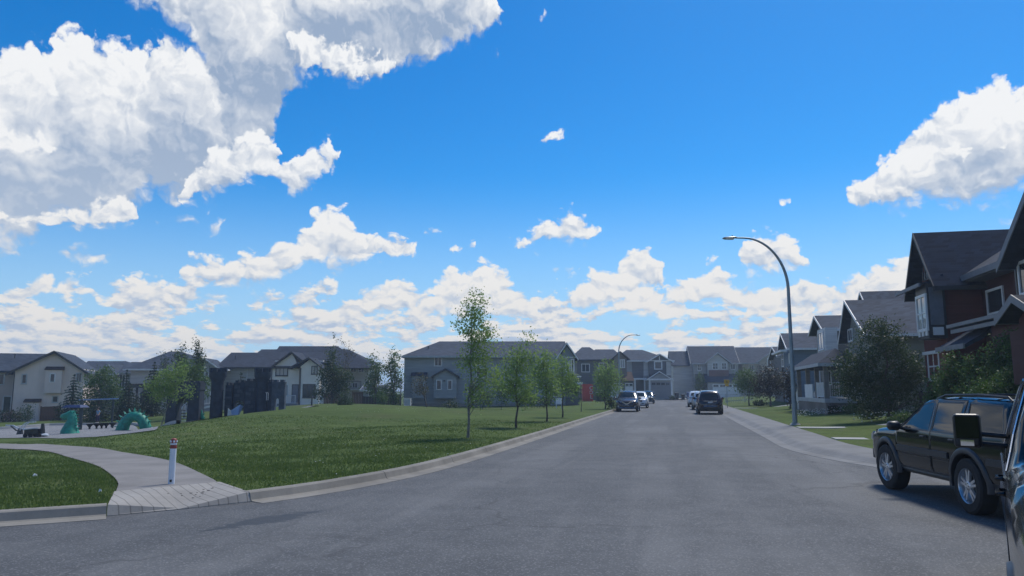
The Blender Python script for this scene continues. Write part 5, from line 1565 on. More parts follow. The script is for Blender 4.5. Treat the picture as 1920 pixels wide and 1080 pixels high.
P_BLACK2 = paint('paint_black', (0.004, 0.0045, 0.006), rough=.14, coat=.4, dirt=.08)
P_MAROON = paint('paint_dark_maroon', (0.030, 0.012, 0.016), .2, .25)
P_DARKRED = paint('paint_black_cherry', (0.026, 0.012, 0.016), .2, .25)
P_WHITE = paint('paint_white', (0.72, 0.74, 0.76), 0, .3)
P_SILVER = paint('paint_silver', (0.48, 0.50, 0.52), .5, .3)

# ---- boxy off-roader of the nineties
JEEP = dict(
    profile=[(-2.42,.44),(-2.44,.50),(-2.44,.74),(-2.40,.80),(-2.38,.96),(-2.34,1.12),(-2.16,1.60),(-2.06,1.665),(-1.4,1.70),(-.5,1.705),(-.02,1.675),(.22,1.60),(.86,1.15),(.98,1.115),(1.6,1.06),(2.0,.985),(2.12,.90),(2.15,.70),(2.22,.66),(2.23,.50),(2.18,.42)],
    sill=.40, arches=[(1.36,.38,.45),(-1.33,.38,.46)],
    windows=[[(.74,1.115),(.22,1.55),(-.02,1.60),(-.13,1.60),(-.22,1.115)], [(-.33,1.115),(-.24,1.60),(-1.00,1.60),(-1.04,1.115)], [(-1.30,1.13),(-1.20,1.60),(-1.96,1.575),(-2.12,1.20),(-2.12,1.14)]],
    doors=[[(.90,.45),(.88,1.06),(.20,1.645),(-.20,1.655),(-.29,1.08),(-.29,.45)], [(-.31,.45),(-.31,1.08),(-.21,1.655),(-1.08,1.655),(-1.14,1.06),(-1.14,.88),(-.90,.62),(-.86,.45)]],
    wz=[(.35,.83),(.55,.895),(.75,.905),(.95,.90),(1.10,.885),(1.17,.85),(1.62,.70),(1.72,.64)],
    wx=[(-2.45,.90),(-2.2,.955),(-1.2,1.0),(.9,1.0),(1.7,.975),(2.05,.93),(2.25,.86)],
    crown=[(-2.5,.03),(-2.2,.05),(-1.8,.03),(0,.03),(.5,.05),(1,.035),(2,.03),(2.3,.05)], clad=.50, clad_mat=None,
    glass=[('rear_window',-2.32,-2.14,1.14,1.60,.82),('windshield',.28,.84,1.17,1.6,.86)], round=.09)
JEEP['clad_mat'] = M_CLAD
def _zj(z): return z if z < .75 else (.75+(z-.75)*.95 if z < 1.0 else .9875+(z-1.0)*.855)
for _k in ('profile',): JEEP[_k] = [(x, _zj(z)) for x, z in JEEP[_k]]
for _k in ('windows', 'doors'): JEEP[_k] = [[(x, _zj(z)) for x, z in w] for w in JEEP[_k]]
JEEP['wz'] = [(_zj(z), w) for z, w in JEEP['wz']]
JEEP['glass'] = [(a, x0, x1, _zj(z0), _zj(z1), f) for a, x0, x1, z0, z1, f in JEEP['glass']]
# the two corner points of the bodyside moulding height are used below
def make_jeep():
    root = thing('offroader', 'black boxy off-roader with silver five-spoke wheels and roof rails, parked by the near kerb', 'car')
    half = car_body(root, JEEP, P_BLACK, .075)
    for x in (1.36, -1.33):
        for s in (1, -1): wheel(root, x, s*.79, .380, .25, .238, s, 'five', steer=rad(4) if x > 0 else 0)
    for s in (1, -1):
        # flared arch lips
        for (cx, cz, r) in JEEP['arches']:
            fl = MB(); vs = []; fs = []; n = 18
            for i in range(n+1):
                a = -.18+(math.pi+.36)*i/n
                for (dr, dy) in ((-.012, -.08), (-.015, .022), (.035, .030), (.065, .012), (.075, -.02)):
                    x = cx+(r+dr)*math.cos(a); z = cz+(r+dr)*math.sin(a); z = max(z, .33)
                    vs.append((x, s*(half(x, max(z, .5))+dy), z))
            for i in range(n):
                for k in range(4): fs.append((i*5+k, i*5+k+1, i*5+6+k, i*5+5+k))
            fl.add(vs, fs); fl.build('arch_flare', M_CLAD, root, smooth=True, angle=50)
        # moulding and sill strip
        for z0, z1, xa, xb, m_, d in ((.70,.80,-.84,.86,M_CLAD,.022),(.665,.685,-.84,.86,M_BLACKP,.012),(.70,.80,-2.30,-1.83,M_CLAD,.022),(.405,.425,-.80,.84,M_CHROME,.02)):
            mo = MB(); vs = []; fs = []; n = 12
            for i in range(n+1):
                x = xa+(xb-xa)*i/n
                vs += [(x, s*(half(x, z0)-.01), z0), (x, s*(half(x, z0)+d), z0+.008), (x, s*(half(x, z1)+d), z1-.008), (x, s*(half(x, z1)-.01), z1)]
            for i in range(n):
                for k in range(3): fs.append((i*4+k, i*4+k+1, i*4+5+k, i*4+4+k))
            fs += [(0,1,2,3), (n*4+3,n*4+2,n*4+1,n*4)]
            mo.add(vs, fs); mo.build('moulding', m_, root)
        for x in (-.10, -1.0):
            hd = MB(); y = half(x, .98); hd.tube([(x-.08, s*(y+.0), .985), (x-.06, s*(y+.03), .985), (x+.06, s*(y+.03), .985), (x+.08, s*y, .985)], .014, 6); hd.build('door_handle', M_BLACKP, root)
        # mirror
        mi = MB(); y = half(.66, 1.12)
        mi.tube([(.70, s*(y-.02), 1.06), (.69, s*(y+.10), 1.09)], .03, 6)
        mi.tube([(.70, s*(y+.05), 1.11), (.70, s*(y+.09), 1.11), (.70, s*(y+.22), 1.11), (.70, s*(y+.25), 1.11)], [.05, .088, .082, .04], 12, flat=.9)
        mr = mi.build('mirror', M_BLACKP, root, smooth=True, angle=50)
        # roof rail
        rl = MB(); rl.tube([(-2.05, s*.60, 1.54), (-1.95, s*.60, 1.60), (-1.2, s*.605, 1.63), (-.3, s*.60, 1.62), (.0, s*.59, 1.56)], .018, 6); rl.build('roof_rail', M_BLACKP, root)
        # lamps
        hl = MB(); hl.prism([(2.02, .82), (2.15, .80), (2.14, .90), (2.05, .95)], s*.55, s*(half(2.08, .85)+.004), 'y'); hl.build('headlight', M_LAMPW, root)
        tl = MB(); tl.prism([(-2.41, .90), (-2.30, .92), (-2.28, 1.14), (-2.36, 1.13)], s*.72, s*(half(-2.33, 1.0)+.006), 'y'); tl.build('tail_light', M_LAMPR, root)
    for x in (-1.6, -.6):
        cb = MB(); cb.tube([(x, -.60, 1.63), (x, .60, 1.63)], .016, 6); cb.build('roof_rack_bar', M_BLACKP, root)
    gr = MB()
    for k in range(7): gr.box(2.13, -.42+.12*k, .68, 2.175, -.35+.12*k, .88)
    gr.build('grille', M_CHROME, root)
    bp = MB(); bp.box(-2.50, -.80, .50, -2.40, .80, .70); bp.build('rear_bumper', M_CLAD, root, bevel=.02)
    bp = MB(); bp.box(2.16, -.78, .46, 2.26, .78, .64); bp.build('front_bumper', M_CLAD, root, bevel=.02)
    return root
jp = make_jeep()
jp.location = (7.56, 12.27, 0); jp.scale = (1.035,)*3; jp.rotation_euler = (0, 0, math.pi/2-rad(4.5))

# ---- generic crossover
CROSS = dict(
    profile=[(-2.20,.34),(-2.26,.45),(-2.27,.72),(-2.20,.95),(-2.12,1.10),(-1.78,1.52),(-1.62,1.60),(-.9,1.66),(-.2,1.66),(.25,1.59),(1.02,1.10),(1.14,1.05),(1.7,.98),(2.08,.84),(2.20,.68),(2.24,.45),(2.18,.28)],
    sill=.27, arches=[(1.36,.34,.39),(-1.36,.34,.39)],
    windows=[[(.86,1.06),(.22,1.47),(-.20,1.54),(-.22,1.02)], [(-.30,1.02),(-.28,1.54),(-1.0,1.53),(-1.22,1.03)], [(-1.30,1.05),(-1.12,1.50),(-1.42,1.46),(-1.72,1.16)]],
    doors=[[(.88,.34),(.92,1.0),(.20,1.54),(-.24,1.60),(-.26,.34)], [(-.28,.34),(-.26,1.60),(-1.04,1.58),(-1.27,1.0),(-1.18,.72),(-.96,.50),(-.92,.34)]],
    wz=[(.3,.84),(.5,.90),(.8,.915),(1.0,.89),(1.08,.85),(1.55,.66),(1.68,.58)],
    wx=[(-2.3,.80),(-2.0,.93),(-1.2,1.0),(.9,1.0),(1.6,.97),(2.0,.88),(2.25,.70)],
    crown=[(-2.3,.07),(-1.8,.05),(0,.035),(.6,.06),(1.2,.04),(2.0,.05),(2.3,.10)], clad=.36,
    glass=[('rear_window',-2.06,-1.80,1.16,1.53,.84),('windshield',.30,1.0,1.14,1.58,.88)], round=.10)
def make_cross(label, pm, roofrails=True, sc=1.0, plate=True):
    root = thing('parked_car', label, 'car', group='cars parked along the street')
    half = car_body(root, CROSS, pm, .12)
    for x in (1.36, -1.36):
        for s in (1, -1): wheel(root, x, s*.79, .345, .22, .23, s, 'plain')
    for s in (1, -1):
        mi = MB(); y = half(.78, 1.06); mi.tube([(.78, s*(y-.02), 1.06), (.78, s*(y+.08), 1.08)], .025, 6)
        mi.tube([(.80, s*(y+.16), 1.03), (.78, s*(y+.16), 1.12), (.73, s*(y+.16), 1.17)], [.08, .10, .06], 8, flat=.7); mi.build('mirror', pm, root, smooth=True)
        hl = MB(); hl.add([(2.13, s*.44, .74), (2.10, s*.44, .82), (1.86, s*.80, .90), (1.90, s*.83, .78), (2.22, s*.44, .72), (2.19, s*.44, .82), (1.93, s*.84, .92), (1.97, s*.86, .78)],
                      [(4,5,6,7),(0,1,5,4),(1,2,6,5),(2,3,7,6),(3,0,4,7)]); hl.build('headlight', M_LAMPW, root)
        tl = MB(); tl.add([(-2.16, s*.50, .98), (-2.10, s*.50, 1.08), (-1.86, s*.82, 1.12), (-1.98, s*.84, .90), (-2.24, s*.50, .97), (-2.17, s*.50, 1.09), (-1.93, s*.85, 1.14), (-2.04, s*.87, .88)],
                      [(4,5,6,7),(0,1,5,4),(1,2,6,5),(2,3,7,6),(3,0,4,7)]); tl.build('tail_light', M_LAMPR, root)
        if roofrails:
            rl = MB(); rl.tube([(-1.65, s*.55, 1.60), (-1.5, s*.55, 1.67), (-.3, s*.56, 1.73), (.0, s*.55, 1.68)], .018, 6); rl.build('roof_rail', M_CHROME, root)
        fg = MB(); fg.cyl((2.12, s*.66, .44), .07, .10, 10, 'x'); fg.build('fog_light', M_LAMPW, root)
    g = MB(); g.prism([(-.42, .82), (.42, .82), (.30, .56), (-.30, .56)], 2.20, 2.285, 'x'); gr = g.build('grille', M_BLACKP, root)
    g = MB()
    g.prism([(-.44, .84), (-.38, .84), (-.05, .66), (.05, .66), (.38, .84), (.44, .84), (.08, .615), (-.08, .615)], 2.286, 2.30, 'x'); g.build('grille_chrome', M_CHROME, gr)
    g = MB(); g.tube([(2.20, -.62, .33), (2.30, -.3, .32), (2.30, .3, .32), (2.20, .62, .33)], .022, 6); g.build('bumper_trim', M_CHROME, root)
    g = MB(); g.prism([(-.5, .40), (.5, .40), (.55, .50), (-.55, .50)], 2.24, 2.30, 'x'); g.build('air_intake', M_BLACKP, root)
    if plate:
        g = MB(); g.box(2.30, -.15, .50, 2.312, .15, .57); g.build('number_plate', M_PLATE, root)
        g = MB(); g.box(-2.34, -.15, .80, -2.325, .15, .90); g.build('number_plate', M_PLATE, root)
    g = MB(); g.tube([(-2.10, -.70, .60), (-2.32, -.4, .59), (-2.34, 0, .59), (-2.32, .4, .59), (-2.10, .70, .60)], .022, 6); g.build('bumper_trim', M_CHROME, root)
    g = MB(); g.box(-2.335, -.45, .93, -2.27, .45, .955); g.build('tailgate_trim', M_CHROME, root)
    g = MB(); g.prism([(-2.30, .33), (-2.15, .33), (-2.15, .50), (-2.33, .50)], -.72, .72, 'y'); g.build('rear_bumper', M_BLACKP, root)
    return root
def facing(o, u, v, t, toward, sc=1.0):
    """stand the car in its parking lane t so that the end we see rests at pixel row v"""
    g = G(u, v, 0); s_, t_ = st(g); s_ = s_+2.25*sc
    o.location = R(s_, t); o.scale = (sc,)*3
    ang = math.pi/2-RA
    o.rotation_euler = (0, 0, ang+(math.pi if toward else 0))
facing(make_cross('dark maroon crossover with chrome grille facing us, parked at the left kerb', P_MAROON), 1171, 772.5, -4.05, True, 1.02)
facing(make_cross('white crossover facing us, parked right behind the dark maroon one', P_WHITE, False), 1199, 765.5, -3.75, True, .98)
facing(make_cross('black crossover mostly hidden behind the white one at the left kerb', P_BLACK2), 1205, 757, -3.9, True, 1.0)
facing(make_cross('black cherry crossover seen from behind, nearest car parked at the right kerb', P_DARKRED), 1336, 777.5, 2.35, False, 1.04)
facing(make_cross('silver crossover parked in front of the black cherry one, right kerb', P_SILVER), 1325, 769, 2.20, False, .98)
facing(make_cross('white roofed tall car, farthest of the three parked at the right kerb', P_WHITE), 1318, 763.5, 2.0, False, 1.0)

# ---- black pickup whose flank fills the right edge
TRUCK = dict(
    profile=[(-4.1,.55),(-4.12,.70),(-4.12,1.20),(-4.06,1.28),(-1.15,1.30),(-1.08,1.36),(-.92,1.86),(-.75,1.93),(.2,1.95),(.62,1.88),(1.25,1.28),(1.42,1.22),(2.2,1.17),(2.62,1.08),(2.72,.92),(2.74,.55),(2.66,.45)],
    sill=.46, arches=[(1.85,.42,.50),(-2.45,.42,.50)],
    windows=[[(1.10,1.27),(.60,1.78),(.28,1.83),(.26,1.22)], [(.16,1.22),(.18,1.83),(-.70,1.81),(-.86,1.24)]],
    doors=[[(1.28,.52),(1.28,1.18),(.62,1.85),(.23,1.88),(.21,.52)], [(.19,.52),(.21,1.88),(-.78,1.86),(-.98,1.24),(-.98,.52)]],
    wz=[(.45,.93),(.62,.985),(.85,1.0),(1.05,.995),(1.20,.980),(1.26,.955),(1.5,.90),(1.85,.79),(1.96,.72)],
    wx=[(-4.15,.97),(-3.2,1.0),(1.5,1.0),(2.2,.975),(2.6,.92),(2.8,.82)],
    crown=[(-4.2,.01),(0,.03),(2,.04),(2.8,.06)], clad=.56,
    glass=[('rear_window',-1.08,-.90,1.38,1.86,.86),('windshield',.66,1.22,1.30,1.86,.9)], round=.08)
def make_truck():
    root = thing('pickup_truck', 'black pickup with a long-armed towing mirror, cut off by the right edge', 'pickup')
    half = car_body(root, TRUCK, P_BLACK2, .09)
    for x in (1.85, -2.45):
        for s in (1, -1): wheel(root, x, s*.86, .41, .28, .24, s, 'five')
    for s in (1, -1):
        y = half(1.0, 1.3)
        mi = MB(); mi.tube([(1.02, s*(y-.06), 1.36), (1.0, s*(y+.19), 1.38)], .022, 6); mi.tube([(1.02, s*(y-.06), 1.28), (1.0, s*(y+.19), 1.30)], .022, 6)
        ar = mi.build('mirror_arm', M_BLACKP, root)
        hs = MB(); hs.box(.93, s*(y+.17), 1.26, 1.05, s*(y+.38), 1.55); hm = hs.build('towing_mirror', M_BLACKP, root, bevel=.03)
        g = MB(); g.box(.918, s*(y+.19), 1.345, .929, s*(y+.36), 1.53); g.build('mirror_glass', M_CARGLASS, hm)
        g = MB(); g.box(.916, s*(y+.23), 1.28, .929, s*(y+.33), 1.33); g.build('convex_mirror', plain('mirror_silver', (.8, .8, .8), .03, 1.0, var=0) if s == 1 else MATS['mirror_silver'], hm)
        fr = MB(); w0 = TRUCK['windows'][0]; w1 = TRUCK['windows'][1]
        pts = [w0[3], w0[2], w0[1], w0[0], w0[3]]
        fr.tube([(p[0], s*(half(p[0], p[1])+.008), p[1]) for p in resample([w1[3], w1[2], w1[1]], .12)], .010, 5, caps=True)
        fr.tube([(p[0], s*(half(p[0], p[1])+.008), p[1]) for p in resample([w0[2], w0[1], w0[0]], .12)], .012, 5)
        fr.build('window_trim', M_CHROME, root)
        bt = MB(); bt.tube([(x, s*(half(x, 1.20)+.006), 1.205) for x in np.linspace(-.9, 1.2, 16)], .010, 5); bt.build('belt_trim', M_CHROME, root)
        st_ = MB(); st_.tube([(-1.2, s*.90, .40), (-1.0, s*.95, .38), (1.0, s*.95, .38), (1.2, s*.90, .40)], .04, 8); st_.build('side_step', M_BLACKP, root)
        for x in (.36, -.62):
            hd = MB(); yy = half(x, 1.08); hd.tube([(x-.10, s*yy, 1.08), (x-.08, s*(yy+.04), 1.08), (x+.08, s*(yy+.04), 1.08), (x+.10, s*yy, 1.08)], .018, 6); hd.build('door_handle', P_BLACK2, root)
        for (cx, cz, r) in TRUCK['arches']:
            fl = MB(); vs = []; fs = []; n = 16
            for i in range(n+1):
                a = -.1+(math.pi+.2)*i/n
                for (dr, dy) in ((-.01, -.06), (-.012, .02), (.04, .02), (.06, -.02)):
                    x = cx+(r+dr)*math.cos(a); z = max(cz+(r+dr)*math.sin(a), .42)
                    vs.append((x, s*(half(x, max(z, .6))+dy), z))
            for i in range(n):
                for k in range(3): fs.append((i*4+k, i*4+k+1, i*4+5+k, i*4+4+k))
            fl.add(vs, fs); fl.build('arch_flare', M_BLACKP, root, smooth=True)
        hl = MB(); hl.box(2.55, s*.62, .88, 2.70, s*.88, 1.04); hl.build('headlight', M_LAMPW, root)
        tl = MB(); tl.box(-4.14, s*.84, .85, -4.06, s*.985, 1.15); tl.build('tail_light', M_LAMPR, root)
    tn = MB(); tn.box(-4.0, -.86, 1.345, -1.16, .86, 1.365)
    for k in range(15): tn.box(-3.98, -.84+k*.115, 1.366, -1.18, -.80+k*.115, 1.378)
    tn.build('tonneau_cover', plain('tonneau_vinyl', (0.03, 0.032, 0.036), .22, var=.05, coat=.6), root)
    b = MB(); b.box(-4.25, -.85, .48, -4.08, .85, .66); b.build('rear_bumper', M_CHROME, root, bevel=.02)
    b = MB(); b.box(2.62, -.9, .42, 2.84, .9, .62); b.build('front_bumper', M_CHROME, root, bevel=.03)
    return root
tk = make_truck()
taz = rad(32.5)
fx, fy = math.sin(taz), math.cos(taz); rx_, ry_ = math.cos(taz), -math.sin(taz)
# point on the flank at forward distance, centre lies one metre to its right
mid_s = Vector((2.82, 4.4, 0)) + Vector((fx, fy, 0))*1.45
tk.location = mid_s + Vector((rx_, ry_, 0))*1.0
tk.rotation_euler = (0, 0, math.pi/2-taz)
# ================================================================ trees and shrubs
L_YOUNG = leaf('leaves_light_green', (0.175, 0.270, 0.075), (0.250, 0.360, 0.120), .55)
L_MID = leaf('leaves_mid_green', (0.055, 0.108, 0.034), (0.092, 0.160, 0.052), .38)
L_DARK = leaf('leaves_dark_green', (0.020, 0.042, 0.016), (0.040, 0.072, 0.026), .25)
L_LILAC = leaf('leaves_lilac', (0.036, 0.082, 0.024), (0.066, 0.130, 0.038), .35)
L_MAROON = leaf('leaves_maroon', (0.024, 0.012, 0.016), (0.042, 0.020, 0.024), .2)
L_SPRUCE = leaf('needles', (0.014, 0.036, 0.022), (0.028, 0.058, 0.034), .1)
L_RUSSET = leaf('leaves_russet', (0.060, 0.046, 0.028), (0.085, 0.065, 0.040), .3)
def leaves(name, mat, parent, C, size, rng, flat=0.3, asp=1.6):
    """C: (n,3) leaf centres; one pointed quad each"""
    n = len(C)
    d = rng.normal(size=(n, 3)); d[:, 2] -= .15; d /= np.linalg.norm(d, axis=1)[:, None]
    nn = rng.normal(size=(n, 3)); nn[:, 2] += flat*3
    t = np.cross(d, nn); t /= np.linalg.norm(t, axis=1)[:, None]+1e-9
    s = size*rng.uniform(.55, 1.25, size=(n, 1))
    a = C-d*s*.5; b = C+t*s*.5/asp; c = C+d*s*.5; e = C-t*s*.5/asp
    V = np.stack([a, b, c, e], 1).reshape(-1, 3)
    Fq = np.arange(4*n).reshape(n, 4)
    return np_mesh(name, V, Fq, mat, parent)
def clumps(blobs, n, per, spread, rng, shell=.55):
    """leaf positions gathered in clumps through the volume of the ellipsoids"""
    vol = np.array([b[3]*b[4]*b[5] for b in blobs]); vol /= vol.sum()
    m = max(1, n//per)
    idx = rng.choice(len(blobs), m, p=vol)
    u = rng.normal(size=(m, 3)); u /= np.linalg.norm(u, axis=1)[:, None]
    r = shell+(1-shell)*rng.random(m); r = np.where(rng.random(m) < .25, rng.random(m)**.5*shell, r)
    B = np.array([b[:6] for b in blobs])[idx]
    Cc = B[:, :3]+u*r[:, None]*B[:, 3:6]
    k = rng.uniform(.5, 1.5, size=m)
    P_ = np.repeat(Cc, per, 0)+rng.normal(size=(m*per, 3))*spread*np.repeat(k, per)[:, None]
    return P_, Cc
def tree(name, label, cat, base, h, blobs, n, size, mat, trunk_r=.06, per=14, spread=.14, bark=None, seed=1, lean=(0, 0), group=None, branches=14, top=None, trunk_seg=7, forks=0):
    """blobs in metres relative to the base"""
    rng = np.random.default_rng(seed); bark = bark or M_BARK
    root = thing(name, label, cat, tuple(base), 0, group)
    P_, Cc = clumps(blobs, n, per, spread, rng)
    top = top or h*.86
    mb = MB(); pth = []; rads = []
    for i in range(trunk_seg+1):
        k = i/trunk_seg
        pth.append(Vector((lean[0]*k+rng.normal()*.012*h*k*(1-k)*3, lean[1]*k+rng.normal()*.012*h*k, -.12+(top+.12)*k))); rads.append(trunk_r*(1.25 if i == 0 else 1)*(1-k*.86))
    mb.tube(pth, rads, 8)
    tr = mb.build('trunk', bark, root, smooth=True, angle=80)
    mb = MB()
    zmin = min(b[2]-b[5] for b in blobs)
    sel = rng.choice(len(Cc), min(branches, len(Cc)), replace=False)
    for j in sel:
        c = Vector(Cc[j]); kz = min(.93, max(zmin*.75, c.z-.35*math.hypot(c.x-lean[0]*.5, c.y)-.25*h*.2)/top); kz = max(.12, kz)
        i = min(trunk_seg-1, int(kz*trunk_seg)); f = kz*trunk_seg-i
        s0 = pth[i].lerp(pth[i+1], f); mid = s0.lerp(c, .5)+Vector((0, 0, .05*h*.3))
        r0 = max(.006, trunk_r*.42*(1-kz*.7)); mb.tube([s0, mid, c], [r0, r0*.6, r0*.22], 5)
    mb.build('branches', bark, tr, smooth=True, angle=80)
    leaves('crown', mat, root, P_, size, rng)
    return root
def spruce(name, label, base, h, r, seed, mat=None, n_tiers=None, group=None, sparse=1.0):
    rng = np.random.default_rng(seed); root = thing(name, label, 'conifer', tuple(base), 0, group)
    mb = MB(); mb.tube([(0,0,-.1), (0,0,h*.5), (0,0,h*.98)], [r*.075+.03, r*.045+.02, .012], 7); tr = mb.build('trunk', M_BARK, root, smooth=True)
    pts = []; tiers = n_tiers or int(h/.28); br = MB()
    for t in range(tiers):
        k = (t+.5)/tiers; z = h*(.05+.93*k); rr = r*(1-k)**.85*rng.uniform(.8, 1.15)+.05
        nb = max(4, int(8*(1-k)+4))
        for b in range(nb):
            a = 2*math.pi*(b+rng.random()*.8)/nb; L = rr*rng.uniform(.7, 1.2)
            if rng.random() > sparse: continue
            d = np.array([math.cos(a), math.sin(a), -.22-.25*(1-k)]); up = .10*L
            m = max(3, int(L/.07))
            br.tube([(0, 0, z), tuple(d*L*.5+[0, 0, z+up]), tuple(d*L+[0, 0, z+up])], [.012+.01*(1-k), .008, .004], 4, caps=False)
            for q in range(m):
                s = (q+.6)/m; c = d*L*s+[0, 0, z+up*math.sin(s*2.6)]
                w = .30*L*(1-s)+.05
                for _ in range(4): pts.append(c+rng.normal(size=3)*[w*.45, w*.45, .035])
    br.build('branches', M_BARK, tr)
    leaves('needles', mat or L_SPRUCE, root, np.array(pts), .17, rng, flat=.6, asp=2.4)
    return root
def E(x, z, rx, rz, y=0, ry=None): return (x, y, z, rx, ry or rx, rz)
def at(u, v, D=None):
    if D is None: p = onground(u, v); return p
    p = P(u, v, D); return Vector((p.x, p.y, H(p.x, p.y)))
def pxb(base, u, v, ru, rv, y=0.0, ry=None):
    """ellipsoid given in photo pixels at the tree's own distance"""
    D_ = base.y+y; p = P(u, v, D_); k = D_/F
    return (p.x-base.x, y, p.z-base.z, ru*k, (ry if ry else ru*k), rv*k)
# ---- young street trees on the park side
SG = 'young trees along the left kerb'
b = at(877, 822)
tree('street_tree', 'tallest young street tree, airy pointed crown against the clouds, nearest on the left', 'tree', b, 5.0,
     [pxb(b,893,575,24,34), pxb(b,880,605,28,30), pxb(b,902,632,34,32), pxb(b,888,672,30,36), pxb(b,915,712,30,34), pxb(b,890,735,22,30), pxb(b,925,660,18,12)],
     5200, .085, L_YOUNG, .045, per=9, spread=.12, bark=M_BARKP, seed=11, group=SG, branches=34, top=4.6, lean=(.12, 0))
b = at(968, 803)
tree('street_tree', 'second young street tree from the left, leafy rounded crown with a thin tip', 'tree', b, 4.0,
     [pxb(b,990,640,14,20), pxb(b,975,672,34,28), pxb(b,965,712,42,34), pxb(b,985,740,30,16)], 3900, .10, L_YOUNG, .05, per=8, spread=.14, bark=M_BARK, seed=12, group=SG, branches=26, top=3.2, lean=(.05, 0))
b = at(1025, 791)
tree('street_tree', 'third young street tree from the left, broad low crown touching its neighbour', 'tree', b, 3.8,
     [pxb(b,1022,670,22,22), pxb(b,1018,705,30,30), pxb(b,1030,730,26,20)], 2900, .12, L_YOUNG, .05, per=8, spread=.15, seed=13, group=SG, branches=18, top=3.0)
b = at(1055, 783)
tree('street_tree', 'fourth young street tree from the left, slim dark trunk before the grey house', 'tree', b, 3.6,
     [pxb(b,1050,690,24,24), pxb(b,1064,722,24,28)], 2100, .13, L_YOUNG, .05, per=10, spread=.16, seed=14, group=SG, branches=14, top=3.0)
b = at(1135, 767)
tree('street_tree', 'round bushy young tree beside the red container, behind the dark maroon crossover', 'tree', b, 4.4,
     [pxb(b,1138,695,24,24), pxb(b,1125,712,16,20), pxb(b,1150,718,20,26), pxb(b,1138,732,24,18)], 3200, .16, L_YOUNG, .06, per=10, spread=.2, seed=15, group=SG, branches=14, top=3.4)
b = at(1090, 772)
tree('street_tree', 'small young tree with thin bare trunk left of the red container', 'tree', b, 3.0,
     [pxb(b,1074,716,10,16), pxb(b,1078,735,9,10)], 700, .15, L_MID, .035, per=9, spread=.15, seed=16, group=SG, branches=10, top=2.2)
b = at(800, 758, 78)
tree('small_tree', 'small reddish brown tree against the wall of the big blue-grey house', 'tree', b, 4.0,
     [pxb(b,788,712,12,12), pxb(b,790,730,16,10), pxb(b,780,722,10,8)], 700, .17, L_RUSSET, .09, per=7, spread=.22, seed=17, branches=16, top=3.0, lean=(-.6, 0))
# ---- shrubs at the foot of the blue-grey house and across the lawn edge
SH = 'shrubs along the far lawn edge'
rng0 = random.Random(4)
SHL = {0:'low dark shrub under the small gable of the blue-grey house', 1:'low green shrub beneath the tallest young street tree', 2:'bushy green shrub right of the tallest street tree trunk', 3:'dark spreading shrub between second and third street trees',
       4:'dark low bush behind the third street tree', 5:'low bush in front of the dark porch wall', 6:'dark bush left of the dark maroon crossover', 7:'small green shrub beside the shed fence', 8:'tall grass-like shrub by the thin pole left of the blue-grey house'}
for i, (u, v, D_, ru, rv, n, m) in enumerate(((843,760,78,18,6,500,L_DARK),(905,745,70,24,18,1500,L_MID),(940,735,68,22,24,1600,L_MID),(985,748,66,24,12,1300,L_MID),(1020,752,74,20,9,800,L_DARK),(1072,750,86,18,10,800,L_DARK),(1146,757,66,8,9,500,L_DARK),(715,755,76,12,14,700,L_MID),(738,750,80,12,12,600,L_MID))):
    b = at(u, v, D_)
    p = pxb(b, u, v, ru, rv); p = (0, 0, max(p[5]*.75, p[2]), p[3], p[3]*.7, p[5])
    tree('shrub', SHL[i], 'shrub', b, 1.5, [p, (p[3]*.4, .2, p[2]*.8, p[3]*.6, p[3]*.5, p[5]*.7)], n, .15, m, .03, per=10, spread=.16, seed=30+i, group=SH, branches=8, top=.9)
b = at(648, 771, 62)
tree('bush', 'round dark green bush standing alone at the far lawn edge', 'bush', b, 1.6,
     [pxb(b,648,752,15,17), pxb(b,642,760,12,10), pxb(b,656,760,10,10)], 2600, .10, L_DARK, .04, per=12, spread=.12, seed=41, branches=8, top=1.2)
# ---- left hand background
BG = 'trees behind the playground'
def bt(nm, label, u, v, D_, bl, n, size, mat, seed, tr=.1, top=None, per=12, spread=None, lean=(0,0), br=14, bark=None):
    b = at(u, v, D_); B = [pxb(b, *q) for q in bl]; hh = max(q[2]+q[5] for q in B)
    return tree(nm, label, 'tree', b, hh, B, n, size, mat, tr, per=per, spread=spread or .0028*D_, seed=seed, group=BG, branches=br, top=top or hh*.75, lean=lean, bark=bark)
bt('leafy_tree', 'broad mid green tree between the beige house and the grey one, behind the swing frame', 190, 785, 74, [(190,722,32,30),(175,752,26,28),(208,748,24,30),(196,700,18,14),(212,722,16,20)], 5200, .20, L_MID, 51, .12)
bt('leafy_tree', 'yellowish green young tree with thin leaning trunk before the grey house', 297, 809, 46, [(318,712,30,24),(300,735,26,18),(335,690,18,20),(322,742,22,14),(350,735,14,14),(285,722,16,12)], 4200, .115, L_YOUNG, 52, .05, lean=(.9, 0), top=2.6, bark=M_BARKP)
bt('leafy_tree', 'dense dark tree right behind the yellowish one, left of the castle gate', 345, 790, 66, [(345,715,32,40),(372,722,26,34),(330,745,22,26),(360,690,18,20)], 5200, .19, L_MID, 53, .12)
bt('leafy_tree', 'tall tree with bare twig tip rising above the roof ridge, left one', 340, 785, 72, [(341,652,6,12),(337,672,12,14),(345,690,14,16),(332,665,5,6)], 1100, .19, L_DARK, 54, .1, per=6)
bt('leafy_tree', 'narrow spire-like tree standing above the roofs, right of the twiggy one', 371, 785, 70, [(369,648,4,11),(372,664,6,14),(374,684,9,18)], 1500, .17, L_DARK, 55, .09, per=6)
bt('leafy_tree', 'tiny tree tip peeping over the grey roof edge', 306, 785, 96, [(306,660,4,6),(308,672,6,10),(308,690,8,16)], 500, .2, L_DARK, 56, .08, per=6)
spruce('spruce', 'dark spruce right of the beige house wall, behind the dragon head', at(133, 788, 76), 4.7, 1.75, 61, group=BG)
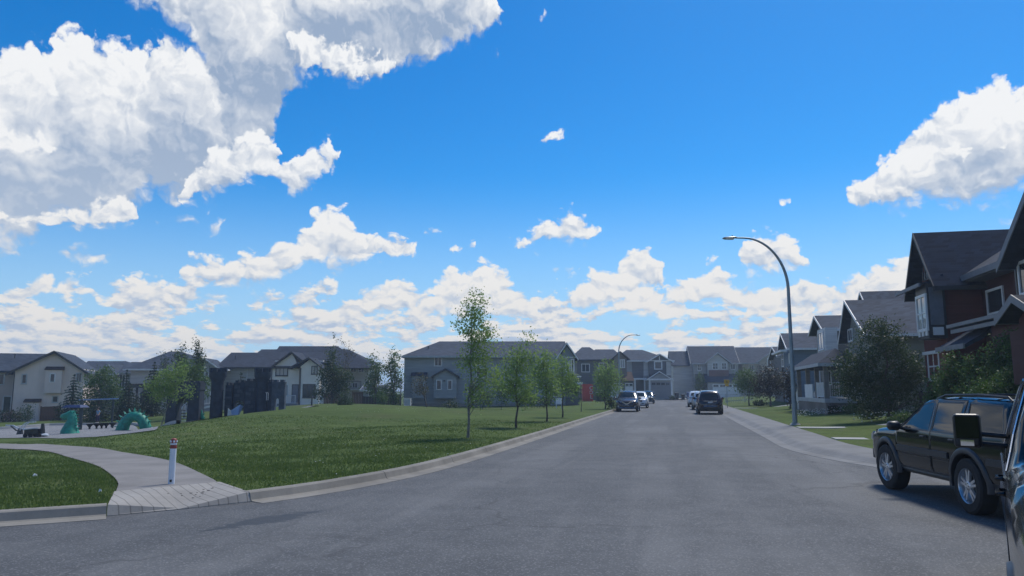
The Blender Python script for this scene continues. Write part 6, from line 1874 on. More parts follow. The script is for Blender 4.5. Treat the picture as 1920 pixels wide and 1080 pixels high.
spruce('spruce', 'thin greyish spruce in front of the grey house, right of the broad tree', at(232, 786, 78), 5.0, 1.3, 62, group=BG, sparse=.8)
spruce('spruce', 'wide low spruce behind the stepping pods, under the swing beam', at(183, 790, 70), 3.1, 2.2, 63, group=BG)
spruce('spruce', 'broad dark spruce behind the green serpent arch', at(238, 790, 72), 3.6, 2.4, 64, group=BG)
spruce('spruce', 'dark spruce left of the castle gate behind the deck', at(283, 790, 76), 5.6, 2.0, 65, group=BG)
b = at(448, 790, 70)
spruce('spruce', 'small open spruce standing above the castle wall between its two towers', b, P(448, 697, 70).z-b.z, 1.6, 66, group=BG, sparse=.55)
bt('leafy_tree', 'tall tree with spruce-like tip over the roof, beside the wooden fence', 622, 768, 78, [(627,642,6,14),(622,668,14,18),(618,700,24,24),(628,728,26,20),(600,735,14,18),(645,712,16,20)], 4600, .21, L_DARK, 57, .13)
bt('leafy_tree', 'reddish bare-twigged tree whose thin upright branches stand over the roof', 646, 768, 84, [(648,650,8,18),(655,665,10,14),(645,690,14,20)], 420, .17, L_RUSSET, 58, .09, per=4, br=40)
bt('leafy_tree', 'ragged tree left of the gap of sky, next to the blue-grey shed', 702, 765, 80, [(700,676,9,12),(706,698,14,18),(698,722,16,18),(712,742,14,14)], 2300, .21, L_MID, 59, .1, per=8)
bt('leafy_tree', 'ragged tree close to the left wall of the big blue-grey house', 738, 765, 80, [(739,668,11,12),(735,690,16,16),(745,712,14,18),(728,730,14,14),(742,742,12,10)], 2600, .21, L_MID, 60, .1, per=8)
bt('leafy_tree', 'thin climbing shrub against the beige wall bump-out', 52, 790, 82, [(54,772,6,14),(50,782,8,8)], 500, .17, L_DARK, 67, .04)
for i, (u, D_) in enumerate(((4, 84), (20, 83), (36, 83), (120, 80), (150, 79), (170, 82), (260, 84))):
    b = at(u, 790, D_)
    tree('shrub', ('shrub below the dark window of the beige house wing, leftmost','low shrub left of the brown downpipe','low dark shrub right of the brown downpipe','low shrub at the right end of the brown wooden fence',
        'low dark shrub behind the dragon head','low shrub behind the child','low shrub under the pergola')[i], 'shrub', b, 1.2, [(0,0,.7,1.0,.8,.7),(.6,0,.5,.7,.6,.5)], 700, .16, (L_DARK, L_MAROON, L_DARK)[i % 3], .03, per=9, spread=.18, seed=70+i, group='low shrubs behind the playground', branches=6, top=.8)
# ---- right hand side
b = at(1668, 793, 35.3)
tree('garden_tree', 'big round dark-leaved tree on the front lawn left of the red house', 'tree', b, 5.6,
     [pxb(b,1650,640,48,42,0,1.2), pxb(b,1610,690,46,44,-.3,1.1), pxb(b,1690,690,48,46,.2,1.1), pxb(b,1640,735,62,40,-.2,1.3), pxb(b,1700,735,36,34,.2), pxb(b,1590,720,26,30), pxb(b,1715,700,24,30), pxb(b,1645,615,26,20), pxb(b,1650,770,48,14)],
     21000, .105, L_DARK, .10, per=14, spread=.13, seed=81, branches=40, top=3.6)
HG = 'lilac hedge in front of the red house'
HL = ('bright green lilac bush right of the big tree, before the red wall', 'lilac bush above the roof of the black off-roader', 'tall lilac bush at the right edge above the off-roader roof', 'lower lilac bush behind the off-roader rear', 'leafy lilac bush just left of the low porch', 'lilac bush at the very right edge of the picture')
for i, (u, v, D_, bl) in enumerate(((1790,775,27,[(1790,700,28,40),(1775,725,24,30),(1810,690,20,24)]),(1840,780,25.5,[(1838,700,34,40),(1830,740,40,24),(1850,675,22,22)]),(1893,780,24,[(1888,670,34,44),(1905,640,24,26),(1870,710,30,30)]),
        (1870,790,22.5,[(1868,735,48,24),(1900,715,30,28)]),(1760,775,29,[(1762,735,22,34),(1770,705,14,20)]),(1930,780,23,[(1925,680,34,60),(1930,640,24,30)]))):
    b = at(u, v, D_)
    tree('lilac_bush', HL[i], 'bush', b, 2.5, [pxb(b, *q) for q in bl]+[pxb(b, u, 755, 26, 22)], 5200, .085, L_LILAC, .04, per=12, spread=.10, seed=90+i, group=HG, branches=14, top=1.6)
b = at(1405, 760, 78)
tree('garden_tree', 'green tree with rounded crown, left neighbour of the dark maroon tree', 'tree', b, 3.8, [pxb(b,1400,710,24,22), pxb(b,1388,722,16,16), pxb(b,1415,728,20,20)], 3600, .17, L_MID, .08, per=12, spread=.2, seed=101, group='garden trees on the right lawns', branches=12)
b = at(1445, 764, 70)
tree('garden_tree', 'dark maroon-leaved tree left of the lamp post', 'tree', b, 4.0, [pxb(b,1442,705,22,24), pxb(b,1425,718,16,20), pxb(b,1458,722,16,24), pxb(b,1440,732,24,16)], 4200, .16, L_MAROON, .09, per=12, spread=.2, seed=102, group='garden trees on the right lawns', branches=12)
b = at(1482, 770, 60)
tree('garden_tree', 'slim dark tree right behind the lamp post pole', 'tree', b, 3.8, [pxb(b,1476,715,12,26), pxb(b,1484,740,12,20)], 1800, .15, L_MAROON, .06, per=10, spread=.16, seed=103, group='garden trees on the right lawns', branches=8)
b = at(1313, 748, 148)
tree('garden_tree', 'tall narrow green bush in the shaded recess of the blue-grey end house', 'tree', b, 4.4, [pxb(b,1313,722,9,16), pxb(b,1313,706,6,7)], 900, .3, L_MID, .1, per=8, spread=.3, seed=104, branches=6)
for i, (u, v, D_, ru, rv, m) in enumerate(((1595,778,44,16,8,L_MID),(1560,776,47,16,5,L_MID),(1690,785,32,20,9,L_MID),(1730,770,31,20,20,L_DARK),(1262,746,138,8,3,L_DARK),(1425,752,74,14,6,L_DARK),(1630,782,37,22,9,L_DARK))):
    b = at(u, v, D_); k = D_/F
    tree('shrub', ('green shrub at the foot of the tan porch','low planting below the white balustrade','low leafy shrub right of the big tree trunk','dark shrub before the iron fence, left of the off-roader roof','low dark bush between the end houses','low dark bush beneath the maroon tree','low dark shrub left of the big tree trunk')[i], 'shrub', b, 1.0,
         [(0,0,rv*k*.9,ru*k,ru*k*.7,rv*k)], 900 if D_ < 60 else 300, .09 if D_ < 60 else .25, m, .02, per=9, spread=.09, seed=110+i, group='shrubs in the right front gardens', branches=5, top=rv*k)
# ================================================================ grass blades and flowers (ground cover)
def grass_blades():
    rng = np.random.default_rng(5); out = []
    for (n, y0, y1, hh) in ((60000, 9.5, 15.5, .050), (70000, 15.5, 26, .055), (30000, 26, 40, .06)):
        u = rng.uniform(-40, 1300, n*2); yy = y0+(y1-y0)*rng.random(n*2)**1.2
        x = (u-960)/F*yy
        ok = inpoly(x, yy, Lpoly) & ~inpoly(x, yy, _PATHP) & ~inpoly(x, yy, _GRP)
        x, yy = x[ok][:n], yy[ok][:n]; z = Hn(x, yy)
        # patchy density
        f = np.sin(x*1.9+1.3*np.sin(yy*1.1))+np.sin(yy*2.3+1.7*np.sin(x*.8)); keep = rng.random(len(x)) < .62+.22*f
        x, yy, z = x[keep], yy[keep], z[keep]; m = len(x)
        a = rng.uniform(0, math.pi, m); h_ = hh*.8*rng.uniform(.4, 1.3, m); w = .006+.0004*yy
        dx, dy = np.cos(a)*w, np.sin(a)*w; lx, ly = rng.normal(0, .4, m)*h_, rng.normal(0, .4, m)*h_
        V = np.stack([np.stack([x-dx, yy-dy, z-.006], 1), np.stack([x+dx, yy+dy, z-.006], 1), np.stack([x+lx, yy+ly, z+h_], 1)], 1)
        out.append(V.reshape(-1, 3))
    # ragged fringe along the kerb and the path
    V = np.concatenate(out); n = len(V)//3
    m = bpy.data.materials.get('leaves_grass') or leaf('leaves_grass', (0.072, 0.114, 0.028), (0.120, 0.168, 0.050), .38)
    return tag(np_mesh('grass', V, np.arange(n*3).reshape(n, 3), m, k=3), 'short mown green grass covering the park lawn', 'grass', kind='stuff')
_PATHP = [tuple(p) for p in path_up]+[tuple(p) for p in reversed(path_lo)]
_GRP = [tuple(p) for p in gr]
grass_blades()
def dots(name, label, cat, pts, r, mat):
    mb = MB()
    for p in pts: mb.ball(p, (r*random.uniform(.7, 1.3), r*random.uniform(.7, 1.3), r*.6), 6, 4)
    return tag(mb.build(name, mat), label, cat, kind='stuff')
M_PETAL = plain('petal_white', (0.62, 0.62, 0.55), .8, var=.1)
pts = []
rr = random.Random(12)
for (u, v, su, sv, n) in ((330,815,60,10,26),(370,830,40,14,14),(480,805,90,10,22),(430,800,40,6,14),(700,830,160,30,18),(560,780,80,6,16),(600,860,160,30,10),(800,772,120,3,30),(730,768,60,2,20)):
    for _ in range(n):
        uu, vv = rr.gauss(u, su), rr.gauss(v, sv)
        if vv < 764 or uu < 20: continue
        p = onground(uu, vv)
        if inpoly(np.array([p.x]), np.array([p.y]), Lpoly)[0] and not inpoly(np.array([p.x]), np.array([p.y]), _PATHP)[0] and not inpoly(np.array([p.x]), np.array([p.y]), _GRP)[0] and p.y < 90: pts.append((p.x, p.y, p.z+.06))
dots('dandelions', 'scattered pale dandelion heads and clover dotting the park lawn', 'flowers', pts, .013, M_PETAL)
pts = []
for _ in range(170):
    u = rr.uniform(1492, 1592); D_ = rr.uniform(44, 47.5); p = P(u, 775, D_); pts.append((p.x, p.y, H(p.x, p.y)+rr.uniform(.1, .38)))
for _ in range(60):
    u = rr.uniform(1600, 1730); D_ = rr.uniform(33, 35); p = P(u, 775, D_); pts.append((p.x, p.y, H(p.x, p.y)+rr.uniform(.1, .5)))
dots('flower_bed', 'bed of small white flowers in front of the tan porch and under the big tree', 'flowers', pts, .035, M_PETAL)
# ================================================================ street furniture
def lamp_post(label, base, h, reach, toward, rr=.115, group='street lamps'):
    """steel pole bending over the road, slim head at the end"""
    root = thing('street_lamp', label, 'street lamp', tuple(base), math.atan2(toward.y, toward.x), group)
    mb = MB(); hb = h-reach*.92
    pth = [(0, 0, 0), (0, 0, hb*.5), (0, 0, hb)]; rads = [rr, rr*.80, rr*.64]
    n = 14
    for i in range(1, n+1):
        a = math.pi/2*i/n; pth.append((reach*.78*(1-math.cos(a)), 0, hb+(h-hb)*math.sin(a))); rads.append(rr*(.64-.28*i/n))
    pth.append((reach*.94, 0, h-.0)); rads.append(rr*.33)
    mb.tube(pth, rads, 12); mb.build('pole', M_GALV, root, smooth=True, angle=60)
    mb = MB(); mb.tube([(reach*.90, 0, h), (reach*.95, 0, h+.02), (reach*1.03, 0, h-.0), (reach*1.15, 0, h-.03), (reach*1.18, 0, h-.04)], [.05, .12, .14, .13, .06], 10, flat=.42)
    hd = mb.build('lamp_head', M_GALV, root, smooth=True, angle=60)
    mb = MB(); mb.box(reach*.98, -.09, h-.085, reach*1.14, .09, h-.055); mb.build('lens', M_LAMPW, hd)
    mb = MB(); mb.cyl((reach*1.0, 0, h+.04), .03, .07, 8); mb.build('photocell', M_BLACKP, hd)
    mb = MB(); mb.lathe([(.24, -.12), (.24, .05), (.20, .07)], 16); mb.build('footing', M_SLAB, root)
    mb = MB(); mb.box(-rr-.012, -.06, .7, -rr+.03, .06, 1.1); mb.build('access_cover', M_GALV, root)
    mb = MB()
    for k in range(4):
        a = math.pi/4+k*math.pi/2; mb.cyl((math.cos(a)*.16, math.sin(a)*.16, .06), .018, .07, 6)
    mb.lathe([(.18, .07), (.18, .095), (rr*1.3, .10)], 12); mb.build('base_plate', M_GALV, root)
    return root
b = onground(1491, 798); top = P(1478, 443, b.y-0.6)
tip = P(1356, 446, b.y-0.3)
lamp_post('tall galvanised street lamp curving over the road from the right verge', b, top.z-b.z, (Vector((b.x, b.y))-Vector((tip.x, tip.y))).length/1.17, Vector((tip.x-b.x, tip.y-b.y, 0)))
b = at(1162, 753, 96); tp = P(1200, 628, 96)
lamp_post('distant small street lamp arching right over the road, among the end houses', b, tp.z-b.z, (tp.x-b.x)/1.17, Vector((1, 0, 0)), .12)

# white marker post on the path
M_POST = plain('post_white', (0.66, 0.72, 0.80), .4, var=.05)
M_POSTR = plain('post_red', (0.26, 0.055, 0.040), .5)
b = G(321, 908, .17); b.z = H(b.x, b.y)+.026
root = thing('bollard', 'white marker post with red bands at the top, standing in the middle of the path', 'bollard', tuple(b))
k_ = b.y/F; hh = (908-826)*k_*1.0
mb = MB(); mb.lathe([(.052, -.1), (.052, hh*.84), (.05, hh*.84)], 20); mb.build('post', M_POST, root, smooth=True, angle=40)
mb = MB(); mb.lathe([(.054, hh*.775), (.0555, hh*.78), (.0555, hh*.835), (.054, hh*.84)], 20); mb.build('red_band', M_POSTR, root)
mb = MB(); mb.lathe([(.050, hh*.84), (.050, hh*.97), (.044, hh*.985), (.02, hh)], 20); mb.build('cap', M_POSTR, root, smooth=True, angle=40)
mb = MB(); mb.lathe([(.052, hh*.855), (.0535, hh*.86), (.0535, hh*.885), (.052, hh*.89)], 20); mb.build('white_band', M_POST, root)
mb = MB()
for k in range(6):
    a = k*math.pi/3; mb.box(math.cos(a)*.051-.012, math.sin(a)*.051-.012, hh*.91, math.cos(a)*.051+.012, math.sin(a)*.051+.012, hh*.95)
mb.build('reflector', M_POST, root)
mb = MB(); mb.box(-.005, -.060, .035, .028, -.048, .075); mb.build('sticker', M_BLACKP, root)

# litter on the lawn
for (u, v, lab) in ((65, 900, 'small crumpled white paper scrap on the left lawn'), (187, 932, 'tiny white scrap near the kerb on the left lawn')):
    p = onground(u, v); mb = MB(); s = .035 if u < 100 else .02
    mb.add([(-s, -s*.4, 0), (s, -s*.5, .02), (s*.9, s*.4, .0), (-s*.8, s*.5, .03), (-s, -s*.4, .015), (s, -s*.5, .04), (s*.9, s*.4, .03), (-s*.8, s*.5, .05)], [(0,3,2,1),(4,5,6,7),(0,1,5,4),(1,2,6,5),(2,3,7,6),(3,0,4,7)])
    o = mb.build('paper_scrap', M_WHITE, loc=(p.x, p.y, p.z+.055)); tag(o, lab, 'litter')

# wheeled bins at the end of the street
M_BINB = plain('bin_blue', (0.035, 0.075, 0.20), .5); M_BING = plain('bin_black', (0.02, 0.022, 0.024), .5); M_BINN = plain('bin_green', (0.03, 0.06, 0.04), .5)
def wheelie(label, u, v, D_, mat, rz=0, s=1.0):
    b = at(u, v, D_); b.z = max(b.z, .0)
    root = thing('wheelie_bin', label, 'bin', tuple(b), rz, 'wheeled bins'); root.scale = (s,)*3
    mb = MB(); mb.add([(-.24,-.27,.05),(.24,-.27,.05),(.24,.25,.05),(-.24,.25,.05),(-.30,-.36,.98),(.30,-.36,.98),(.30,.33,.98),(-.30,.33,.98)], [(0,3,2,1),(4,5,6,7),(0,1,5,4),(1,2,6,5),(2,3,7,6),(3,0,4,7)])
    mb.build('body', mat, root, bevel=.02)
    mb = MB(); mb.add([(-.32,-.39,.985),(.32,-.39,.985),(.32,.38,.985),(-.32,.38,.985),(-.30,-.36,1.04),(.30,-.36,1.04),(.30,.36,1.09),(-.30,.36,1.09)], [(0,3,2,1),(4,5,6,7),(0,1,5,4),(1,2,6,5),(2,3,7,6),(3,0,4,7)])
    mb.build('lid', mat, root, bevel=.01)
    mb = MB(); mb.tube([(-.26, .42, 1.0), (.26, .42, 1.0)], .02, 6); mb.build('handle', mat, root)
    for sx in (-1, 1):
        mb = MB(); mb.cyl((sx*.25-.03, .28, .12), .12, .06, 14, 'x'); mb.build('wheel', M_RUBBER, root)
wheelie('blue wheeled bin beside the white crossover, end of the left kerb', 1222, 751, 126, M_BINB, .1, 1.25)
wheelie('blue wheeled bin standing alone in front of the blue-grey end house', 1292, 751, 126, M_BINB, -.1, 1.25)
wheelie('black wheeled bin left of the small gap between the end houses', 1269, 749, 134, M_BING, 0, 1.1)
wheelie('black wheeled bin just left of the blue-grey end house', 1281, 751, 130, M_BING, 0, .9)
wheelie('dark green wheeled bin under the round street tree', 1122, 752, 104, M_BINN, 0, 1.2)
wheelie('black wheeled bin behind the dark maroon crossover', 1130, 752, 103, M_BING, 0, 1.2)
# red storage container with white letters down its side
b = at(1102, 750, 106)
M_REDC = plain('container_red', (0.62, 0.060, 0.045), .5, var=.08)
root = thing('container', 'bright red upright container with white letters running down its side', 'container', tuple(b))
k_ = 106/F; w_ = 19*k_; h_ = 31*k_
mb = MB(); mb.box(-w_/2, -.6, .05, w_/2, .9, h_)
for k in range(9): mb.box(-w_/2-.02, -.55+k*.17, .1, -w_/2-.001, -.47+k*.17, h_-.05)
mb.build('box', M_REDC, root)
mb = MB(); mb.box(-w_/2-.04, -.64, h_+.002, w_/2+.04, .94, h_+.08); mb.build('lid', M_REDC, root)
mb = MB(); mb.box(-w_/2+.05, -.66, .1, w_/2-.5, -.605, h_-.1); mb.build('door', M_REDC, root)
lt = w_*.30
for j, ch in enumerate('COL'):
    cu = bpy.data.curves.new('lettering', 'FONT'); cu.body = ch; cu.size = h_*.30; cu.extrude = .008; cu.align_x = 'CENTER'
    o = bpy.data.objects.new('lettering', cu); COL.objects.link(o); o.parent = root
    o.data.materials.append(M_WHITE); o.location = (lt, -.62, h_*.70-j*h_*.26); o.rotation_euler = (math.pi/2, 0, 0)
    dg = bpy.context.evaluated_depsgraph_get(); me = bpy.data.meshes.new_from_object(o.evaluated_get(dg))
    o2 = bpy.data.objects.new('letter', me); COL.objects.link(o2); o2.parent = root; o2.location = o.location; o2.rotation_euler = o.rotation_euler
    bpy.data.objects.remove(o); bpy.data.curves.remove(cu)
# yellow playground sign
b = at(1364, 760, 70)
root = thing('road_sign', 'yellow warning sign with a small tab below, on a thin post by the right lawn', 'sign', tuple(b))
M_YEL = plain('sign_yellow', (0.62, 0.36, 0.03), .45, var=.04)
zc = P(1364, 719, 70).z-b.z
mb = MB(); mb.tube([(0, 0, -.1), (0, 0, zc+.3)], .03, 8); mb.build('post', M_GALV, root)
mb = MB(); mb.box(-.24, -.05, zc-.02, .24, -.03, zc+.34); pn = mb.build('panel', M_YEL, root, bevel=.01)
mb = MB(); mb.box(-.17, -.05, zc-.26, .17, -.03, zc-.05); mb.build('tab', M_YEL, root)
mb = MB(); mb.ball((0, -.058, zc+.25), (.035, .006, .035), 8, 6); mb.tube([(0, -.056, zc+.2), (.02, -.056, zc+.12), (-.06, -.056, zc+.03)], .014, 4); mb.tube([(.02, -.056, zc+.12), (.08, -.056, zc+.04)], .014, 4); mb.tube([(-.08, -.056, zc+.19), (.07, -.056, zc+.15)], .012, 4)
mb.build('pictogram', M_BLACKP, pn)
# garden fences
def fence(label, p0, p1, h, mat, boards=True, sp=.16, name='fence', post_mat=None):
    p0 = Vector(p0); p1 = Vector(p1); L = (p1-p0).length; ang = math.atan2(p1.y-p0.y, p1.x-p0.x)
    root = thing(name, label, 'fence', tuple(p0), ang)
    dz = p1.z-p0.z
    mb = MB()
    n = int(L/sp)
    for k in range(n):
        x = (k+.5)*L/n; z = dz*x/L; hh = h*random.uniform(.985, 1.0)
        if boards: mb.box(x-sp*.47, -.012, z-.2, x+sp*.47, .012, z+hh)
        else: mb.box(x-.012, -.012, z-.05, x+.012, .012, z+hh)
    mb.build('boards' if boards else 'bars', mat, root)
    mb = MB()
    for zz in (.18*h, .9*h): mb.prism([(0, zz), (L, zz+dz), (L, zz+dz+.07), (0, zz+.07)], .014, .05)
    mb.build('rail', mat, root)
    for k in range(int(L/2.4)+1):
        x = min(L-.05, k*2.4); m2 = MB(); m2.box(x-.05, .052, dz*x/L-.3, x+.05, .15, dz*x/L+h+.06); m2.build('post', post_mat or mat, root)
    return root
fence('brown stained board fence behind the black ground rider, left', at(74, 790, 80), at(112, 788, 80), 1.5, M_WOOD)
fence('reddish brown board fence at the end of the cream house', at(607, 768, 88), at(640, 768, 88), 1.55, M_WOOD)
fence('reddish brown board fence between the round bush and the blue-grey shed', at(660, 768, 88), at(680, 768, 88), 1.7, M_WOOD)
fence('dark low board fence under the ragged tree left of the big blue-grey house', at(724, 768, 84), at(752, 768, 84), 1.2, M_DARKTRIM)
fence('low dark slat fence in front of the blue-grey shed', at(680, 768, 82), at(722, 768, 82), .9, M_DARKTRIM, True, .3)
fence('pale picket fence across the end lawn behind the yellow sign', at(1362, 758, 96), at(1412, 756, 96), 1.1, M_GREYTRIM, False, .22)
fence('black iron garden fence between the big round tree and the lilacs', at(1725, 778, 31), at(1775, 782, 29.5), 1.25, M_BLACKP, False, .13)
# thin poles at the lawn edge
for (u, v0, v1, D_, lab) in ((1002-397, 762, 745, 58, 'x'),):
    pass
def pole(label, u, v0, v1, D_, r=.05, mat=None, cap=False):
    b = at(u, v0, D_); z = P(u, v1, D_).z-b.z
    root = thing('pole', label, 'pole', tuple(b)); mb = MB(); mb.tube([(0, 0, -.1), (0, 0, z)], [r, r*.8], 8); mb.build('shaft', mat or M_DARKTRIM, root)
    mb = MB(); mb.lathe([(r*1.5, z), (r*1.5, z+.06), (r*.3, z+.09)], 8); mb.build('cap', mat or M_DARKTRIM, root)
pole('short dark post before the second cream gable, on the lawn', 584, 770, 746, 60, .07)
pole('tall thin dark pole left of the big blue-grey house', 751, 768, 718, 76, .06)
pole('dark post in front of the shed fence', 704, 766, 728, 78, .08)
# white two-panel garden bench behind the third street tree, small white unit by the house wall
b = at(1048, 758, 72); root = thing('garden_chair', 'small white garden chair between the third and fourth street tree trunks', 'chair', tuple(b))
mb = MB(); mb.box(-.28, -.25, .40, .28, .25, .45); mb.build('seat', M_WHITE, root)
mb = MB(); mb.box(-.28, .20, .45, .28, .26, .95); mb.build('backrest', M_WHITE, root)
for sx in (-.25, .25):
    for sy in (-.22, .22): mb = MB(); mb.box(sx-.03, sy-.03, -.05, sx+.03, sy+.03, .398); mb.build('leg', M_WHITE, root)
b = at(764, 768, 80); root = thing('utility_box', 'white slatted utility box against the left end of the big blue-grey house', 'box', tuple(b))
mb = MB(); mb.box(-.35, -.3, 0, .35, .3, .75); mb.build('case', M_WHITE, root, bevel=.02)
mb = MB(); mb.box(-.38, -.33, .752, .38, .33, .80); mb.build('lid', M_WHITE, root)
mb = MB()
for k in range(5): mb.box(-.28, -.325, .12+k*.11, .28, -.305, .17+k*.11)
mb.build('louvres', M_GREYTRIM, root)
# ================================================================ playground
M_TEAL = plain('teal_plastic', (0.008, 0.235, 0.165), .55, var=.3, sc=6, bmp=.5)
M_TEALD = plain('teal_plastic_dark', (0.008, 0.15, 0.115), .5, var=.2, sc=5)
M_CASTLE = plain('moulded_stone_blue', (0.024, 0.036, 0.060), .65, var=.35, sc=3, bmp=.5)
M_CASTLE2 = plain('moulded_stone_grey', (0.050, 0.068, 0.098), .65, var=.35, sc=3, bmp=.5)
M_PLASTW = plain('pale_plastic', (0.50, 0.55, 0.60), .4)
M_PLASTB = plain('pale_blue_plastic', (0.22, 0.33, 0.52), .4)
M_STEEL = plain('steel_frame_dark', (0.022, 0.04, 0.05), .5)
DP = 47.5
def pg(u, v, D_=None):
    p = P(u, v, D_ or DP); p.z = H(p.x, p.y); return p
# sea serpent head rising from the gravel
b = pg(131, 812, 47.5); k_ = 47.5/F
root = thing('serpent_climber', 'teal moulded serpent head and neck climber with spiked back on the gravel', 'play sculpture', tuple(b))
def q3(u, v, y=0): return Vector(((u-131)*k_, y, (812-v)*k_))
mb = MB(); mb.tube([q3(131, 813), q3(130, 806), q3(131, 797), q3(133, 788), q3(132, 780), q3(128, 774)], [.56, .50, .36, .29, .27, .22], 14); bd = mb.build('neck', M_TEAL, root, smooth=True, angle=60)
mb = MB(); mb.tube([q3(136, 775), q3(129, 777), q3(121, 779.5), q3(114, 781), q3(111.5, 781.5)], [.17, .24, .19, .15, .07], 12); hd = mb.build('head', M_TEAL, root, smooth=True, angle=60)
mb = MB(); mb.tube([q3(127, 783), q3(120, 786), q3(115, 787)], [.12, .09, .04], 10); mb.build('jaw', M_TEALD, hd, smooth=True)
for sy in (-.14, .14):
    mb = MB(); mb.tube([q3(131, 775, sy), q3(133, 769, sy*1.3)], [.07, .02], 8); mb.build('horn', M_TEAL, hd, smooth=True)
    mb = MB(); mb.ball(tuple(q3(124, 776, sy)), .05, 8, 6); mb.build('eye', M_PLASTW, hd, smooth=True)
for i, (u, v) in enumerate(((137,773),(140,779),(141.5,785),(142.5,791),(143.5,797),(145,803))):
    mb = MB(); c = q3(u, v); mb.tube([c-Vector((.16, 0, 0)), c+Vector((.15, 0, .07))], [.13, .015], 6, flat=.5); mb.build('spike', M_TEAL, bd)
# arched body
b = pg(250, 803.5, 51); k_ = 51/F
root = thing('serpent_arch', 'teal moulded serpent body forming a spiked arch over the gravel', 'play sculpture', tuple(b))
def q4(u, v, y=0): return Vector(((u-250)*k_, y, (803.5-v)*k_))
arc_ = [(229,806,.44),(231,797,.40),(235,788,.36),(241,781,.33),(249,777,.31),(258,778.5,.31),(265,784,.33),(270,792,.35),(273,800,.37),(274,806,.38)]
mb = MB(); cs = smooth_prof([(u, v) for u, v, r in arc_], 1)
mb.tube([q4(p[0], p[1]) for p in cs], [interp(sorted([(u, r) for u, v, r in arc_]), p[0]) for p in cs], 14); bd = mb.build('body', M_TEAL, root, smooth=True, angle=60)
for i in range(11):
    a = math.pi*(1.0-(i+.3)/10.6); c = Vector((math.cos(a)*1.06, 0, .15+math.sin(a)*1.12)); o_ = Vector((math.cos(a), 0, math.sin(a)))
    mb = MB(); mb.tube([c, c+o_*.26], [.13, .012], 6, flat=.5); mb.build('spike', M_TEAL, bd)
# tail beside the gate
b = pg(378, 801, 50); k_ = 50/F
root = thing('serpent_tail', 'teal spiked serpent tail curling up beside the castle gate tower', 'play sculpture', tuple(b))
mb = MB(); mb.tube([(-.02,0,-.1), (.03,0,.2), (.07,0,.5), (.02,0,.8), (-.06,0,1.05), (-.08,0,1.3)], [.18, .17, .15, .12, .09, .03], 10); bd = mb.build('tail', M_TEAL, root, smooth=True)
for z in (.25, .5, .75, 1.0): mb = MB(); mb.tube([(.15-z*.1, 0, z), (.30-z*.1, 0, z+.04)], [.06, .01], 5); mb.build('spike', M_TEAL, bd)
# black ground rider (toy truck like)
b = pg(68, 819, 44.5); k_ = 44.5/F
root = thing('ground_rider', 'low black and white toy train rider at the front edge of the gravel', 'play rider', tuple(b))
mb = MB(); mb.box(-.62, -.22, .16, .22, .22, .50); mb.build('body', M_BLACKP, root, bevel=.04)
mb = MB(); mb.tube([(-.66, -.235, .44), (-.3, -.235, .50), (.2, -.235, .56)], .03, 5); mb.build('stripe', M_PLASTW, root)
mb = MB(); mb.tube([(.34, 0, .1), (.33, 0, .5), (.32, 0, .80)], [.16, .12, .08], 8); mb.build('chimney', M_BLACKP, root)
mb = MB(); mb.tube([(.22, 0, .16), (.6, 0, .14), (.70, 0, .13)], [.2, .17, .10], 8, flat=.5); mb.build('nose', M_PLASTW, root, smooth=True)
for x in (-.5, -.2, .3):
    for sy in (-.26, .20): mb = MB(); mb.cyl((x, sy, .12), .13, .06, 12, 'y'); mb.build('wheel', M_RUBBER, root)
# seesaw like grey frame
b = pg(38, 806, 51); k_ = 51/F
root = thing('seesaw', 'grey steel seesaw with curved white hoops at the far left of the gravel', 'seesaw', tuple(b))
mb = MB(); mb.box(-.35, -.12, 0, -.2, .12, .5); mb.box(.25, -.12, 0, .4, .12, .55); 
mb = MB(); mb.tube([(0, 0, 0), (0, 0, .42)], [.22, .12], 8); mb.build('pivot', M_BLACKP, root)
mb = MB(); mb.tube([(-1.0, 0, .62), (-.5, 0, .60), (-.1, 0, .40), (.3, 0, .36)], .05, 6); mb.build('beam', M_PLASTW, root)
for sy in (-.15, .15): mb = MB(); mb.tube([(.08, sy, .30), (.22, sy, .62), (.5, sy, .82), (.92, sy, .84)], .035, 6); mb.build('hoop', M_PLASTW, root)
mb = MB(); mb.tube([(-.55, -.2, .62), (-.3, 0, .30), (.0, .1, .2)], .05, 6); mb.build('strut', M_STEEL, root)
# swing frame with blue beam
D_ = 57
def zz(u, v, d=D_): p = P(u, v, d); return p
b = pg(184, 800, D_)
root = thing('swing_frame', 'dark steel swing frame with a blue top beam behind the child', 'swing frame', tuple(b))
for uu in (154, 213):
    p = zz(uu, 749); mb = MB(); mb.tube([(p.x-b.x, 0, -.1), (p.x-b.x, 0, p.z-b.z)], .11 if uu == 154 else .08, 8); mb.build('post', M_STEEL, root)
a_, c_ = zz(148, 750), zz(222, 747.5)
mb = MB(); mb.tube([(a_.x-b.x, 0, a_.z-b.z), (c_.x-b.x, 0, c_.z-b.z)], .05, 6); mb.build('beam', M_PLASTB, root)
for uu in (176, 196):
    x = zz(uu, 760).x-b.x; z1 = zz(uu, 749).z-b.z
    for dx in (-.22, .22): mb = MB(); mb.tube([(x+dx, 0, .6), (x+dx, 0, z1)], .010, 4); ch_ = mb.build('chain', M_STEEL, root)
    mb = MB(); mb.box(x-.24, -.09, .57, x+.24, .09, .60); mb.build('seat', M_RUBBER, root)
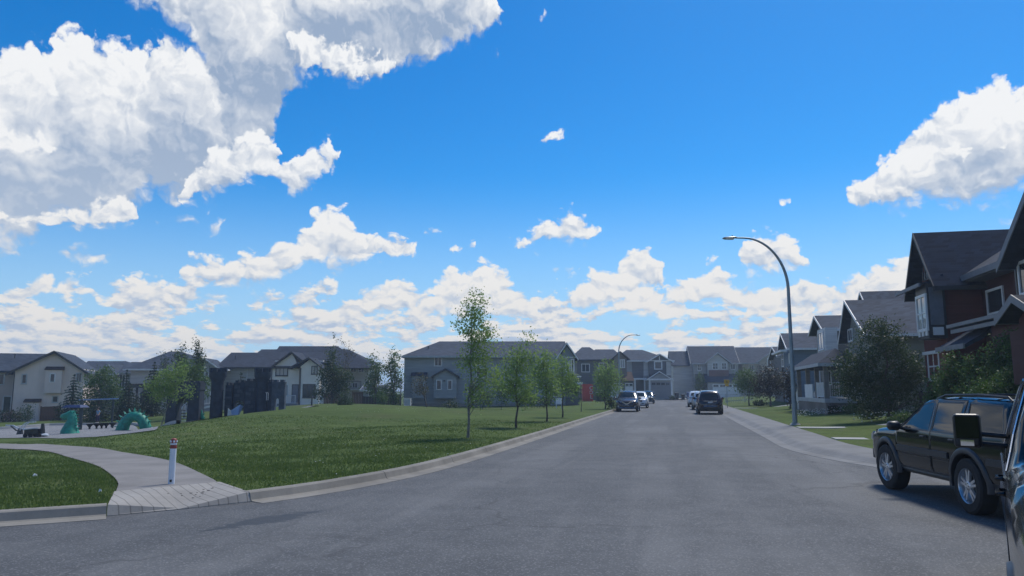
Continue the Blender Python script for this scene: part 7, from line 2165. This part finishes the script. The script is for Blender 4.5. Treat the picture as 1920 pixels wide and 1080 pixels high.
# shade canopy
b = pg(141, 800, 54)
root = thing('canopy', 'small dark blue shade canopy on a post behind the serpent head', 'canopy', tuple(b))
z0 = P(141, 764, 54).z-b.z
mb = MB(); mb.tube([(.35, 0, -.1), (.35, 0, z0)], .13, 8); mb.build('post', M_STEEL, root)
mb = MB(); mb.add([(-.75,-.6,z0),(.6,-.6,z0),(.6,.6,z0),(-.75,.6,z0),(-.5,-.4,z0+.18),(.45,-.4,z0+.18),(.45,.4,z0+.18),(-.5,.4,z0+.18)], [(0,3,2,1),(4,5,6,7),(0,1,5,4),(1,2,6,5),(2,3,7,6),(3,0,4,7)])
mb.build('roof', plain('canopy_blue', (0.018, 0.035, 0.11), .5), root)
# stepping pods
for i, u in enumerate((168, 181, 190.5, 199, 211)):
    p = pg(u, 802, 54.5)
    root = thing('stepping_pod', ('leftmost dark stepping pod in the row beside the serpent head', 'stepping pod right under the child', 'middle stepping pod just right of the child', 'fourth stepping pod, touching the middle one', 'rightmost stepping pod beside the swing post')[i], 'stepping pod', tuple(p), 0, 'row of stepping pods')
    mb = MB(); mb.lathe([(.05, -.05), (.07, .16), (.24, .36), (.24, .42), (.10, .43)], 12); mb.build('top', M_BLACKP, root)
    mb = MB(); mb.lathe([(.10, -.02), (.10, .04), (.06, .05)], 10); mb.build('foot', M_STEEL, root)
# ---- castle play structure
DC = 50.0; kc = DC/F
b = pg(425, 800, DC); b.z = P(425, 800, DC).z
root = thing('castle_playset', 'dark blue-grey castle play structure with crenellated towers, gate and walls behind the lawn crest', 'play structure', tuple(b))
def cx_(u): return (u-425)*kc
def cz_(v): return (800-v)*kc
def tower(u0, u1, v0, v1, y, flare=True, m=M_CASTLE, nm='tower', mer=7, zb_=-1.2):
    r = (cx_(u1)-cx_(u0))/2; x = (cx_(u0)+cx_(u1))/2; z0, z1 = cz_(v1), cz_(v0); mb = MB()
    rt = r*1.42 if flare else r*1.04; hc = .62 if flare else .25
    mb.lathe([(r*1.04, zb_), (r, z1-hc-.35), (r*.99, z1-hc-.2), (rt, z1-hc*.75), (rt, z1-.16), (rt*.85, z1-.16)], 18, c=(x, y, 0))
    mb.v = [(vx+random.uniform(-.012, .012), vy+random.uniform(-.012, .012), vz) for vx, vy, vz in mb.v]
    t = mb.build(nm, m, root, smooth=True, angle=45)
    for k in range(mer):
        a = 2*math.pi*k/mer+.2; m2 = MB(); m2.M = Matrix.Translation((x, y, 0)) @ Matrix.Rotation(a, 4, 'Z')
        m2.box(rt*.74, -.14, z1-.158, rt*1.0, .14, z1+.10); m2.build('merlon', m, t)
    # courses of moulded blocks
    m3 = MB()
    for j in range(5):
        z = z1-.9-j*.5
        if z < .1: break
        m3.lathe([(r*1.005, z), (r*1.03, z+.02), (r*1.005, z+.04)], 18, c=(x, y, 0), caps=False)
    m3.build('block_course', m, t)
    return t
tower(393, 415, 695, 815, 0); tower(473, 494, 695, 790, .4)
def cwall(u0, u1, v0, v1, y, th, m=M_CASTLE, arch=None, nm='wall', mer=True):
    x0, x1, z0, z1 = cx_(u0), cx_(u1), cz_(v1), cz_(v0); mb = MB()
    if arch:
        ua0, ua1, va = arch; a0, a1, zt = cx_(ua0), cx_(ua1), cz_(va); r = (a1-a0)/2
        pts = [(a1, z0)]+[(a0+r+r*math.cos(math.pi*k/10), zt-r+r*math.sin(math.pi*k/10)) for k in range(11)]+[(a0, z0)]
        pts = [(x0, z0), (x0, z1), (x1, z1), (x1, z0)]+pts
        # split in quads for a clean hole
        mb.box(x0, y, z0, a0, y+th, z1); mb.box(a1, y, z0, x1, y+th, z1)
        arcp = [(a0+r-r*math.cos(math.pi*k/10), zt-r+r*math.sin(math.pi*k/10)) for k in range(11)]
        for p, q_ in zip(arcp[:-1], arcp[1:]): mb.prism([p, q_, (q_[0], z1), (p[0], z1)], y, y+th)
    else: mb.box(x0, y, z0, x1, y+th, z1)
    w = mb.build(nm, m, root)
    if mer:
        n = max(2, int((x1-x0)/.34))
        for k in range(n):
            m2 = MB(); xx = x0+(x1-x0)*(k+.25)/n; m2.box(xx, y-.02, z1+.001, xx+(x1-x0)/n*.55, y+th+.02, z1+.16+random.uniform(-.03, .03)); m2.build('merlon', m, w)
    m3 = MB()
    nrow = int((z1-max(z0, 0))/.28)
    for j in range(nrow):
        z = z1-.2-j*.28
        for i in range(int((x1-x0)/.42)):
            xx = x0+.05+i*.42+(.2 if j % 2 else 0)
            if xx+.32 > x1 or (arch and z < cz_(arch[2])+.25 and xx+.34 > cx_(arch[0])-.02 and xx < cx_(arch[1])+.02): continue
            if random.random() < .75: m3.box(xx, y-.035, z-.2, xx+.34, y-.001, z)
    if m3.f: tag(m3.build('block_relief', M_CASTLE2, w), kind='stuff')
    return w
cwall(417, 430, 724, 812, .2, .5, M_CASTLE, None); cwall(431, 452, 719, 812, .35, .35, M_CASTLE, (434, 451, 752)); cwall(453, 475, 716, 812, .3, .45, M_CASTLE)
cwall(494, 503, 718, 800, .4, .3, M_CASTLE)
cwall(507, 531, 718, 800, -.2, .35, M_CASTLE2, (513, 521, 748)); 
# gate: two stout piers under a lintel
def pier(u0, u1, v0, v1): 
    x0, x1 = cx_(u0), cx_(u1); mb = MB(); z0, z1 = cz_(v1), cz_(v0)
    mb.add([(x0-.06,-.5,z0-.4),(x1+.06,-.5,z0-.4),(x1+.06,.5,z0-.4),(x0-.06,.5,z0-.4),(x0,-.42,z1),(x1,-.42,z1),(x1,.42,z1),(x0,.42,z1)], [(0,3,2,1),(4,5,6,7),(0,1,5,4),(1,2,6,5),(2,3,7,6),(3,0,4,7)])
    return mb.build('gate_pier', M_CASTLE, root, bevel=.05)
pier(317, 334, 730, 803); pier(356, 376, 730, 800)
mb = MB(); mb.prism([(cx_(316), cz_(733)), (cx_(316), cz_(719)), (cx_(377), cz_(719)), (cx_(377), cz_(733)), (cx_(357), cz_(760)), (cx_(352), cz_(750)), (cx_(345), cz_(746)), (cx_(338), cz_(750)), (cx_(334), cz_(758))], -.44, .44); gl = mb.build('gate_lintel', M_CASTLE, root)
for k in range(6):
    m2 = MB(); xx = cx_(317)+k*.37; m2.box(xx, -.40, cz_(719)+.001, xx+.2, .40, cz_(719)+.10); m2.build('merlon', M_CASTLE, gl)
# white bridge rails inside
for uu in (497, 500):
    m2 = MB(); m2.tube([(cx_(uu), -.1, cz_(752)), (cx_(uu), -.1, cz_(740)), (cx_(uu)-.05, -.1, cz_(737))], .02, 5); m2.build('handrail', M_PLASTW, root)
# ladder with white hoops inside the gate
b2 = pg(346, 797, 53); k2 = 53/F
root = thing('climbing_ladder', 'white curved climbing ladder seen through the castle gate', 'ladder', (b2.x, b2.y, P(346, 793, 53).z))
for sx in (-1, 1):
    m2 = MB(); m2.tube([(sx*8.0*k2, 0, -.1), (sx*8.2*k2, 0, 12*k2), (sx*9*k2, .1, 20*k2), (sx*10.5*k2, .2, 22*k2), (sx*9.5*k2, .3, 29*k2), (sx*5*k2, .4, 35*k2)], .03, 6); m2.build('side_rail', M_PLASTW, root)
    for j in range(3): m2 = MB(); xx = sx*(4.5+2*j)*k2; m2.tube([(xx, .35, 23*k2), (xx, .35, (33-j*2)*k2)], .02, 5); m2.build('baluster', M_PLASTW, root)
for j in range(4): m2 = MB(); m2.box(-8*k2, -.08, (3+j*5.4)*k2, 8*k2, .08, (4.4+j*5.4)*k2); m2.build('rung', M_PLASTW, root)
# slide
b2 = pg(437, 790, 49.2); b2.z = P(437, 786, 49.2).z
root = thing('slide', 'pale blue slide with white side panel coming out of the castle wall', 'slide', tuple(b2)); k2 = 49.2/F
mb = MB(); mb.add([(-9*k2,-.25,-.2),(2.5*k2,-.25,-.2),(-3*k2,-.25,16*k2),(-8*k2,-.25,20*k2),(-9*k2,-.20,-.2),(2.5*k2,-.20,-.2),(-3*k2,-.20,16*k2),(-8*k2,-.20,20*k2)], [(0,1,2,3),(7,6,5,4),(0,4,5,1),(1,5,6,2),(2,6,7,3),(3,7,4,0)]); mb.build('side_panel', M_PLASTW, root)
mb = MB(); mb.add([(-5*k2,-.18,15*k2),(11*k2,.1,27*k2),(11*k2,.6,24*k2),(9*k2,-.18,3*k2),(-1*k2,-.18,7*k2),(-5*k2,-.12,14*k2),(11*k2,.16,26*k2),(11*k2,.66,23*k2),(9*k2,-.12,2*k2),(-1*k2,-.12,6*k2)], [(0,1,2,3,4),(9,8,7,6,5),(0,5,6,1),(1,6,7,2),(2,7,8,3),(3,8,9,4),(4,9,5,0)]); mb.build('chute', M_PLASTB, root)
b2 = pg(450, 788, 49); p_ = P(451, 786, 49)
mb = MB(); mb.M = Matrix.Translation(p_) @ Matrix.Rotation(rad(18), 4, 'Y'); mb.cbox((0, 0, 0), (.36, .08, .05)); tag(mb.build('plank', M_PLASTW), 'short pale plank lying on the grass crest below the castle', 'plank')
# ---- the child by the pods
SKIN = plain('skin', (0.42, 0.26, 0.19), .5, var=.04); SHIRT = plain('shirt_light_blue', (0.20, 0.32, 0.45), .8); PANTS = plain('trousers_dark_blue', (0.035, 0.035, 0.085), .8); HAIR = plain('hair_dark', (0.03, 0.025, 0.022), .6); SHOE = plain('shoes_pale', (0.45, 0.45, 0.45), .6)
p = pg(182, 802, 54.5); hgt = 1.13
root = thing('person', 'child in a light blue top and dark trousers standing on a stepping pod', 'person', (p.x, p.y, p.z+.42), rad(-20))
def skin_fig(verts, edges, radii, name, mat, parent):
    me = bpy.data.meshes.new(name); me.from_pydata(verts, edges, []); o = bpy.data.objects.new(name, me); COL.objects.link(o); o.parent = parent
    md = o.modifiers.new('skin', 'SKIN'); me.materials.append(mat)
    for i, r in enumerate(radii): me.skin_vertices[0].data[i].radius = (r, r) if not isinstance(r, tuple) else r
    me.skin_vertices[0].data[0].use_root = True
    sub = o.modifiers.new('sub', 'SUBSURF'); sub.levels = 2; sub.render_levels = 2
    for pl_ in me.polygons: pl_.use_smooth = True
    return o
s = hgt
V = [(0,0,.52),(0,0,.66),(0,0,.78),(0,-.01,.835),(0,-.01,.90),(0,-.012,.965),
     (.055,0,.49),(.06,.01,.27),(.065,.02,.05),(.065,-.07,.025), (-.055,0,.49),(-.06,-.02,.27),(-.06,.0,.05),(-.06,-.09,.025),
     (.10,0,.77),(.15,-.02,.63),(.17,-.10,.54),(.175,-.14,.51), (-.10,0,.77),(-.14,.03,.62),(-.13,-.03,.50),(-.13,-.05,.465)]
V = [(a*s, b_*s, c*s) for a, b_, c in V]
Ed = [(0,1),(1,2),(2,3),(3,4),(4,5),(0,6),(6,7),(7,8),(8,9),(0,10),(10,11),(11,12),(12,13),(2,14),(14,15),(15,16),(16,17),(2,18),(18,19),(19,20),(20,21)]
Rd = [(.085,.06),(.08,.055),(.085,.05),.03,.062,.055,.05,.036,.026,.022,.05,.036,.026,.022,.036,.026,.02,.018,.036,.026,.02,.018]
Rd = [tuple(x*s for x in r) if isinstance(r, tuple) else r*s for r in Rd]
bodyo = skin_fig(V, Ed, Rd, 'body', SKIN, root)
V2 = [(0,0,.50),(0,0,.64),(0,0,.785),(.10,0,.775),(.145,-.015,.67),(-.10,0,.775),(-.137,.022,.66)]
skin_fig([(a*s,b_*s,c*s) for a,b_,c in V2], [(0,1),(1,2),(2,3),(3,4),(2,5),(5,6)], [tuple(x*s for x in r) for r in ((.10,.075),(.092,.068),(.088,.055),(.045,.045),(.038,.038),(.045,.045),(.038,.038))], 'shirt', SHIRT, root)
V3 = [(0,0,.52),(.055,0,.47),(.06,.01,.27),(.065,.02,.08),(-.055,0,.47),(-.06,-.02,.27),(-.06,.0,.08)]
skin_fig([(a*s,b_*s,c*s) for a,b_,c in V3], [(0,1),(1,2),(2,3),(0,4),(4,5),(5,6)], [tuple(x*s for x in r) for r in ((.092,.07),(.06,.06),(.045,.045),(.038,.038),(.06,.06),(.045,.045),(.038,.038))], 'trousers', PANTS, root)
mb = MB(); mb.ball((0, .008*s, .945*s), (.075*s, .078*s, .075*s), 14, 10); mb.build('hair', HAIR, root, smooth=True)
for a, b_ in ((.065, -.03), (-.06, -.05)): mb = MB(); mb.ball((a*s, b_*s, .02*s), (.035*s, .08*s, .028*s), 10, 6); mb.build('shoe', SHOE, root, smooth=True)
for hx, hy, hz in ((.176, -.15, .50), (-.13, -.055, .455)):
    hb_ = MB()
    for k in range(4): hb_.tube([(hx*s+(k-1.5)*.011, hy*s, hz*s), (hx*s+(k-1.5)*.013, hy*s-.01, hz*s-.03), (hx*s+(k-1.5)*.012, hy*s-.022, hz*s-.055+abs(k-1.5)*.006)], [.006, .0055, .004], 5)
    hb_.tube([(hx*s+.02, hy*s, hz*s+.01), (hx*s+.035, hy*s-.015, hz*s-.015)], [.007, .005], 5)
    hb_.ball((hx*s, hy*s, hz*s+.012), (.026, .014, .028), 8, 6); hb_.build('hand', SKIN, root, smooth=True)
HAZE=0.0008

# ================================================================ air
mb = MB(); mb.box(-2500, -600, -3.6, 2500, 2600, 26)
m = bpy.data.materials.new('air'); m.use_nodes = True; t = m.node_tree; t.nodes.clear()
o_ = t.nodes.new('ShaderNodeOutputMaterial'); v_ = t.nodes.new('ShaderNodeVolumePrincipled')
v_.inputs['Color'].default_value = (0.62, 0.78, 1.0, 1); v_.inputs['Density'].default_value = HAZE; v_.inputs['Anisotropy'].default_value = 0.3
t.links.new(v_.outputs[0], o_.inputs['Volume'])
tag(mb.build('haze', m), kind='stuff')
